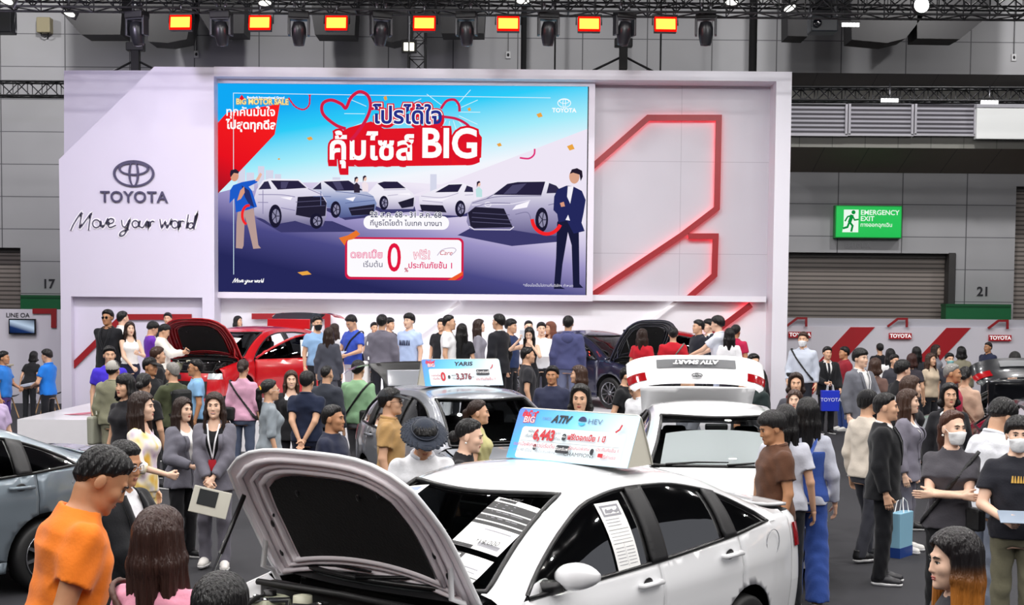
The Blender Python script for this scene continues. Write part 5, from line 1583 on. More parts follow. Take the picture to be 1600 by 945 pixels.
for s_, xx in (('719,000', .80),):
    o = lettering(s_, .055, inkm, car_main, (0, 0, 0), 'print_lettering'); 
    v = CM['top'](.012)(np.array(.825), np.array(.45)); sl_ = math.atan2(float(CM['top'](0)(np.array(.7), np.array(.28))[2] - CM['top'](0)(np.array(.9), np.array(.28))[2]), .2)
    o.matrix_local = Matrix.Translation((.825, .45, float(v[2]))) @ Matrix.Rotation(PI / 2, 4, 'Z') @ Matrix.Rotation(-(PI / 2 - sl_), 4, 'X')
o = lettering('ATIV', .05, inkm, car_main, (0, 0, 0), 'print_lettering', shear=.3); v = CM['top'](.012)(np.array(.475), np.array(.35))
o.matrix_local = Matrix.Translation((.475, .35, float(v[2]))) @ Matrix.Rotation(PI / 2, 4, 'Z') @ Matrix.Rotation(-(PI / 2 - .42), 4, 'X')

# grey sedan cut by the frame edge
O2 = (-5.33, 11.15)
car2, C2 = make_car('car', 'blue-grey sedan behind the man in the orange shirt', SEDAN, GREY, O2, HEAD, res=.06)
# grey hatchback with raised tailgate
O3, H3 = (-.45, 15.75), -66.5
car3, C3 = make_car('car', 'silver-grey hatchback with raised tailgate and the board priced 3,376', HATCH, SILV, O3, H3, tailgate=72)
price_board('price_board', 'blue price board reading 3,376 on the roof of the grey hatchback', .95, .3, .28, put(O3, H3, -.35, 0, float(C3['S']['zc'](-.35)) + .003), math.radians(H3 + 90), False)
sidef3 = lambda off: C3['side'](off, -1)
sheet_paper(car3, C3, sidef3, (-.42, 1.05, -.86, 1.33), [(.05, .62, .95, .95, mat('#5aa6dc', .5)), (.1, .70, .8, .82, paper), (.08, .46, .92, .58, mat('#5b6fc0', .5)), (.3, .1, .4, .4, inkm), (.5, .15, .9, .2, greyink), (.5, .28, .85, .33, greyink)], 'price_sheet', flip=True)
# white sedan with raised boot lid
O4, H4 = (2.0, 14.0), -92
car4, C4 = make_car('car', 'white sedan behind the big board, boot lid raised, pale panel added as windshield sheen', SEDAN, WHITE, O4, H4, trunk=127, wind_tint=glass_mat((.85, .88, .88), 'clear'))
on_car(car4, C4['top'](-.06), [(.55, -.50), (1.12, -.60), (1.12, .60), (.55, .50)], mat('#e9edef', .35), 'sheen_panel', flip=True)  # added pale panel under the glass, imitates bright sheen on the lower windshield
o = lettering('ATIV SMART', .09, mat('#f2f2f2', .4), C4['lid'], (-2.292, 0, .74), 'plate_lettering', bold=.003, shear=.2, extrude=.002); o.rotation_euler = (0, 0, -PI / 2)
# cars on the stage
O5, H5 = (-5.1, 27.0), -113.5
car5, C5 = make_car('car', 'bright red hatchback on the stage with bonnet, door and tailgate open', HATCH, RED, O5, H5, hood=68, tailgate=78, door_open=(0, 1), base_z=ST)
sh = sheet_paper(car5, C5, lambda off: C5['top'](off), (.60, -.25, .95, .30), [(.1 + .18 * k, .1, .16 + .18 * k, .9, greyink) for k in range(4)], 'price_sheet', flip=True)
dr5 = [c for c in car5.children if c.name.startswith('door') and any(q.name.startswith('window_frame') for q in c.children)][0]
for (x0, z0, x1, z1) in ((-.02, .86, -.22, 1.16), (.12, .98, -.04, 1.28)):
    on_car(car5, C5['side'](.012, 1), [(x0, z0), (x1, z0), (x1, z1), (x0, z1)], paper, 'price_sheet', parent=dr5, flip=True)
O6, H6 = (1.65, 28.3), -50
car6, C6 = make_car('car', 'dark navy sedan on the stage with its bonnet raised towards the pier', SEDAN, NAVY, O6, H6, hood=72, base_z=ST)
car7, C7 = make_car('car', 'red sedan parked on the stage behind the navy car', SEDAN, '#a3121c', (2.9, 31.3), 178, base_z=ST, res=.09)
# cars past the pier
O8, H8 = (7.75, 20.35), -170
car8, C8 = make_car('car', 'silver sedan with green-tinted glass carrying a tilted blue sale board', SEDAN, '#a9adb2', O8, H8)
price_board('price_board', 'pale blue sale board on the roof of the silver sedan', .46, .27, .24, put(O8, H8, -.3, .12, float(C8['S']['zc'](-.3)) + .003), math.radians(10), False, True)
car9, C9 = make_car('car', 'glossy black sedan with raised boot lid in front of the silver sedan', SEDAN, BLACK, (6.25, 15.4), -96, trunk=114)
# ------------------------------------------------------------------ people: bodies, hair and clothes grown from distance fields
class Field:
    def __init__(s, xs, ys, zs):
        s.ax = (np.asarray(xs), np.asarray(ys), np.asarray(zs))
        s.V = np.full((len(xs), len(ys), len(zs)), 1.0, np.float32)
    def block(s, lo, hi):
        sl, g = [], []
        for a, l, h in zip(s.ax, lo, hi):
            i, j = np.searchsorted(a, l), np.searchsorted(a, h, 'right')
            i, j = max(0, i - 1), min(len(a), j + 1)
            sl.append(slice(i, j)); g.append(a[i:j].astype(np.float32))
        return tuple(sl), g[0][:, None, None], g[1][None, :, None], g[2][None, None, :]
    def put(s, fn, lo, hi, k=.03, op='u'):
        m = k + .035
        sl, X, Y, Z = s.block([v - m for v in lo], [v + m for v in hi])
        if any(q.stop <= q.start for q in sl): return
        d = fn(X, Y, Z)
        if op == 'u': s.V[sl] = smin(s.V[sl], d, k)
        elif op == 'cut': s.V[sl] = -smin(-s.V[sl], d, k)      # remove the inside of d
    def cone(s, a, b, ra, rb, k=.03, cuts=()):
        a, b = np.asarray(a, float), np.asarray(b, float)
        r = max(ra, rb)
        def fn(X, Y, Z):
            d = cone_d(X, Y, Z, a, b, ra, rb)
            for (p, n) in cuts:
                d = np.maximum(d, (X - p[0]) * n[0] + (Y - p[1]) * n[1] + (Z - p[2]) * n[2])
            return d
        s.put(fn, np.minimum(a, b) - r, np.maximum(a, b) + r, k)
    def mesh(s):
        return surface_nets(s.V, s.ax)
def smin(a, b, k):
    if k <= 0: return np.minimum(a, b)
    h = np.maximum(k - np.abs(a - b), 0) / k
    return np.minimum(a, b) - h * h * k * .25
def cone_d(X, Y, Z, a, b, ra, rb):
    ba = b - a
    L = max(float(ba @ ba), 1e-9)
    t = np.clip(((X - a[0]) * ba[0] + (Y - a[1]) * ba[1] + (Z - a[2]) * ba[2]) / L, 0, 1)
    return np.sqrt((X - a[0] - t * ba[0]) ** 2 + (Y - a[1] - t * ba[1]) ** 2 + (Z - a[2] - t * ba[2]) ** 2) - (ra + (rb - ra) * t)
def ell_d(X, Y, Z, c, r):
    x, y, z = (X - c[0]), (Y - c[1]), (Z - c[2])
    k0 = np.sqrt((x / r[0]) ** 2 + (y / r[1]) ** 2 + (z / r[2]) ** 2)
    k1 = np.sqrt((x / r[0] ** 2) ** 2 + (y / r[1] ** 2) ** 2 + (z / r[2] ** 2) ** 2) + 1e-6
    return k0 * (k0 - 1) / k1
def surface_nets(V, ax):
    ins = V < 0
    nx, ny, nz = V.shape
    c = ins[:-1, :-1, :-1].astype(np.int8)
    tot = np.zeros((nx - 1, ny - 1, nz - 1), np.int8)
    for i in (0, 1):
        for j in (0, 1):
            for k in (0, 1):
                tot += ins[i:nx - 1 + i, j:ny - 1 + j, k:nz - 1 + k]
    act = (tot > 0) & (tot < 8)
    I, J, K = np.nonzero(act)
    if not len(I): return np.zeros((0, 3)), np.zeros((0, 4), int)
    idx = np.full(act.shape, -1, np.int32)
    idx[I, J, K] = np.arange(len(I))
    P = np.zeros((len(I), 3)); n = np.zeros(len(I))
    corners = [(i, j, k) for i in (0, 1) for j in (0, 1) for k in (0, 1)]
    for a in corners:
        for d in range(3):
            if a[d]: continue
            b = list(a); b[d] = 1
            va, vb = V[I + a[0], J + a[1], K + a[2]], V[I + b[0], J + b[1], K + b[2]]
            m = (va < 0) != (vb < 0)
            t = np.where(m, va / np.where(m, va - vb, 1), 0)
            q = [ax[e][(I, J, K)[e] + a[e]] for e in range(3)]
            q[d] = q[d] + t * (ax[d][(I, J, K)[d] + 1] - ax[d][(I, J, K)[d]])
            for e in range(3): P[:, e] += np.where(m, q[e], 0)
            n += m
    P /= n[:, None]
    F = []
    for d in range(3):
        e, f = (d + 1) % 3, (d + 2) % 3
        sl0 = [slice(None)] * 3; sl1 = [slice(None)] * 3
        sl0[d] = slice(0, -1); sl1[d] = slice(1, None)
        A_, B_ = ins[tuple(sl0)], ins[tuple(sl1)]
        cr = A_ != B_
        q = [slice(None)] * 3
        q[e] = slice(1, -1); q[f] = slice(1, -1)
        sub = np.zeros_like(cr); sub[tuple(q)] = cr[tuple(q)]
        c = np.array(np.nonzero(sub)).T
        if not len(c): continue
        oe = np.zeros(3, int); oe[e] = 1
        of = np.zeros(3, int); of[f] = 1
        g = lambda o: idx[tuple((c - o).T)]
        quad = np.stack([g(oe + of), g(of), g(0 * oe), g(oe)], 1)
        fl = A_[tuple(c.T)]
        quad[~fl] = quad[~fl][:, ::-1]
        F.append(quad)
    F = np.concatenate(F)
    return P, F[(F >= 0).all(1)]
def axis(lo, hi, st, flo=None, fhi=None, fst=None):
    if flo is None: return np.arange(lo, hi + st, st)
    a = np.arange(flo, lo - st, -st)[::-1][:-1] if lo < flo else np.zeros(0)
    a = a[a >= lo - st]
    b = np.arange(flo, fhi, fst)
    c = np.arange(b[-1] + st, hi + st, st) if hi > fhi else np.zeros(0)
    return np.concatenate([a, b, c])
def to_mesh(name, P, F, mats, mi=None):
    me = bpy.data.meshes.new(name)
    P = np.ascontiguousarray(P, np.float32)
    nf = len(F)
    q = isinstance(F, np.ndarray)
    me.vertices.add(len(P)); me.vertices.foreach_set('co', P.ravel())
    if q:
        w = F.shape[1]
        me.loops.add(nf * w); me.loops.foreach_set('vertex_index', F.astype(np.int32).ravel())
        me.polygons.add(nf); me.polygons.foreach_set('loop_start', np.arange(nf, dtype=np.int32) * w)
        me.polygons.foreach_set('use_smooth', np.ones(nf, bool))
    for m in mats: me.materials.append(m)
    if mi is not None: me.polygons.foreach_set('material_index', mi)
    me.update(calc_edges=True)
    me.validate()
    return me
def ell_quads(c, r, R=None, n=8):
    mb = MB().ell((0, 0, 0), r, n, None)
    P = np.array(mb.v)
    if R is not None: P = P @ np.array(R).T
    F = np.array([f for f in mb.f])
    return P + np.asarray(c), F
def tube_quads(pts, r, n=6):
    mb = MB().tube(pts, r, n, cap=False)
    return np.array(mb.v), np.array(mb.f)

# ---- hand templates (left hand: fingers -z, thumb -y, palm -x)
def hand_template(a1, a2, st, spread=.0, thumb=.35):
    f = Field(axis(-.11, .04, st), axis(-.085, .06, st), axis(-.21, .05, st))
    f.cone((0, 0, .045), (0, 0, -.01), .024, .024, 0)
    for y in (-.026, -.009, .009, .025):
        f.cone((0, y * .55, -.012), (-.002, y, -.082), .0145, .0125, .016)
    for y, l, r in ((-.030, .068, .0092), (-.0105, .076, .0095), (.0095, .071, .009), (.028, .054, .0078)):
        p = np.array((-.002, y, -.084)); yy = y * spread
        for ang, fr in ((a1, .46), (a1 + a2, .30), (a1 + a2 * 1.7, .24)):
            q = p + l * fr * np.array((-math.sin(math.radians(ang)), yy, -math.cos(math.radians(ang))))
            f.cone(p, q, r, r * .93, .004); p = q; r *= .93
    p = np.array((-.006, -.020, -.022)); q = p + np.array((-.018, -.030, -.034)); e = q + np.array((-.016 - .02 * thumb, -.008 + .012 * thumb, -.028))
    f.cone(p, q, .0155, .0115, .012); f.cone(q, e, .0105, .0085, .004)
    return f.mesh()
HANDS = {}
for nm, (a, b, th) in dict(relaxed=(16, 28, .2), grip=(48, 52, .9), flat=(4, 7, .1)).items():
    HANDS[nm] = (hand_template(a, b, .0055, .1 if nm == 'flat' else .02, th), hand_template(a, b, .0035, .1 if nm == 'flat' else .02, th))
def shoe_template():
    f = Field(axis(-.07, .07, .008), axis(-.23, .12, .008), axis(-.02, .17, .008))
    f.cone((0, .045, .055), (0, -.06, .05), .042, .044, .02); f.cone((0, -.06, .045), (0, -.15, .036), .044, .036, .02); f.cone((0, .04, .06), (0, .04, .13), .043, .042, .03)
    f.put(lambda X, Y, Z: Z - .022 + 0 * X + 0 * Y, (-.1, -.3, -.1), (.1, .2, .022), .004, 'cut')
    f.put(lambda X, Y, Z: .125 - Z + 0 * X + 0 * Y, (-.1, -.3, .125), (.1, .2, .3), .004, 'cut')
    s = Field(axis(-.07, .07, .008), axis(-.23, .12, .008), axis(-.02, .06, .006))
    s.cone((0, .045, .03), (0, -.06, .03), .046, .048, .02); s.cone((0, -.06, .03), (0, -.155, .03), .048, .038, .02)
    for z0, sg in ((.0, 1), (.028, -1)):
        s.put(lambda X, Y, Z: sg * (Z - z0) + 0 * X + 0 * Y, (-.1, -.3, -.1), (.1, .2, .1), 0, 'cut')
    return to_mesh('shoe', *f.mesh(), [mat('#111113', .4)]), to_mesh('sole', *s.mesh(), [mat('#dcdcdc', .5)])
SHOE, SOLE = shoe_template()

MALE = np.array([(.78, .12, .10, .012), (.86, .160, .112, .015), (.94, .165, .115, .012), (1.02, .155, .106, .0), (1.10, .152, .104, -.004), (1.20, .163, .112, -.004), (1.30, .176, .116, .004), (1.37, .172, .098, .014), (1.42, .125, .074, .022), (1.47, .062, .058, .022), (1.52, .055, .055, .02)])
FEM = np.array([(.78, .12, .10, .012), (.86, .166, .115, .015), (.94, .165, .114, .014), (1.02, .138, .098, .002), (1.09, .124, .090, -.002), (1.18, .136, .100, -.008), (1.26, .150, .118, -.014), (1.33, .152, .100, .004), (1.39, .118, .074, .018), (1.46, .054, .052, .020), (1.52, .048, .048, .018)])
ARM = {  # wrist (x toward own side), elbow pole, palm (x: + = outward), hand
    'down': ((.245, -.03, .845), (.35, 1, .1), (-1, .1, 0), 'relaxed'), 'phone': ((.075, -.29, 1.16), (.8, .3, -1), (-.6, .55, .5), 'grip'),
    'hold': ((.12, -.26, 1.03), (.8, .4, -1), (-.7, .5, .3), 'grip'), 'cross': ((-.10, -.215, 1.13), (1, -.25, -.8), (0, 1, .2), 'flat'),
    'behind': ((.04, .19, .90), (1, .7, 0), (0, 1, 0), 'relaxed'), 'face': ((.075, -.20, 1.40), (.7, -.2, -1), (-.3, 1, .1), 'relaxed'),
    'reach': ((.20, -.50, 1.10), (.6, .4, -1), (0, 0, -1), 'relaxed'), 'strap': ((.13, -.17, 1.27), (1, .1, -1), (0, .8, .3), 'grip'),
    'clasp': ((.02, -.22, .93), (1, .3, -.3), (-.1, 1, .1), 'grip'), 'low': ((.22, -.16, .90), (.5, 1, 0), (-1, .2, 0), 'grip'), 'up': ((.16, -.22, 1.50), (1, -.3, -.8), (0, -.2, 1), 'grip')}
SKIN = dict(l='#ebc2a8', m='#d8aa8b', t='#bb8763', d='#97684a')
HAIR = dict(k='#0d0b0c', b='#2c1b14', c='#3f281c', g='#8f8c88', o='#a8682c')
def floral():
    if 'floral' in _M: return _M['floral']
    m = mat('#e9e2d6', .8, sheen=.1, name='floral_cloth').copy()
    nt = m.node_tree; tc = nt.nodes.new('ShaderNodeTexCoord'); n = nt.nodes.new('ShaderNodeTexNoise'); n.inputs['Scale'].default_value = 7; n.inputs['Detail'].default_value = 1
    nt.links.new(tc.outputs['Object'], n.inputs['Vector'])
    r = nt.nodes.new('ShaderNodeValToRGB'); r.color_ramp.interpolation = 'B_SPLINE'
    for q, (p, c) in enumerate(((.30, '#b79bc6'), (.42, '#e6d9e2'), (.50, '#efe6d6'), (.58, '#e9cf78'), (.70, '#dfae3c'))):
        e = r.color_ramp.elements[q] if q < 2 else r.color_ramp.elements.new(p)
        e.position = p; e.color = lin(c)
    nt.links.new(n.outputs['Fac'], r.inputs[0]); nt.links.new(r.outputs[0], nt.nodes['Principled BSDF'].inputs['Base Color'])
    _M['floral'] = m
    return m
def cloth(c, b=.12): return floral() if c == 'floral' else mat(c, .82, bump=b, vary=.05, scale=70, spec=.25, sheen=.12)
def skin_mat(c):
    return mat(SKIN.get(c, c), .48, spec=.4, vary=.03, scale=30)
def rotm(p, y, r): return np.array(Euler((p, r, y), 'XYZ').to_matrix())
N_PEOPLE = [0]
def hair_strands(c, tip=None):
    key = ('hair', c, tip)
    if key in _M: return _M[key]
    m = mat(HAIR.get(c, c), .38, bump=.9, vary=.35, scale=60, stretch=(1.6, 1.6, .06), spec=.5, name='hair').copy()
    if tip:
        nt = m.node_tree; b = nt.nodes['Principled BSDF']
        tc = nt.nodes.new('ShaderNodeTexCoord'); sp = nt.nodes.new('ShaderNodeSeparateXYZ'); nt.links.new(tc.outputs['Object'], sp.inputs[0])
        r = nt.nodes.new('ShaderNodeMapRange'); r.inputs['From Min'].default_value = tip[2]; r.inputs['From Max'].default_value = tip[1]; r.interpolation_type = 'SMOOTHSTEP'
        nt.links.new(sp.outputs[2], r.inputs['Value'])
        mx = nt.nodes.new('ShaderNodeMix'); mx.data_type = 'RGBA'
        mx.inputs['A'].default_value = lin(HAIR.get(c, c)); mx.inputs['B'].default_value = lin(tip[0]); nt.links.new(r.outputs[0], mx.inputs['Factor'])
        nt.links.new(mx.outputs['Result'], b.inputs['Base Color'])
    _M[key] = m
    return m

def person(px, py, ppm, face, label, base='f', sex='m', fat=1.0, hair='short', hc='k', skin='m', top='tee', tc='#555555', sl=None, bot='trousers', bc='#1b1c22', shoes='#141416', sole='#dadada',
           aL='down', aR='down', lean=0, nod=0, turn=0, tilt=0, inner='#ecebea', tie=None, mask=None, glasses=False, hat=None, hatc='#15161b', lan=None, bag=None, bagc='#141416', stride=0, tip=None, hem=None, pack=None, logo=None, smile=False, hlen=.16, group=None, z=None, hmax=1.88, slc=None, earr=False, scr=None, backlogo=None):
    N_PEOPLE[0] += 1
    rng = random.Random(N_PEOPLE[0] * 7 + 1)
    Yd = F_PX / ppm
    if base == 's': ppm = min(ppm, 92); Yd = F_PX / ppm
    hp = at(px, py, Yd)
    bz = {'f': 0.0, 's': ST}.get(base, base) if z is None else z
    lean_r, nod_r, turn_r, tilt_r = (math.radians(v) for v in (lean, nod, turn, tilt))
    piv = np.array((0, .0, .93))
    RT = rotm(lean_r, 0, 0)                       # torso leans towards -y
    RT = np.array(Matrix.Rotation(lean_r, 3, 'X'))
    TW = lambda p: RT @ (np.asarray(p, float) - piv) + piv
    RH = np.array((Matrix.Rotation(turn_r, 3, 'Z') @ Matrix.Rotation(nod_r + lean_r * .45, 3, 'X') @ Matrix.Rotation(tilt_r, 3, 'Y')))
    neck0, neck1 = TW((0, .022, 1.45)), TW((0, .012, 1.525))
    hc_ = neck1 + RH @ np.array((0, -.012, .085))
    top_unit = hc_[2] + .128 * max(.8, RH[2, 2]) + (.02 if hat else .012)
    want = hp.z - bz
    sc = min(max(want / top_unit, 1.46 / 1.738), hmax / 1.738)
    prof = (MALE if sex == 'm' else FEM).copy()
    prof[:, 1] *= (.93 + .07 * 1) * fat ** .8
    prof[:, 2] *= fat
    if fat > 1.08: prof[3:6, 3] -= .02 * (fat - 1) / .15
    sw = (.178 if sex == 'm' else .150) * fat ** .5
    # world yaw and place: the head lands on its pixel
    yaw = math.radians(face)
    cy, sy = math.cos(yaw), math.sin(yaw)
    hx, hy = hc_[0] * sc, hc_[1] * sc
    ox, oy = hp.x - (hx * cy - hy * sy), hp.y - (hx * sy + hy * cy)
    root = thing('person', label, 'person', (ox, oy, bz), yaw, group)
    root.scale = (sc, sc, sc)
    fine = min(max(.95 / ppm, .0042), .012) / sc
    crs = min(max(1.9 / ppm, .0095), .026) / sc
    # joints
    arms = {}
    for s, pose in ((1, aL), (-1, aR)):
        if isinstance(pose, str): T, pole, palm, hk = ARM[pose]
        else: T, pole, palm, hk = pose
        flip = np.array((s, 1, 1))
        S = TW(np.array((s * sw, .014, 1.372)))
        T = TW(np.array(T) * flip)
        if pose == 'down' and lean: T = S + (T - TW(np.array((s * sw, .014, 1.385)))) * 1.0
        pole = np.array(pole, float) * flip
        L1, L2 = .285, .25
        d = T - S; D = np.linalg.norm(d)
        if D > (L1 + L2) * .985: T = S + d / D * (L1 + L2) * .985; d = T - S; D = np.linalg.norm(d)
        a = (L1 ** 2 - L2 ** 2 + D ** 2) / (2 * D); h_ = math.sqrt(max(L1 ** 2 - a ** 2, 1e-6))
        u = d / D; w = pole - u * (pole @ u); w /= np.linalg.norm(w) + 1e-9
        E = S + u * a + w * h_
        arms[s] = (S, E, T, np.array(palm, float) * flip, hk)
    st = math.radians(stride)
    legs = {}
    for s in (1, -1):
        hip = np.array((s * .088 * fat ** .5, .005, .89))
        k_ = s * st
        knee = hip + np.array((s * .008, -math.sin(max(k_, 0) * 1.1 + .03) * .41 + math.sin(max(-k_, 0)) * .30 * .5, -.405))
        ank = knee + np.array((s * .006, .03 + math.sin(max(-k_, 0)) * .36 - math.sin(max(k_, 0)) * .02, -.41 if k_ >= 0 else -.385))
        ank[2] = max(ank[2], .085)
        legs[s] = (hip, knee, ank)
    lo = np.array((-.36, -.36, .0)); hi = np.array((.36, .30, 1.75))
    for s in arms:
        for q in arms[s][:3]: lo = np.minimum(lo, q - .12); hi = np.maximum(hi, q + .12)
    lo = np.minimum(lo, hc_ - .16); hi = np.maximum(hi, hc_ + .16)
    for s in legs: lo = np.minimum(lo, legs[s][2] - .1); hi = np.maximum(hi, legs[s][1] + .1)
    lo[2] = 0
    def torso_fn(off, loose=0.0, zlo=.79, zhi=1.53, prof=prof):
        A_, B_, C_ = prof[:, 1], prof[:, 2], prof[:, 3]
        def fn(X, Y, Z):
            x, y, z_ = np.broadcast_arrays(X, Y - piv[1], Z - piv[2])
            if lean:
                yy = y * RT[1, 1] + z_ * RT[2, 1]; zz = y * RT[1, 2] + z_ * RT[2, 2]
            else: yy, zz = y, z_
            zz = zz + piv[2]
            a = np.interp(zz, prof[:, 0], A_) + off + loose * np.clip(1.25 - zz, 0, .5)
            b = np.interp(zz, prof[:, 0], B_) + off + loose * np.clip(1.25 - zz, 0, .5)
            c = np.interp(zz, prof[:, 0], C_)
            n = 2.3
            d = ((np.abs(x / a) ** n + np.abs((yy - c) / b) ** n) ** (1 / n) - 1) * np.minimum(a, b)
            return np.maximum(np.maximum(d, zz - zhi), zlo - zz)
        return fn
    def tz(X, Y, Z):
        """coordinates in the torso's own frame"""
        y, z_ = Y - piv[1], Z - piv[2]
        return X, y * RT[1, 1] + z_ * RT[2, 1] + piv[1], y * RT[1, 2] + z_ * RT[2, 2] + piv[2]
    tlo, thi = np.minimum(TW((-.3, -.25, .75)), TW((-.3, -.25, 1.5))) - .08, np.maximum(TW((.3, .25, .75)), TW((.3, .25, 1.55))) + .08
    fw = 1.0 if sex == 'm' else .95
    def head_frame(X, Y, Z):
        x, y, z_ = X - hc_[0], Y - hc_[1], Z - hc_[2]
        return (RH[0, 0] * x + RH[1, 0] * y + RH[2, 0] * z_, RH[0, 1] * x + RH[1, 1] * y + RH[2, 1] * z_, RH[0, 2] * x + RH[1, 2] * y + RH[2, 2] * z_)
    def head_d(x, y, z_):
        x = np.abs(x / fw)
        d = ell_d(x, y, z_, (0, .014, .03), (.077, .098, .09))
        d = smin(d, ell_d(x, y, z_, (0, -.03, -.03), (.062, .068, .086)), .03)
        d = smin(d, ell_d(x, y, z_, (.012, -.048, -.078), (.036 if sex == 'm' else .03, .042, .04)), .03)
        d = smin(d, ell_d(x, y, z_, (.036, -.066, -.024), (.026, .026, .026)), .02)
        d = smin(d, ell_d(x, y, z_, (0, -.086, -.1), (.018, .016, .015)), .02)
        d = smin(d, cone_d(x, y, z_, np.array((-.03, -.09, .026)), np.array((.032, -.084, .027)), .008, .007), .016)
        d = -smin(-d, ell_d(x, y, z_, (.031, -.1145, .004), (.019, .018, .013)), .012)
        d = smin(d, cone_d(x, y, z_, np.array((0, -.090, .01)), np.array((0, -.105, -.030)), .0075, .0115), .014)
        d = smin(d, ell_d(x, y, z_, (.011, -.095, -.034), (.0085, .009, .0065)), .008)
        d = smin(d, cone_d(x, y, z_, np.array((0, -.0935, -.064)), np.array((.017, -.088, -.064)), .0075, .005), .010)
        return smin(d, ell_d(x, y, z_, (.08, .008, -.008), (.010, .021, .032)), .006)
    # ---- body
    B = Field(axis(lo[0], hi[0], crs, hc_[0] - .105, hc_[0] + .105, fine), axis(lo[1], hi[1], crs, hc_[1] - .135, hc_[1] + .13, fine), axis(.02, hc_[2] + .15, crs, hc_[2] - .14, hc_[2] + .15, fine))
    B.put(torso_fn(0, 0, .79, 1.455), tlo, thi, .0)
    nr = .054 if sex == 'm' else .046
    B.cone(neck0 - (0, 0, .05), neck1 + RH @ np.array((0, .012, .02)), nr * fat ** .2 + .008, nr * fat ** .15, .05)
    for s in (1, -1):
        S, E, T, palm, hk = arms[s]
        ar_ = 1.0 if sex == 'm' else .86
        B.cone(S, E, .052 * ar_ * fat ** .4, .040 * ar_, .04); B.cone(E, T, .040 * ar_, .0265 * ar_, .015)
        H_, K_, A_ = legs[s]
        B.cone(H_, K_, .082 * fat ** .5, .056, .03); B.cone(K_, A_, .054, .038, .02)
    if sex == 'f':
        for s in (1, -1):
            c = TW((s * .066, -.078, 1.262)); B.cone(c, c + (0, 0, -.004), .046, .046, .04)
    B.put(lambda X, Y, Z: head_d(*head_frame(X, Y, Z)), hc_ - .15, hc_ + .15, .014)
    P, Fq = B.mesh()
    Ps, Fs, Ms = [P], [Fq], [np.zeros(len(Fq), np.int32)]
    n = len(P)
    def more(Pq, Fq_, mi):
        nonlocal n
        Ps.append(Pq); Fs.append(Fq_ + n); Ms.append(np.full(len(Fq_), mi, np.int32)); n += len(Pq)
    hw = lambda v: hc_ + RH @ np.array(v)
    RHm = RH
    if ppm > 60:
        for s in (1, -1):
            more(*ell_quads(hw((s * .031 * fw, -.0800, .0035)), (.0135, .0125, .0062), RHm, 8), 1)
            more(*ell_quads(hw((s * .031 * fw, -.0902, .003)), (.0058, .004, .0058), RHm, 8), 2)
            more(*tube_quads([hw((s * .013 * fw, -.0985, .023)), hw((s * .031 * fw, -.0975, .030)), hw((s * .05 * fw, -.083, .024))], [.0028, .0036, .0022], 6), 3)
            if ppm > 150: more(*tube_quads([hw((s * .015 * fw, -.0935, .006)), hw((s * .031 * fw, -.0955, .0115)), hw((s * .047 * fw, -.083, .006))], [.0014, .0022, .0014], 5), 3)
        w_ = .026 if smile else .022
        more(*ell_quads(hw((0, -.0985, -.0605)), (w_, .0065, .0042), RHm, 8), 4)
        more(*ell_quads(hw((0, -.0975, -.0695)), (w_ * .85, .0065, .0055), RHm, 8), 4)
        if smile: more(*ell_quads(hw((0, -.1015, -.0650)), (w_ * .8, .0045, .0038), RHm, 8), 1)
    for s in (1, -1):
        S, E, T, palm, hk = arms[s]
        d = (T - E) / np.linalg.norm(T - E)
        zl = -d; xl = palm - zl * (palm @ zl); xl = xl / (np.linalg.norm(xl) + 1e-9)
        if s > 0: xl = -xl
        yl = np.cross(zl, xl)
        M3 = np.stack([xl, yl, zl], 1)
        hP, hF = HANDS[hk][1 if ppm > 150 else 0]
        hP = hP * (1, 1, 1) if s > 0 else hP * (-1, 1, 1)
        if s < 0: hF = hF[:, ::-1]
        k = .97 if sex == 'm' else .88
        more((hP * k) @ M3.T + T + d * .012, hF, 0)
    sk = skin_mat(skin)
    lipc = '#b0594f' if sex == 'f' else '#9c5c4c'
    me = to_mesh('body', np.concatenate(Ps), np.concatenate(Fs), [sk, mat('#e9e4df', .25), mat('#140d0a', .15), hair_strands(hc if hc in 'kbc' else 'k'), mat(lipc, .4)], np.concatenate(Ms))
    link('body', me, root)
    # ---- clothes
    ph = [rng.uniform(0, 6.28) for _ in range(8)]
    def folds(X, Y, Z, amp=.0045):
        f1 = np.sin(38 * Z + 16 * X + 9 * np.sin(11 * Y + ph[0]) + ph[1])
        f2 = np.sin(27 * X - 21 * Z + 18 * Y + ph[2]) * np.sin(14 * Z + ph[3])
        f3 = np.sin(63 * (Z * .6 + Y) + 30 * X + ph[4])
        return amp * (f1 * .5 + f2 * .8 + f3 * .25)
    def garment(name, off, hem_z, sleeve, m, loose=.0, neck='crew', amp=.0045, sleeve_r=.0, zhi=1.475, vcut=None, wide=0, below=False):
        f = Field(axis(lo[0], hi[0], crs), axis(lo[1], hi[1], crs), axis(.3, 1.62 if not lean else hi[2], crs))
        zl_ = hem_z
        p2 = prof
        if hem_z < .79:
            p2 = np.concatenate([[[hem_z - .05, prof[1, 1] * (1.05 + wide), prof[1, 2] * (1.15 + wide), .01]], prof[1:]])
        f.put(torso_fn(off, loose, zl_, zhi, p2), np.minimum(tlo, (-.4, -.4, hem_z - .05)), thi, 0)
        if sex == 'f':
            for s in (1, -1):
                c = TW((s * .066, -.078, 1.262)); f.cone(c, c + (0, 0, -.004), .044 + off, .044 + off, .06)
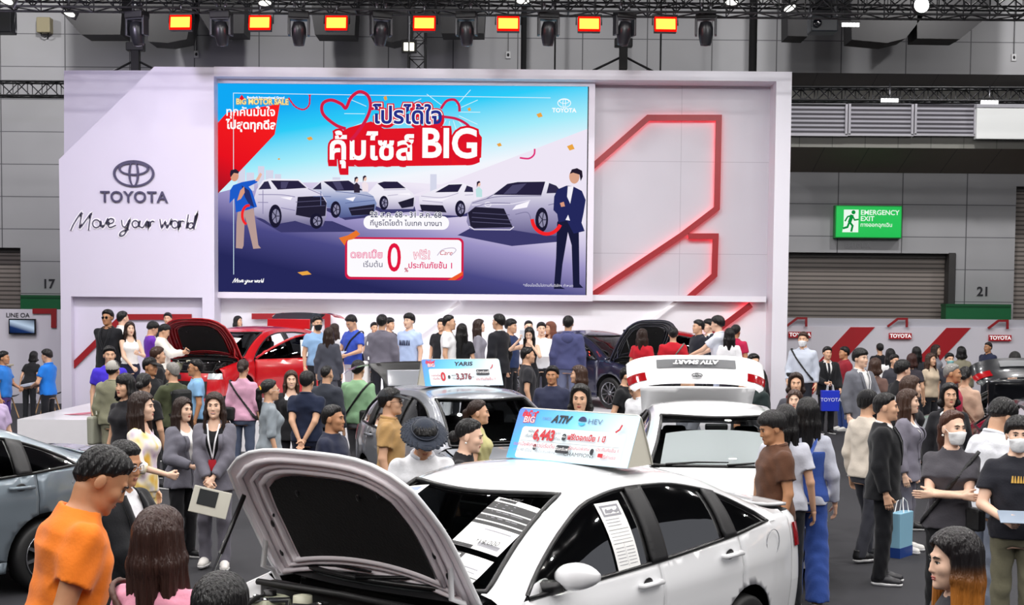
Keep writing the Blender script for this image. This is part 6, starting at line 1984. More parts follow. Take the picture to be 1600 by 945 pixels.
        for s in (1, -1):
            S, E, T, palm, hk = arms[s]
            ar_ = 1.0 if sex == 'm' else .88
            if sleeve <= 0: continue
            u1 = (E - S) / np.linalg.norm(E - S); u2 = (T - E) / np.linalg.norm(T - E)
            r0, r1, r2 = .049 * ar_ * fat ** .4 + off * .9, .042 * ar_ + off + sleeve_r, .028 * ar_ + off * .9 + sleeve_r * .5
            if sleeve < 1:
                c = S + (E - S) * sleeve
                f.cone(S, E, r0, r1 + .012, .04, [(c, u1)])
            else:
                f.cone(S, E, r0, r1, .04)
                c = E + (T - E) * (sleeve - 1)
                f.cone(E, T, r1, r2, .02, [(c, u2)])
        sl_, X, Y, Z = f.block(lo - .1, hi + .1)
        f.V[sl_] += folds(X, Y, Z, amp).astype(np.float32)
        # neck opening
        if neck == 'crew':
            f.put(lambda X, Y, Z: cone_d(X, Y, Z, neck0 + (0, -.012, .03), neck1 + (0, 0, .12), nr + .016, nr + .05), neck0 - .15, neck1 + .2, .006, 'cut')
        elif neck in ('scoop', 'tank'):
            q = TW((0, -.06, 1.44))
            f.put(lambda X, Y, Z: cone_d(X, Y, Z, q, neck1 + (0, 0, .12), .075, .1), neck0 - .2, neck1 + .2, .006, 'cut')
        elif neck == 'v':
            f.put(lambda X, Y, Z: cone_d(X, Y, Z, neck0 + (0, -.012, .015), neck1 + (0, 0, .12), nr + .014, nr + .05), neck0 - .15, neck1 + .2, .006, 'cut')
        if vcut is not None:
            zb_, sl0, w0 = vcut
            def vf(X, Y, Z):
                x, y, z_ = tz(X, Y, Z)
                d = np.abs(x) - w0 - np.clip(z_ - zb_, 0, 1) * sl0
                d = np.where(below, d, np.maximum(d, zb_ - z_))
                return np.maximum(d * .9, y + .02)
            f.put(vf, tlo - (0, .1, .6), thi, .004, 'cut')
        me_ = to_mesh(name, *f.mesh(), [m])
        return link(name, me_, root), f
    def surf(px_, pz_, off):
        """front of the torso (own frame) at x, z"""
        a = np.interp(pz_, prof[:, 0], prof[:, 1]) + off; b = np.interp(pz_, prof[:, 0], prof[:, 2]) + off; c = np.interp(pz_, prof[:, 0], prof[:, 3])
        y = c - b * max(1e-3, 1 - min(.98, abs(px_ / a)) ** 2.3) ** (1 / 2.3)
        if sex == 'f':
            y = min(y, -.088 - math.sqrt(max(0, (.055 + off) ** 2 - (abs(px_) - .068) ** 2 - (pz_ - 1.26) ** 2)) if (abs(px_) - .068) ** 2 + (pz_ - 1.26) ** 2 < (.055 + off) ** 2 else y)
        return y
    def strip(name, pts, w, off, m, par=root, thick=.006):
        """band lying on the torso front: pts (x, z)"""
        vs, fs = [], []
        pl = spline(pts, 5) if len(pts) > 2 else [tuple(Vector(pts[0]).lerp(Vector(pts[1]), q / 8)) for q in range(9)]
        v, f_ = ribbon(pl, w, 0)
        mb = MB(); mb.add([tuple(TW((p[0], surf(p[0], p[2], off), p[2]))) for p in v], f_, 0, True)
        o = mb.build(name, m, par); md = o.modifiers.new('thickness', 'SOLIDIFY'); md.thickness = thick; md.offset = 0
        return o
    tm = cloth(tc)
    if hem is None: hem = .86
    g_off = .012
    if top in ('tee', 'polo', 'shirt', 'blouse', 'hoodie', 'tank', 'jacket', 'dress'):
        s_ = sl if sl is not None else dict(tee=.62, polo=.62, shirt=1.92, blouse=1.9, hoodie=1.95, tank=0, jacket=1.95, dress=.5)[top]
        off = dict(tee=.016, polo=.015, shirt=.017, blouse=.015, hoodie=.032, tank=.008, jacket=.028, dress=.015)[top]
        g_off = off
        nm = dict(tee='t_shirt', polo='polo_shirt', shirt='shirt', blouse='blouse', hoodie='hoodie', tank='tank_top', jacket='jacket', dress='dress')[top]
        o, fld = garment(nm, off, hem if top != 'dress' else .45, s_, tm, .035 if top not in ('tank', 'dress') else .0, 'tank' if top == 'tank' else ('scoop' if top in ('blouse', 'dress') else 'crew'), .005 if top != 'tank' else .0025, .008 if s_ < 1 else .004, wide=.18 if top == 'dress' else 0)
        if top in ('polo', 'shirt', 'jacket', 'hoodie'):
            col_ = MB()
            k = 20
            pts = []
            for q in range(k + 1):
                a = math.radians(-70 + 320 * q / k)       # open at the front
                r_ = nr + .022
                pts.append(TW((r_ * math.sin(math.radians(180)) * 0 + r_ * math.cos(a), .018 + r_ * .95 * math.sin(a), 1.462 + .012 * math.sin(a))))
            col_.tube(pts, [.012] + [.017 if top != 'hoodie' else .026] * (k - 1) + [.012], 8)
            col_.build('collar' if top != 'hoodie' else 'hood', tm if not slc else cloth(slc), o)
        if top == 'hoodie':
            hm = Field(axis(-.2, .2, .018), axis(-.05, .3, .018), axis(1.15, 1.6, .018))
            MB().ell(TW((0, .125, 1.37)), (.105, .05, .095), 14, Matrix(RT.tolist())).build('hood_drape', tm, o)
    elif top in ('suit', 'blazer'):
        shm = cloth(inner, .2)
        o2, _ = garment('shirt', .010, .86, .3, shm, 0, 'crew' if top == 'suit' else 'scoop', .002)
        if top == 'suit':
            pts = []
            for q in range(17):
                a = math.radians(-72 + 324 * q / 16); r_ = nr + .014
                pts.append(TW((r_ * math.cos(a), .018 + r_ * .95 * math.sin(a), 1.468 + .014 * math.sin(a))))
            MB().tube(pts, .011, 7).build('collar', shm, o2)
        o, fld = garment('jacket', .026, hem if hem != .86 else .78, 1.93, tm, .03, 'v', .004, .006, vcut=(1.09 if top == 'suit' else 1.0, .24, .006), below=True)
        g_off = .03
        zz = 1.09 if top == 'suit' else 1.0
        for s in (1, -1):
            w_ = [.02, .05, .055, .04, .02]
            lp = [(s * .012, zz + .005), (s * .036, zz + .09), (s * .072, zz + .19), (s * .082, min(zz + .28, 1.37)), (s * .075, min(zz + .34, 1.43))]
            strip('lapel', lp, .04, .034, tm, o, .01)
        if tie:
            strip('tie', [(0, 1.42), (0, 1.3), (0, 1.12)], .045, .018, cloth(tie), root)
    if logo:
        lc, lw, lh, lz = logo
        vs = []
        st_ = MB()
        for q in range(6):
            x0 = -lw / 2 + lw * q / 6
            r4 = [(x0, lz - lh / 2), (x0 + lw / 7, lz - lh / 2), (x0 + lw / 7 * (1 - .3 * (q % 2)), lz + lh / 2), (x0 + lw / 18, lz + lh / 2)]
            st_.add([tuple(TW((a_, surf(a_, b_, g_off + .012), b_))) for a_, b_ in r4], [(0, 1, 2, 3)])
        st_.build('chest_print', mat(lc, .6), root)
    if backlogo:
        for q in range(4):
            x0 = -.12 + .06 * q
            r4 = [(x0, 1.20 + .01 * (q % 2)), (x0 + .045, 1.19), (x0 + .05, 1.27), (x0 + .02, 1.29 - .015 * (q % 2))]
            bk = lambda a_, b_: float(np.interp(b_, prof[:, 0], prof[:, 3]) + (np.interp(b_, prof[:, 0], prof[:, 2]) + g_off + .014) * (1 - min(.98, abs(a_) / float(np.interp(b_, prof[:, 0], prof[:, 1]) + g_off)) ** 2.3) ** (1 / 2.3))
            MB().face([tuple(TW((a_, bk(a_, b_), b_))) for a_, b_ in r4]).build('back_print', mat(backlogo, .6), root)
    bm = cloth(bc)
    wz = .98 if top in ('tank',) else .965
    if bot in ('trousers', 'wide', 'jeans', 'shorts'):
        f = Field(axis(-.34, .34, crs), axis(lo[1], hi[1], crs), axis(.04, 1.12, crs))
        f.put(torso_fn(.013, 0, .80, wz), tlo, thi, 0)
        lw_ = {'trousers': .016, 'jeans': .012, 'wide': .05, 'shorts': .03}[bot]
        for s in (1, -1):
            H_, K_, A_ = legs[s]
            cuts = [((0, 0, .06), (0, 0, -1))] if bot != 'shorts' else [((0, 0, .47), (0, 0, -1))]
            f.cone(H_, K_, .088 * fat ** .5, .058 + lw_ * .8, .03, cuts)
            if bot != 'shorts': f.cone(K_, A_ + (0, 0, -.03), .058 + lw_ * .8, .044 + lw_ * 1.1, .02, cuts)
        sl_, X, Y, Z = f.block(lo - .1, hi + .1)
        f.V[sl_] += folds(X, Y, Z, .004).astype(np.float32)
        link('trousers' if bot != 'shorts' else 'shorts', to_mesh('trousers', *f.mesh(), [bm]), root)
        if bot == 'wide' and top == 'blouse' and bc == '#34519c':
            f = Field(axis(-.34, .34, crs), axis(lo[1], hi[1], crs), axis(.8, 1.5, crs))
            f.put(torso_fn(.028, 0, .88, 1.30), tlo, thi, 0)
            bb = link('overall_bib', to_mesh('overall_bib', *f.mesh(), [bm]), root)
            for s in (1, -1): MB().tube([TW((s * .10, surf(s * .1, 1.28, .03), 1.28)), TW((s * .10, -.05, 1.43)), TW((s * .09, .06, 1.44)), TW((s * .02, .135, 1.28))], .017, 6).build('overall_strap', bm, bb)
    elif bot == 'skirt':
        f = Field(axis(-.34, .34, crs), axis(-.3, .3, crs), axis(.2, 1.12, crs))
        f.put(torso_fn(.008, 0, .80, wz), tlo, thi, 0)
        f.cone((0, .01, .88), (0, .0, .42), .15, .2, .05, [((0, 0, .45), (0, 0, -1))])
        sl_, X, Y, Z = f.block(lo - .1, hi + .1)
        f.V[sl_] += (.006 * np.sin(np.arctan2(Y, X) * 11 + ph[0]) * np.clip(1 - Z, 0, .5) * 2).astype(np.float32)
        link('skirt', to_mesh('skirt', *f.mesh(), [bm]), root)
    for s in (1, -1):
        A_ = legs[s][2]
        o = bpy.data.objects.new('shoe', SHOE); COL.objects.link(o); o.parent = root
        o.location = (A_[0], A_[1] - .02, A_[2] - .085); o.rotation_euler = (0, 0, s * .12)
        o.material_slots[0].link = 'OBJECT'; o.material_slots[0].material = mat(shoes, .42)
        so = bpy.data.objects.new('sole', SOLE); COL.objects.link(so); so.parent = o
        so.material_slots[0].link = 'OBJECT'; so.material_slots[0].material = mat(sole, .5)
    # ---- hair
    if hair != 'none':
        long_ = hair in ('long', 'veil')
        tail = hlen + .14
        hl = Field(axis(hc_[0] - .2, hc_[0] + .2, fine * 1.1), axis(hc_[1] - .2, hc_[1] + .24, fine * 1.1), axis(hc_[2] - (tail + .12 if hair in ('long', 'pony', 'bob', 'veil') else .17), hc_[2] + .17, fine * 1.1))
        line = {'short': [.082, .064, .036, -.002, -.022, -.06, -.085], 'bowl': [.046, .028, .018, -.014, -.028, -.055, -.08], 'crop': [.088, .074, .046, .004, -.012, -.06, -.085], 'bald': [.16, .16, .15, .07, .055, -.01, -.06],
                'long': [.10, .078, .03, -.2, -.3, -.3, -.3], 'bob': [.10, .074, .03, -.1, -.12, -.12, -.12], 'pony': [.10, .086, .058, .016, -.01, -.05, -.07], 'bun': [.10, .086, .058, .016, -.01, -.05, -.07], 'fringe': [.05, .032, .02, -.2, -.3, -.3, -.3], 'veil': [.10, .08, .04, -.3, -.3, -.3, -.3]}[hair]
        if hair in ('fringe',): long_ = True
        lx = [-.13, -.088, -.05, -.022, .015, .06, .12]
        t_ = {'crop': .007, 'bald': .006, 'short': .015, 'bowl': .02, 'bob': .018, 'long': .014, 'fringe': .016, 'pony': .011, 'bun': .011, 'veil': .016}[hair]
        fy = rotm(0, turn_r, 0); c_, s__ = math.cos(turn_r), math.sin(turn_r)
        def capf(X, Y, Z):
            x, y, z_ = head_frame(X, Y, Z)
            d = ell_d(x, y, z_, (0, .016, .034), (.077 * fw + t_, .098 + t_, .09 + t_))
            d = smin(d, ell_d(x, y, z_, (0, .0, .07), (.064 + t_, .082 + t_, .05 + t_ * 1.1)), .03)
            if hair in ('short', 'crop', 'bowl', 'bald'): d = smin(d, ell_d(x, y, z_, (0, .052, -.03), (.052 + t_ * .5, .056 + t_ * .5, .062)), .03)
            th = np.arctan2(x, y - .02)
            amp = .0016
            d = d + amp * np.sin(th * 17 + 30 * z_ + ph[0]) + amp * .7 * np.sin(th * 37 + ph[1] - 22 * z_)
            ed = z_ - np.interp(y, lx, line)
            if not long_: d = d + .85 * np.clip(.042 - ed, 0, .06) * (t_ + .008) / .023
            return np.maximum(d, -ed + .004 * np.sin(60 * x + ph[2]))
        hl.put(capf, hc_ - .16, hc_ + .16, 0)
        def yf(v):
            return hc_ + np.array((c_ * v[0] - s__ * v[1], s__ * v[0] + c_ * v[1], v[2]))
        def lock(pts, rs, k=.02):
            for (p, q), (r0, r1) in zip(zip(pts[:-1], pts[1:]), zip(rs[:-1], rs[1:])):
                hl.cone(yf(p), yf(q), r0, r1, k)
        if long_ or hair == 'bob':
            T_ = tail if long_ else .085
            for s in (1, -1):
                lock([(s * .052, .04, .04), (s * .066, .056, -.09), (s * .082, .055, -T_)], [.045, .042, .028 if long_ else .036])
                lock([(s * .066, .0, .03), (s * .082, .012, -.08), (s * .098, -.005 if long_ else .0, -T_ * .92)], [.026, .027, .018 if long_ else .026])
                if long_: lock([(s * .07, -.03, .03), (s * .085, -.032, -.07), (s * .10, -.045, -T_ * .8)], [.012, .017, .012])
            lock([(0, .07, .03), (0, .082, -.09), (0, .085, -T_)], [.06, .056, .04 if long_ else .05])
        elif hair == 'pony':
            lock([(0, .10, .03), (0, .135, .0), (0, .135, -.1), (0, .115, -tail)], [.03, .033, .034, .016])
        elif hair == 'bun':
            lock([(0, .105, .0), (0, .125, -.005)], [.042, .046], .008)
        if long_ or hair in ('pony', 'bob'):
            sl_, X, Y, Z = hl.block(hc_ - .5, hc_ + .3)
            th = np.arctan2(X - hc_[0], Y - hc_[1] - .03)
            hl.V[sl_] += ((.0030 * np.sin(th * 15 + 10 * Z + ph[3]) + .0024 * np.sin(th * 29 - 14 * Z + ph[4])) * np.clip((hc_[2] + .05 - Z) / .1, 0, 1)).astype(np.float32)
            if not hair == 'veil':     # keep the face clear
                hl.put(lambda X, Y, Z: (lambda q: np.maximum(ell_d(q[0], q[1], q[2], (0, -.078, -.030 if hair != 'fringe' else -.06), (.062, .078, .116 if hair != 'fringe' else .085)), 0 * q[0] - 9))(head_frame(X, Y, Z)), hc_ - .2, hc_ + .15, .008, 'cut')
        tipv = None
        if tip: tipv = (tip, hc_[2] - .15, hc_[2] - .0)
        nm = 'hair' if hair != 'veil' else 'headscarf'
        link(nm, to_mesh('hair', *hl.mesh(), [hair_strands(hc, tipv) if hair != 'veil' else cloth(hc)]), root)
    if scr: MB().tube([tuple(hw((.03 * math.cos(q * .6283), .122, .02 + .03 * math.sin(q * .6283)))) for q in range(11)], .013, 6).build('hair_tie', mat(scr, .6), root)
    # ---- head wear
    if hat:
        hm = cloth(hatc)
        F_ = Field(axis(hc_[0] - .24, hc_[0] + .24, .009), axis(hc_[1] - .25, hc_[1] + .24, .009), axis(hc_[2] - .1, hc_[2] + .2, .009))
        def hf(X, Y, Z):
            x, y, z_ = head_frame(X, Y, Z)
            if hat == 'beanie':
                d = ell_d(x, y, z_, (0, .016, .04), (.094, .115, .106)); return np.maximum(d, .025 - z_ - .2 * y)
            d = ell_d(x, y, z_, (0, .016, .045), (.094, .114, .098 if hat == 'cap' else .105))
            d = np.maximum(d, .052 - z_)
            if hat == 'cap':
                br = np.maximum(ell_d(x, y, z_ + .55 * np.clip(-y - .09, 0, 1) ** 1.2 + 1.2 * x * x, (0, -.115, .058), (.085, .085, .008)), y + .06)
            else:
                br = ell_d(x, y, z_ + .9 * (x * x + .5 * y * y), (0, .01, .062), (.185, .2, .008))
            return smin(d, br, .006)
        F_.put(hf, hc_ - .23, hc_ + .23, 0)
        ho = link({'cap': 'cap', 'brim': 'brimmed_hat', 'beanie': 'head_cover'}[hat], to_mesh('hat', *F_.mesh(), [hm]), root)
        if hat == 'brim':
            bandp = [hw((.097 * math.cos(2 * PI * q / 24), .016 + .117 * math.sin(2 * PI * q / 24), .075)) for q in range(25)]
            MB().tube(bandp, .007, 6).build('hat_band', mat('#1b2130', .6), ho)
    if mask:
        F_ = Field(axis(hc_[0] - .11, hc_[0] + .11, .006), axis(hc_[1] - .16, hc_[1] + .1, .006), axis(hc_[2] - .15, hc_[2] + .06, .006))
        def mf(X, Y, Z):
            x, y, z_ = head_frame(X, Y, Z)
            d = smin(head_d(x, y, z_) - .006, ell_d(x, y, z_, (0, -.085, -.055), (.03, .04, .04)), .03)
            return np.maximum(np.maximum(d, z_ + .012 + .5 * np.abs(x) * .4), np.maximum(-(z_ + .12), y + .025 + .1 * np.abs(x)))
        F_.put(mf, hc_ - .2, hc_ + .12, 0)
        mo = link('face_mask', to_mesh('face_mask', *F_.mesh(), [cloth(mask, .15)]), root)
        for s in (1, -1): MB().tube([hw((s * .062, -.04, -.03)), hw((s * .078, -.01, .0)), hw((s * .083, .018, .012))], .002, 5).build('ear_loop', mat('#f0f0f0', .6), mo)
    if glasses:
        gl = MB(); gm = mat('#1a1716' if glasses is True else glasses, .25)
        for s in (1, -1):
            gl.tube([hw((s * (.031 + .022 * math.cos(2 * PI * q / 16)), -.104 + .004 * abs(math.cos(2 * PI * q / 16)), .002 + .017 * math.sin(2 * PI * q / 16))) for q in range(17)], .0023, 5)
            gl.tube([hw((s * .053, -.1, .006)), hw((s * .078, -.06, .008)), hw((s * .083, .0, .004))], .002, 5)
        gl.tube([hw((-.01, -.106, .005)), hw((.01, -.106, .005))], .002, 5)
        go = gl.build('glasses', gm, root)
        if glasses == '#0b0b0c':
            for s in (1, -1): MB().ell(hw((s * .031, -.103, .002)), (.022, .003, .017), 12, Matrix(RH.tolist())).build('dark_lens', mat('#0b0b0d', .1, coat=1), go)
    if earr:
        for s in (1, -1): MB().ell(hw((s * .086, .004, -.05)), (.009, .009, .009), 8).build('earring', mat('#f2efe6', .2), root)
    if lan:
        o = MB()
        pts = [(.06, 1.44), (.035, 1.3), (0, 1.10)]
        for s in (1, -1): strip('lanyard', [(s * x, z_) for x, z_ in pts], .014, g_off + .018, mat(lan, .6))
        y_ = surf(0, 1.06, g_off + .026)
        MB().box(TW((0, y_ - .004, 1.04)), (.075, .008, .11), Matrix(RT.tolist())).build('badge', mat('#b3202c', .4), root)
    # ---- straps and bags that are worn
    def band(nm, p, nrm, w, m, off):
        """strap round the torso in the plane (p, nrm) of its own frame"""
        nrm = np.array(nrm, float); nrm /= np.linalg.norm(nrm)
        F_ = Field(axis(-.32, .32, .011), axis(lo[1] if lean else -.24, .24, .011), axis(.8, 1.56, .011))
        tf = torso_fn(off, .035, .82, 1.5)
        def bf(X, Y, Z):
            x, y, z_ = tz(X, Y, Z)
            d = tf(X, Y, Z)
            for s in (1, -1):
                d = smin(d, cone_d(X, Y, Z, arms[s][0], arms[s][0] * .9 + arms[s][1] * .1, .055 + off, .05 + off), .03)
            pl = (x - p[0]) * nrm[0] + (y - p[1]) * nrm[1] + (z_ - p[2]) * nrm[2]
            return np.maximum(np.abs(d) - .009, np.abs(pl) - w / 2)
        F_.put(bf, (-.4, -.5, .8), (.4, .4, 1.6), 0)
        return link(nm, to_mesh(nm, *F_.mesh(), [m]), root)
    bgm = mat(bagc, .55, bump=.2, scale=40)
    if bag in ('cross_l', 'cross_r'):
        s = 1 if bag == 'cross_l' else -1
        so_ = band('bag_strap', (0, 0, 1.18), (.80 * s, 0, -.60 * -1 * -1 if False else .60), .03, bgm, g_off + .008)
        c = TW((s * -.235 * fat ** .5, -.03, .93)) if False else TW((-s * .19 * fat ** .5, -.10, .95))
        MB().box(c, (.13, .09, .17), Matrix.Rotation(s * .6, 3, 'Z')).build('crossbody_bag', bgm, root, bevel=.02)
    elif bag == 'back_r' or bag == 'back_l':
        s = 1 if bag == 'back_l' else -1
        band('bag_strap', (0, 0, 1.18), (.80 * -s, 0, .60), .03, bgm, g_off + .008)
        MB().box(TW((s * .17 * fat ** .5, .12, .96)), (.2, .09, .2), Matrix.Rotation(-s * .5, 3, 'Z')).build('crossbody_bag', bgm, root, bevel=.03)
    elif bag == 'tote':
        S = arms[1][0]
        st_ = MB(); st_.tube([S + (.03, -.06, -.38), S + (.05, -.05, -.1), S + (.0, -.0, .07), S + (.05, .07, -.1), S + (.03, .08, -.38)], .013, 6); st_.build('tote_strap', bgm, root)
        MB().box(S + np.array((.085, .0, -.60)), (.10, .34, .40), taper=1.06).build('tote_bag', bgm, root, bevel=.03)
    elif bag == 'tote_r':
        S = arms[-1][0]
        st_ = MB(); st_.tube([S + (-.03, -.06, -.38), S + (-.05, -.05, -.1), S + (.0, -.0, .07), S + (-.05, .07, -.1), S + (-.03, .08, -.38)], .013, 6); st_.build('tote_strap', bgm, root)
        MB().box(S + np.array((-.085, .0, -.60)), (.10, .34, .40), taper=1.06).build('tote_bag', bgm, root, bevel=.03)
    if pack:
        pm = mat(pack, .6, bump=.2, scale=40)
        pk = MB(); pk.box(TW((0, .19, 1.18)), (.28, .15, .40), Matrix(RT.tolist())); po = pk.build('backpack', pm, root, bevel=.05)
        MB().box(TW((0, .27, 1.10)), (.22, .06, .2), Matrix(RT.tolist())).build('backpack_pocket', pm, po, bevel=.025)
        for s in (1, -1):
            MB().tube([TW((s * .11, .12, 1.30)), TW((s * .115, .04, 1.44)), TW((s * .12, -.075, 1.40)), TW((s * .125, surf(s * .125, 1.25, .03) - .01, 1.25)), TW((s * .14, -.06, 1.10)), TW((s * .12, .12, 1.02))], .018, 6).build('shoulder_strap', pm, po)
    W4 = Matrix.LocRotScale(root.location, root.rotation_euler, root.scale)
    def wpos(s, d=.075):
        S, E, T, palm, hk = arms[s]
        u = (T - E) / np.linalg.norm(T - E)
        pl = palm / np.linalg.norm(palm)
        return W4 @ Vector((T + u * d + pl * .03).tolist())
    return dict(root=root, hand=wpos, W=W4, yaw=yaw, TW=lambda p: W4 @ Vector(TW(p).tolist()), sc=sc, want=want / top_unit * 1.738)

def held(name, label, cat, pos, size, col, rz=0, rx=0, ry=0, bevel=.006, group=None, extra=None):
    o = MB().box((0, 0, 0), size).build(name, mat(col, .4) if isinstance(col, str) else col, None, bevel=bevel)
    o.location = pos; o.rotation_euler = (rx, ry, rz)
    return tag(o, label, cat, group)
# ------------------------------------------------------------------ the visitors
P = person
# --- booth beside the emblem wing
b1 = P(73, 545, 88, -105, 'person in bright blue polo and black trousers reading papers by the booth', top='polo', tc='#1f78d8', aL='hold', aR='hold', nod=12, hair='short')
P(6, 548, 90, 85, 'person in blue polo and violet trousers cut by the frame edge at the booth', top='polo', tc='#2a78cf', bc='#553a86', aL='hold', skin='t')
P(87, 519, 60, 150, 'person in white t-shirt standing close to the booth wall behind the blue polo', tc='#c9d2d8', bc='#2a2a30')
P(30, 541, 62, 20, 'dark-haired person in black behind the booth counter under the television', sex='f', hair='long', tc='#1d1c20', nod=20)
P(53, 555, 76, 170, 'person all in black bending beside the shell chairs', sex='f', hair='bob', tc='#17171a', lean=22)
P(-16, 588, 150, 60, 'person at the very frame edge with only a bare arm in view', tc='#b9a6c9', skin='l', aL='low', aR='low')
# --- on the stage by the red car
P(168, 483, 92, -12, 'person in black suit and dark sunglasses standing guard on the stage corner', 's', top='suit', tc='#15161c', inner='#17171c', glasses='#0b0b0c', aL='behind', aR='behind', skin='t')
P(192, 485, 86, 140, 'person in white shirt with short hair behind the woman in the white top', 's', top='shirt', sl=.7, tc='#efeff0', hair='crop', skin='l')
P(203, 502, 97, 30, 'woman in sleeveless white top and navy trousers facing the red car', 's', sex='f', top='tank', tc='#f1f0ee', hair='long', hc='b', skin='l', bc='#1b1f36', aL='phone', aR='clasp')
P(239, 503, 88, 120, 'person in violet t-shirt looking down by the raised red bonnet', 's', tc='#6b2fae', hair='bowl', nod=24, aL='phone', aR='phone')
s5 = P(257, 507, 90, 95, 'person in white jacket typing on a phone before the red car', 's', top='jacket', tc='#ece9e0', bc='#d7cfae', nod=26, aL=((.10, -.40, 1.18), (.8, .3, -1), (-.4, .6, .6), 'grip'), aR=((.06, -.38, 1.2), (.8, .3, -1), (-.4, .6, .6), 'grip'))
P(262, 488, 72, 0, 'person hidden behind the raised red bonnet, only hair showing', 's', tc='#2a2a30')
P(372, 493, 68, 60, 'dark long-haired woman seen over the red car roof', 's', sex='f', hair='long', tc='#24222a')
# --- floor in front of the stage, emblem side
P(171, 540, 106, 22, 'person in blue-violet t-shirt facing out beside the stage corner', tc='#4430c8', skin='m', hair='short')
f2 = P(177, 562, 118, 168, 'person in grey head cover and olive jacket carrying a grey tote', top='jacket', tc='#87866f', hat='beanie', hatc='#aaa7a1', bag='tote', bagc='#9a9b8c', bc='#8f8d78')
P(247, 541, 102, 110, 'person with brown hair and black jacket behind the grey-haired man', top='jacket', tc='#17161a', hc='c')
P(235, 557, 114, 62, 'person in black cap and black t-shirt looking toward the red car', tc='#18181c', hat='cap', hatc='#1a1718', skin='t')
P(195, 583, 150, -28, 'woman with black fringe behind the woman in the floral blouse', sex='f', hair='fringe', tc='#1c1b20', skin='m', hlen=.02)
P(225, 582, 142, 170, 'person with tied black hair and black top next to the floral blouse', sex='f', hair='bun', tc='#1a191d')
P(222, 611, 185, 84, 'woman with long dark hair in pale yellow and lilac blouse walking past', sex='f', hair='long', hc='b', skin='l', top='blouse', tc='floral', bot='wide', bc='floral', lan=None, aR='hold', sl=1.3)
P(269, 565, 120, -125, 'grey-haired man in olive t-shirt wearing a black backpack', tc='#474c35', hair='crop', hc='g', pack='#17191a', aL='phone', aR='phone')
P(305, 560, 112, -72, 'man in glasses and pale blue t-shirt turned toward the red car bonnet', tc='#86b4dc', hair='crop', skin='t', glasses=True)
P(286, 620, 166, 55, 'woman in grey suit half hidden beside the smiling woman with the badge', sex='f', hair='long', hc='b', top='blazer', tc='#6f6e79', bc='#1a1a1e', skin='l', aL='phone', aR='hold')
P(380, 561, 113, 174, 'woman in pink blouse with pinned-up hair and black shoulder strap', sex='f', hair='bun', hc='b', top='blouse', tc='#d7a3bd', sl=1.4, bc='#566078', bot='jeans', bag='back_l', fat=1.08)
P(422, 592, 142, 112, 'woman in grey top with a yellow hair tie in her ponytail', sex='f', hair='pony', tc='#8d969d', sl=1.1, bc='#b9bec2', bot='wide', glasses='#cfcfcf', fat=1.08, scr='#d9a21e')
P(455, 578, 124, 12, 'smiling woman with long brown hair and black jacket behind the navy shirt', sex='f', hair='long', hc='c', skin='l', top='blazer', tc='#1b1b1f', smile=True)
P(480, 579, 132, 168, 'man in navy polo seen from behind with hands clasped at his back', top='polo', tc='#19223a', bc='#1a2036', aL='behind', aR='behind', fat=1.1, hair='short')
P(511, 570, 118, 160, 'balding man in dark slate jacket seen from behind', top='jacket', tc='#343842', hair='bald', skin='m')
P(560, 562, 116, 164, 'man in pale green sweatshirt and grey trousers with black shoulder bag', top='tee', sl=1.9, tc='#8fb78f', bc='#76767b', bag='back_r', fat=1.06, hair='short', stride=14, aL='low')
f17 = P(521, 631, 185, 74, 'man in navy jacket passing behind the raised white bonnet', top='jacket', tc='#20253a', skin='t', hair='crop', bc='#c8b896', aR='low')
# --- stage, middle
P(496, 493, 89, 28, 'person in black face mask and light blue t-shirt near the red tailgate', 's', tc='#8fb3da', mask='#17171b', aL='clasp')
P(523, 505, 84, 150, 'woman in pale grey top half hidden by the grey-suited woman on the stage', 's', sex='f', hair='long', hc='b', tc='#c9c8cc')
P(514, 511, 97, 172, 'woman in dark grey suit with long hair seen from behind on the stage', 's', sex='f', hair='long', hc='b', top='jacket', hem=.74, tc='#474954', bot='skirt', bc='#4b4d57', skin='l')
s12 = P(549, 493, 88, -42, 'man in royal blue t-shirt looking down at a tablet on the stage', 's', tc='#3b57c0', nod=30, aL='hold', aR='hold', bc='#dcdce2', bag='back_l')
P(585, 503, 74, 20, 'person whose face shows behind the grey jacket shoulder', 's', hair='short', tc='#8a8a92')
P(609, 496, 78, 60, 'person in black t-shirt behind the grey jacket', 's', tc='#1a1b20', hair='bowl')
P(597, 491, 94, 176, 'man in grey jacket with white tote seen from behind', 's', top='jacket', tc='#6f6c79', bc='#20212a', bag='tote', bagc='#f0eeee')
P(639, 489, 88, -32, 'young man in pale blue t-shirt with dark chest lettering', 's', tc='#b7cbf0', hair='bowl', skin='l', logo=('#28304e', .24, .09, 1.24), bc='#1f2430')
P(690, 497, 80, -20, 'man in black t-shirt behind the white t-shirt', 's', tc='#18191d')
P(702, 491, 92, 84, 'man in plain white t-shirt in profile on the stage', 's', tc='#f2f2f4', hair='crop', bc='#e0e0e4', fat=1.05)
P(722, 505, 95, 174, 'woman with very long black hair and black top seen from behind', 's', sex='f', hair='long', tc='#151519', hlen=.24)
P(749, 498, 82, 92, 'woman with long dark hair and grey cardigan in profile', 's', sex='f', hair='long', hc='b', top='blouse', tc='#83818b', hlen=.22, skin='l')
P(779, 490, 98, -125, 'tall man in black suit turned away in the middle of the stage', 's', top='suit', tc='#1a1b22', hair='short', fat=1.06)
P(799, 498, 88, 62, 'person with rounded black hair and navy shirt beside the black suit', 's', hair='bowl', tc='#22335c')
P(826, 500, 82, 8, 'man in white t-shirt behind the woman holding her phone', 's', tc='#e4e6ec', hair='crop', skin='l')
s24 = P(846, 503, 86, 6, 'man in white shirt holding a sheet behind the tan headscarf', 's', tc='#eceef2', hair='short', aL='phone', aR='phone', skin='l')
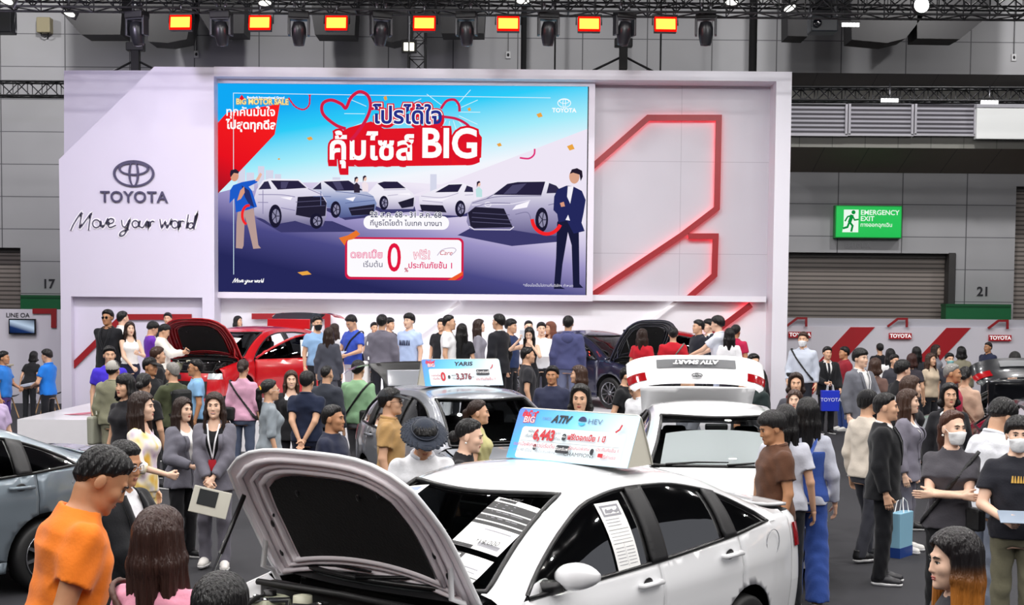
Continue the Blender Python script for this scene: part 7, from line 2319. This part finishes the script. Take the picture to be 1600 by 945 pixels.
s25 = P(827, 511, 95, -8, 'long-haired woman in black top holding a phone to her ear', 's', sex='f', hair='long', tc='#1a181c', top='tank', skin='l', nod=16, aL='face', aR='up', hlen=.22)
P(860, 502, 83, -60, 'woman in brown headscarf and tan blouse', 's', sex='f', hair='veil', hc='#6f4436', top='blouse', tc='#ad7348', aL='face', bag='cross_l')
P(825, 541, 99, 95, 'man with cropped hair behind the board priced 3,376', tc='#2b2b30', hair='crop', skin='m')
P(888, 493, 99, 172, 'person in indigo hooded sweatshirt seen from behind on the stage', 's', top='hoodie', tc='#4b4f7a', bc='#6d7390', fat=1.04, hair='short')
P(863, 571, 120, -14, 'man in dark blue jacket beside the end of the 3,376 board', top='jacket', tc='#2c3048', skin='t')
P(904, 570, 117, -88, 'woman with long brown hair in profile behind the 6,443 board', sex='f', hair='long', hc='c', tc='#4a3f42')
P(907, 600, 172, -10, 'woman with black bob and white top just over the 6,443 board', sex='f', hair='bob', tc='#d9dde6', skin='m')
P(981, 572, 118, 70, 'man in black t-shirt leaning toward the navy car', tc='#15161a', hair='crop', lean=12)
P(993, 592, 127, -55, 'man in glasses and white shirt looking down before the white boot lid', top='shirt', tc='#e3e4e8', glasses=True, nod=30)
# --- stage by the navy car
P(1004, 513, 102, 152, 'woman in red t-shirt with long dark hair at the navy car', 's', sex='f', hair='long', hc='b', tc='#bf1a2a', fat=1.12, bc='#1d1e28', aL='low')
P(1052, 511, 107, 174, 'man in red t-shirt with grey shoulder strap seen from behind', 's', tc='#c41c2c', fat=1.16, bag='back_r', bagc='#6b6a63', bc='#16171d', hair='short')
P(1091, 499, 86, -70, 'person in black jacket next to the raised navy bonnet', 's', top='jacket', tc='#1c1e28', hair='short')
P(1107, 498, 83, -60, 'man in white collared shirt between two others by the navy car', 's', top='suit', tc='#1d2433', hair='bowl', skin='l')
P(1121, 493, 91, -118, 'tall young man in white polo reaching toward the navy engine', 's', top='polo', tc='#dfe4f0', hair='bowl', aR='reach', aL='reach', bc='#b9c3dc', lean=6, skin='l')
P(1140, 512, 102, 168, 'woman in white blouse and long black skirt seen from behind', 's', sex='f', hair='long', tc='#f0f0f4', top='blouse', bot='skirt', bc='#211e2a', hlen=.12)
P(1150, 507, 86, 148, 'man in crimson polo at the end of the stage', 's', top='polo', tc='#b01c46', bc='#232a4a', fat=1.06, skin='t')
P(1076, 574, 126, -84, 'balding man in grey jacket and white collar behind the boot lid', top='suit', tc='#83868f', hair='bald', skin='m', fat=1.05)
P(1178, 552, 101, 20, 'person in black suit standing against the pier', top='suit', tc='#16171b')
P(1183, 575, 121, -70, 'wavy-haired man in dark green shirt near the pier', top='shirt', tc='#1f2c2c', hair='bowl', skin='t')
P(1158, 587, 128, 78, 'man with black hair and black t-shirt passing behind the boot lid', tc='#18191c', skin='t')
# --- past the pier
P(1255, 518, 90, -24, 'person in white face mask and pale grey shirt with black strap by the pier', z=.3, top='shirt', tc='#c3cad8', hair='short', hc='c', mask='#eef0f3', skin='m', bag='cross_l', aR='low', fat=1.05, bc='#20232c')
r2 = P(1293, 541, 80, 8, 'man in black suit holding a royal blue carrier bag', top='suit', tc='#16171b', tie='#1c1c22', aL='low', aR='hold', skin='m')
P(1319, 541, 78, -75, 'man in dark red jacket and blue jeans behind the grey suit', top='jacket', tc='#8c1f2c', bc='#38508f', bot='jeans', shoes='#e4e2dc', skin='t')
P(1345, 544, 108, 34, 'smiling man in grey suit with red badge facing the silver car', top='suit', tc='#6c6e77', bc='#6c6e77', lan='#e8e8ea', smile=True, skin='l', hair='bowl', aL='hold')
P(1375, 536, 66, 178, 'person in black seen from behind against the booth wall', tc='#1b1b20')
P(1391, 544, 81, 178, 'woman with straight black hair and white blouse seen from behind', sex='f', hair='long', top='blouse', tc='#e3e2e2')
P(1368, 559, 101, 150, 'woman with brown wavy hair right behind the smiling grey suit', sex='f', hair='bob', hc='c', tc='#6a514a')
P(1411, 562, 116, 112, 'person in black t-shirt with white back lettering', tc='#17171b', hair='bowl', skin='l', backlogo='#e8e8ea')
P(1432, 541, 76, 176, 'dark-haired woman seen from behind near the second red band', sex='f', hair='long', tc='#2a2a30')
P(1425, 552, 86, 160, 'woman with reddish brown hair in the crowd by the second red band', sex='f', hair='bob', hc='#3a1d18', tc='#38343c')
P(1463, 538, 68, 60, 'woman in grey top in profile against the red band', sex='f', hair='long', hc='b', tc='#8b8d98', aL='phone')
P(1502, 541, 75, 178, 'woman in grey-brown jacket and black bob seen from behind', sex='f', hair='bob', top='jacket', tc='#87826f')
P(1484, 551, 82, 4, 'person in teal face mask by the silver car', mask='#7fb7ba', tc='#3b3b44')
P(1544, 534, 66, -60, 'man in navy and red jacket above the pale blue sale board', top='jacket', tc='#2a2f4a', hair='crop', skin='t')
P(1489, 567, 121, 62, 'grey-haired man in bright red shirt beside the silver car', tc='#c5204a', hair='crop', hc='g', skin='t')
P(1509, 572, 117, 150, 'woman in beige cardigan with brown strap and pinned black hair', sex='f', hair='bun', top='blouse', tc='#cfae98', bag='back_l', bagc='#6a4230')
P(1583, 561, 119, -14, 'man in grey suit behind the black car boot lid', top='suit', tc='#8b8c97', hair='short', skin='l')
P(1586, 549, 92, 160, 'dark-haired person behind the grey suit by the silver car', sex='f', hair='bob', tc='#1d1d22')
P(1455, 551, 84, 30, 'woman with light brown hair between the red band and the silver car', sex='f', hair='long', hc='c', tc='#c4b39c')
P(1398, 553, 84, 20, 'person in charcoal shirt in the crowd under the middle booth sign', tc='#3a3a42')
P(1424, 586, 142, 82, 'woman with long brown hair and black top in profile near the silver car', sex='f', hair='long', hc='c', tc='#1c1b20', skin='l')
P(1484, 598, 150, -4, 'woman with black bob in black jacket over a white top', sex='f', hair='bob', top='blazer', tc='#1a1a1f', inner='#eef0f2', skin='m')
P(1244, 582, 132, -10, 'woman with brown bob and dark grey top near the pier base', sex='f', hair='bob', hc='b', tc='#4a4a52')
P(1242, 608, 143, -18, 'woman with light brown hair looking over others near the pier', sex='f', hair='long', hc='c', tc='#d6d8dc', skin='l')
P(1228, 631, 196, 166, 'woman with straight black hair right beside the brown shirt', sex='f', hair='long', tc='#c7c9d4', hlen=.1)
P(1262, 620, 192, 172, 'woman in blue denim overalls over a pale blouse walking away', sex='f', hair='long', hlen=.3, top='blouse', tc='#babdca', bot='wide', bc='#34519c', stride=16, shoes='#a8876c')
P(1207, 643, 206, -80, 'man in brown shirt examining the white sedan boot', top='shirt', sl=.62, tc='#5a3a29', bc='#3a302a', skin='t', hair='bowl', nod=18, fat=1.06)
P(1357, 607, 163, 122, 'man in black cap and beige long-sleeved shirt seen from behind', top='tee', sl=1.9, tc='#cdc3b6', bc='#33343c', hat='cap', hatc='#17171a', stride=18)
P(1420, 607, 157, 62, 'woman in grey suit with long brown hair behind the black-suited man', sex='f', hair='long', hc='c', top='blazer', tc='#7d7a87', bc='#6c6a76', skin='l', shoes='#e9e6e2')
P(1385, 612, 178, 72, 'man in black suit with black and white sneakers standing in profile', top='suit', tc='#131418', bc='#101116', skin='m', hair='crop', sole='#f4f4f4', shoes='#2c2c30', fat=1.06)
P(1490, 640, 216, -22, 'woman in white face mask and dark grey t-shirt with folded arms', sex='f', tc='#48464c', bc='#111216', hair='pony', hc='#4a2a1c', skin='l', mask='#f3f5f6', aL='cross', aR='cross', turn=40, earr=True, bag='cross_r')
P(1566, 626, 200, 112, 'man in white polo looking down beside the masked woman', top='polo', tc='#e6e8ee', hair='bowl', skin='m', nod=28, bc='#7f8798', lean=8)
r31 = P(1592, 650, 224, -12, 'person in white face mask and black t-shirt holding an open leaflet', tc='#22232b', mask='#f2f4f6', hair='bowl', aL='hold', aR='hold', bc='#6c6956', logo=('#d3a548', .12, .05, 1.30), skin='l')
P(1492, 824, 410, -82, 'woman with dark hair fading to copper ends in the lower corner', sex='f', hair='long', hc='#151012', tip='#b5702a', top='tee', tc='#3b3b41', skin='l', hlen=.3, nod=6)
# --- around the white sedan
P(611, 604, 172, 84, 'man in dark cap and tan polo in profile by the grey hatchback', top='polo', tc='#b08c5a', hat='cap', hatc='#2f3236', glasses=True, bc='#a08254', skin='m', hair='short')
P(663, 659, 226, 12, 'man in navy brimmed hat and white polo leaning over the white sedan', top='polo', tc='#e9eaee', slc='#c9ccd4', hat='brim', hatc='#2b313d', nod=30, lean=14, skin='t', bc='#2a3a66', aL='reach', aR='low')
P(734, 654, 216, 82, 'woman with tied black hair and earrings in black top beside the white roof', sex='f', hair='bun', tc='#1c1b1f', skin='l', earr=True, lean=8, nod=8)
P(748, 624, 168, 88, 'person in pale yellow-green shirt passing the grey hatchback window', sex='f', hair='pony', hc='b', tc='#c6c088', skin='m', lean=0)
# --- nearest people
l5 = P(335, 612, 172, 4, 'smiling woman in grey suit with red badge holding a clipboard', sex='f', top='blazer', tc='#6f6d78', bc='#6f6d78', inner='#17171b', hair='long', hc='b', skin='l', lan='#eceaf0', aL='clasp', aR=((.03, -.24, .88), (1, .3, -.3), (-.1, 1, .1), 'grip'), smile=True, shoes='#ece9e4', stride=6)
P(194, 687, 285, 66, 'man in black suit and pale-rimmed glasses next to the orange shirt', top='suit', tc='#141519', inner='#e6e6ea', glasses='#d8d8de', hair='crop', skin='t', nod=14, aL='phone', aR='clasp')
P(160, 703, 372, 118, 'man in orange t-shirt seen from behind beside the blue-grey sedan', fat=1.16, lean=16, tc='#e87a1e', bc='#23242a', hair='crop', skin='t', nod=28, turn=-10)
P(250, 789, 420, 160, 'woman with long wavy brown hair and pink blouse seen from behind', sex='f', hair='long', hc='#38211a', top='blouse', sl=.75, tc='#e79ab0', skin='l', hlen=.2, bag='back_l', bagc='#5a3a30')
P(346, 893, 520, 170, 'person of whom only the black hair shows at the bottom edge', hair='short', tc='#2a2a30')
# --- things in hand
held('phone', 'dark phone held by the person in the white jacket', 'phone', (s5['hand'](1) + s5['hand'](-1)) / 2 + Vector((.02, -.03, .03)), (.075, .15, .01), '#202227', s5['yaw'], .5)
held('tablet', 'pale blue tablet held by the man in the royal blue t-shirt', 'tablet', (s12['hand'](1) + s12['hand'](-1)) / 2 + Vector((-.03, -.03, .03)), (.2, .26, .01), '#c3cce6', s12['yaw'], .4)
held('paper_sheet', 'white sheet held up by the man behind the tan headscarf', 'paper', (s24['hand'](1) + s24['hand'](-1)) / 2 + Vector((0, -.03, .06)), (.22, .006, .3), '#f2f2f2', s24['yaw'], -.3, 0, 0)
held('phone', 'white phone held up by the long-haired woman in black', 'phone', s25['hand'](-1, .08) + Vector((0, -.02, .02)), (.075, .012, .15), '#d9dde6', s25['yaw'])
q = held('clipboard', 'pale clipboard with a dark photo held by the smiling woman with badge', 'clipboard', l5['hand'](-1, .1) + Vector((0, -.05, -.13)), (.34, .012, .24), '#cfcdc0', l5['yaw'] + .1, -.15, .25)
MB().box((-.03, -.008, .03), (.17, .005, .14)).build('photo_sheet', mat('#2c2f30', .3), q)
q2 = held('leaflet', 'open grey-blue leaflet held by the person in black t-shirt and mask', 'leaflet', (r31['hand'](1) + r31['hand'](-1)) / 2 + Vector((0, -.05, .04)), (.34, .22, .006), '#8b98a8', r31['yaw'], .25)
held('papers', 'sheets of paper held by the person in bright blue polo', 'papers', (b1['hand'](1) + b1['hand'](-1)) / 2 + Vector((-.05, 0, .03)), (.22, .3, .05), '#c9cfe0', b1['yaw'], .2)
def carrier(label, pos, rz, col, lab=None, w=.3, h=.36, base=None):
    t = thing('carrier_bag', label, 'bag', pos, rz)
    MB().box((0, 0, -h / 2), (w, .11, h), taper=1.04).build('bag_body', mat(col, .45), t, bevel=.008)
    if base: MB().box((0, 0, -h + .05), (w * 1.0 + .004, .114, .1)).build('bag_band', mat(base, .45), t)
    for s in (-1, 1): MB().tube([(-.06, s * .045, 0), (-.05, s * .03, .1), (0, s * .012, .14), (.05, s * .03, .1), (.06, s * .045, 0)], .005, 6).build('bag_handle', mat('#e8e8e8', .6), t)
    if lab: lettering(lab, .1, mat('#e8ecff', .5), t, (0, -.062, -h * .45), 'bag_lettering')
    return t
hp_ = r2['hand'](-1, .09)
carrier('royal blue carrier bag hanging from the hand of the black suit', (hp_.x, hp_.y - .02, hp_.z - .12), .1, '#1c34c4', 'TOYOTA', .34, .40)
p_ = at(1409, 800, 2200 / 160)
carrier('light blue paper bag with dark blue base standing by the sneakers', (p_.x, p_.y, .44), .9, '#8fc0d8', None, .30, .44, '#1d3f86')
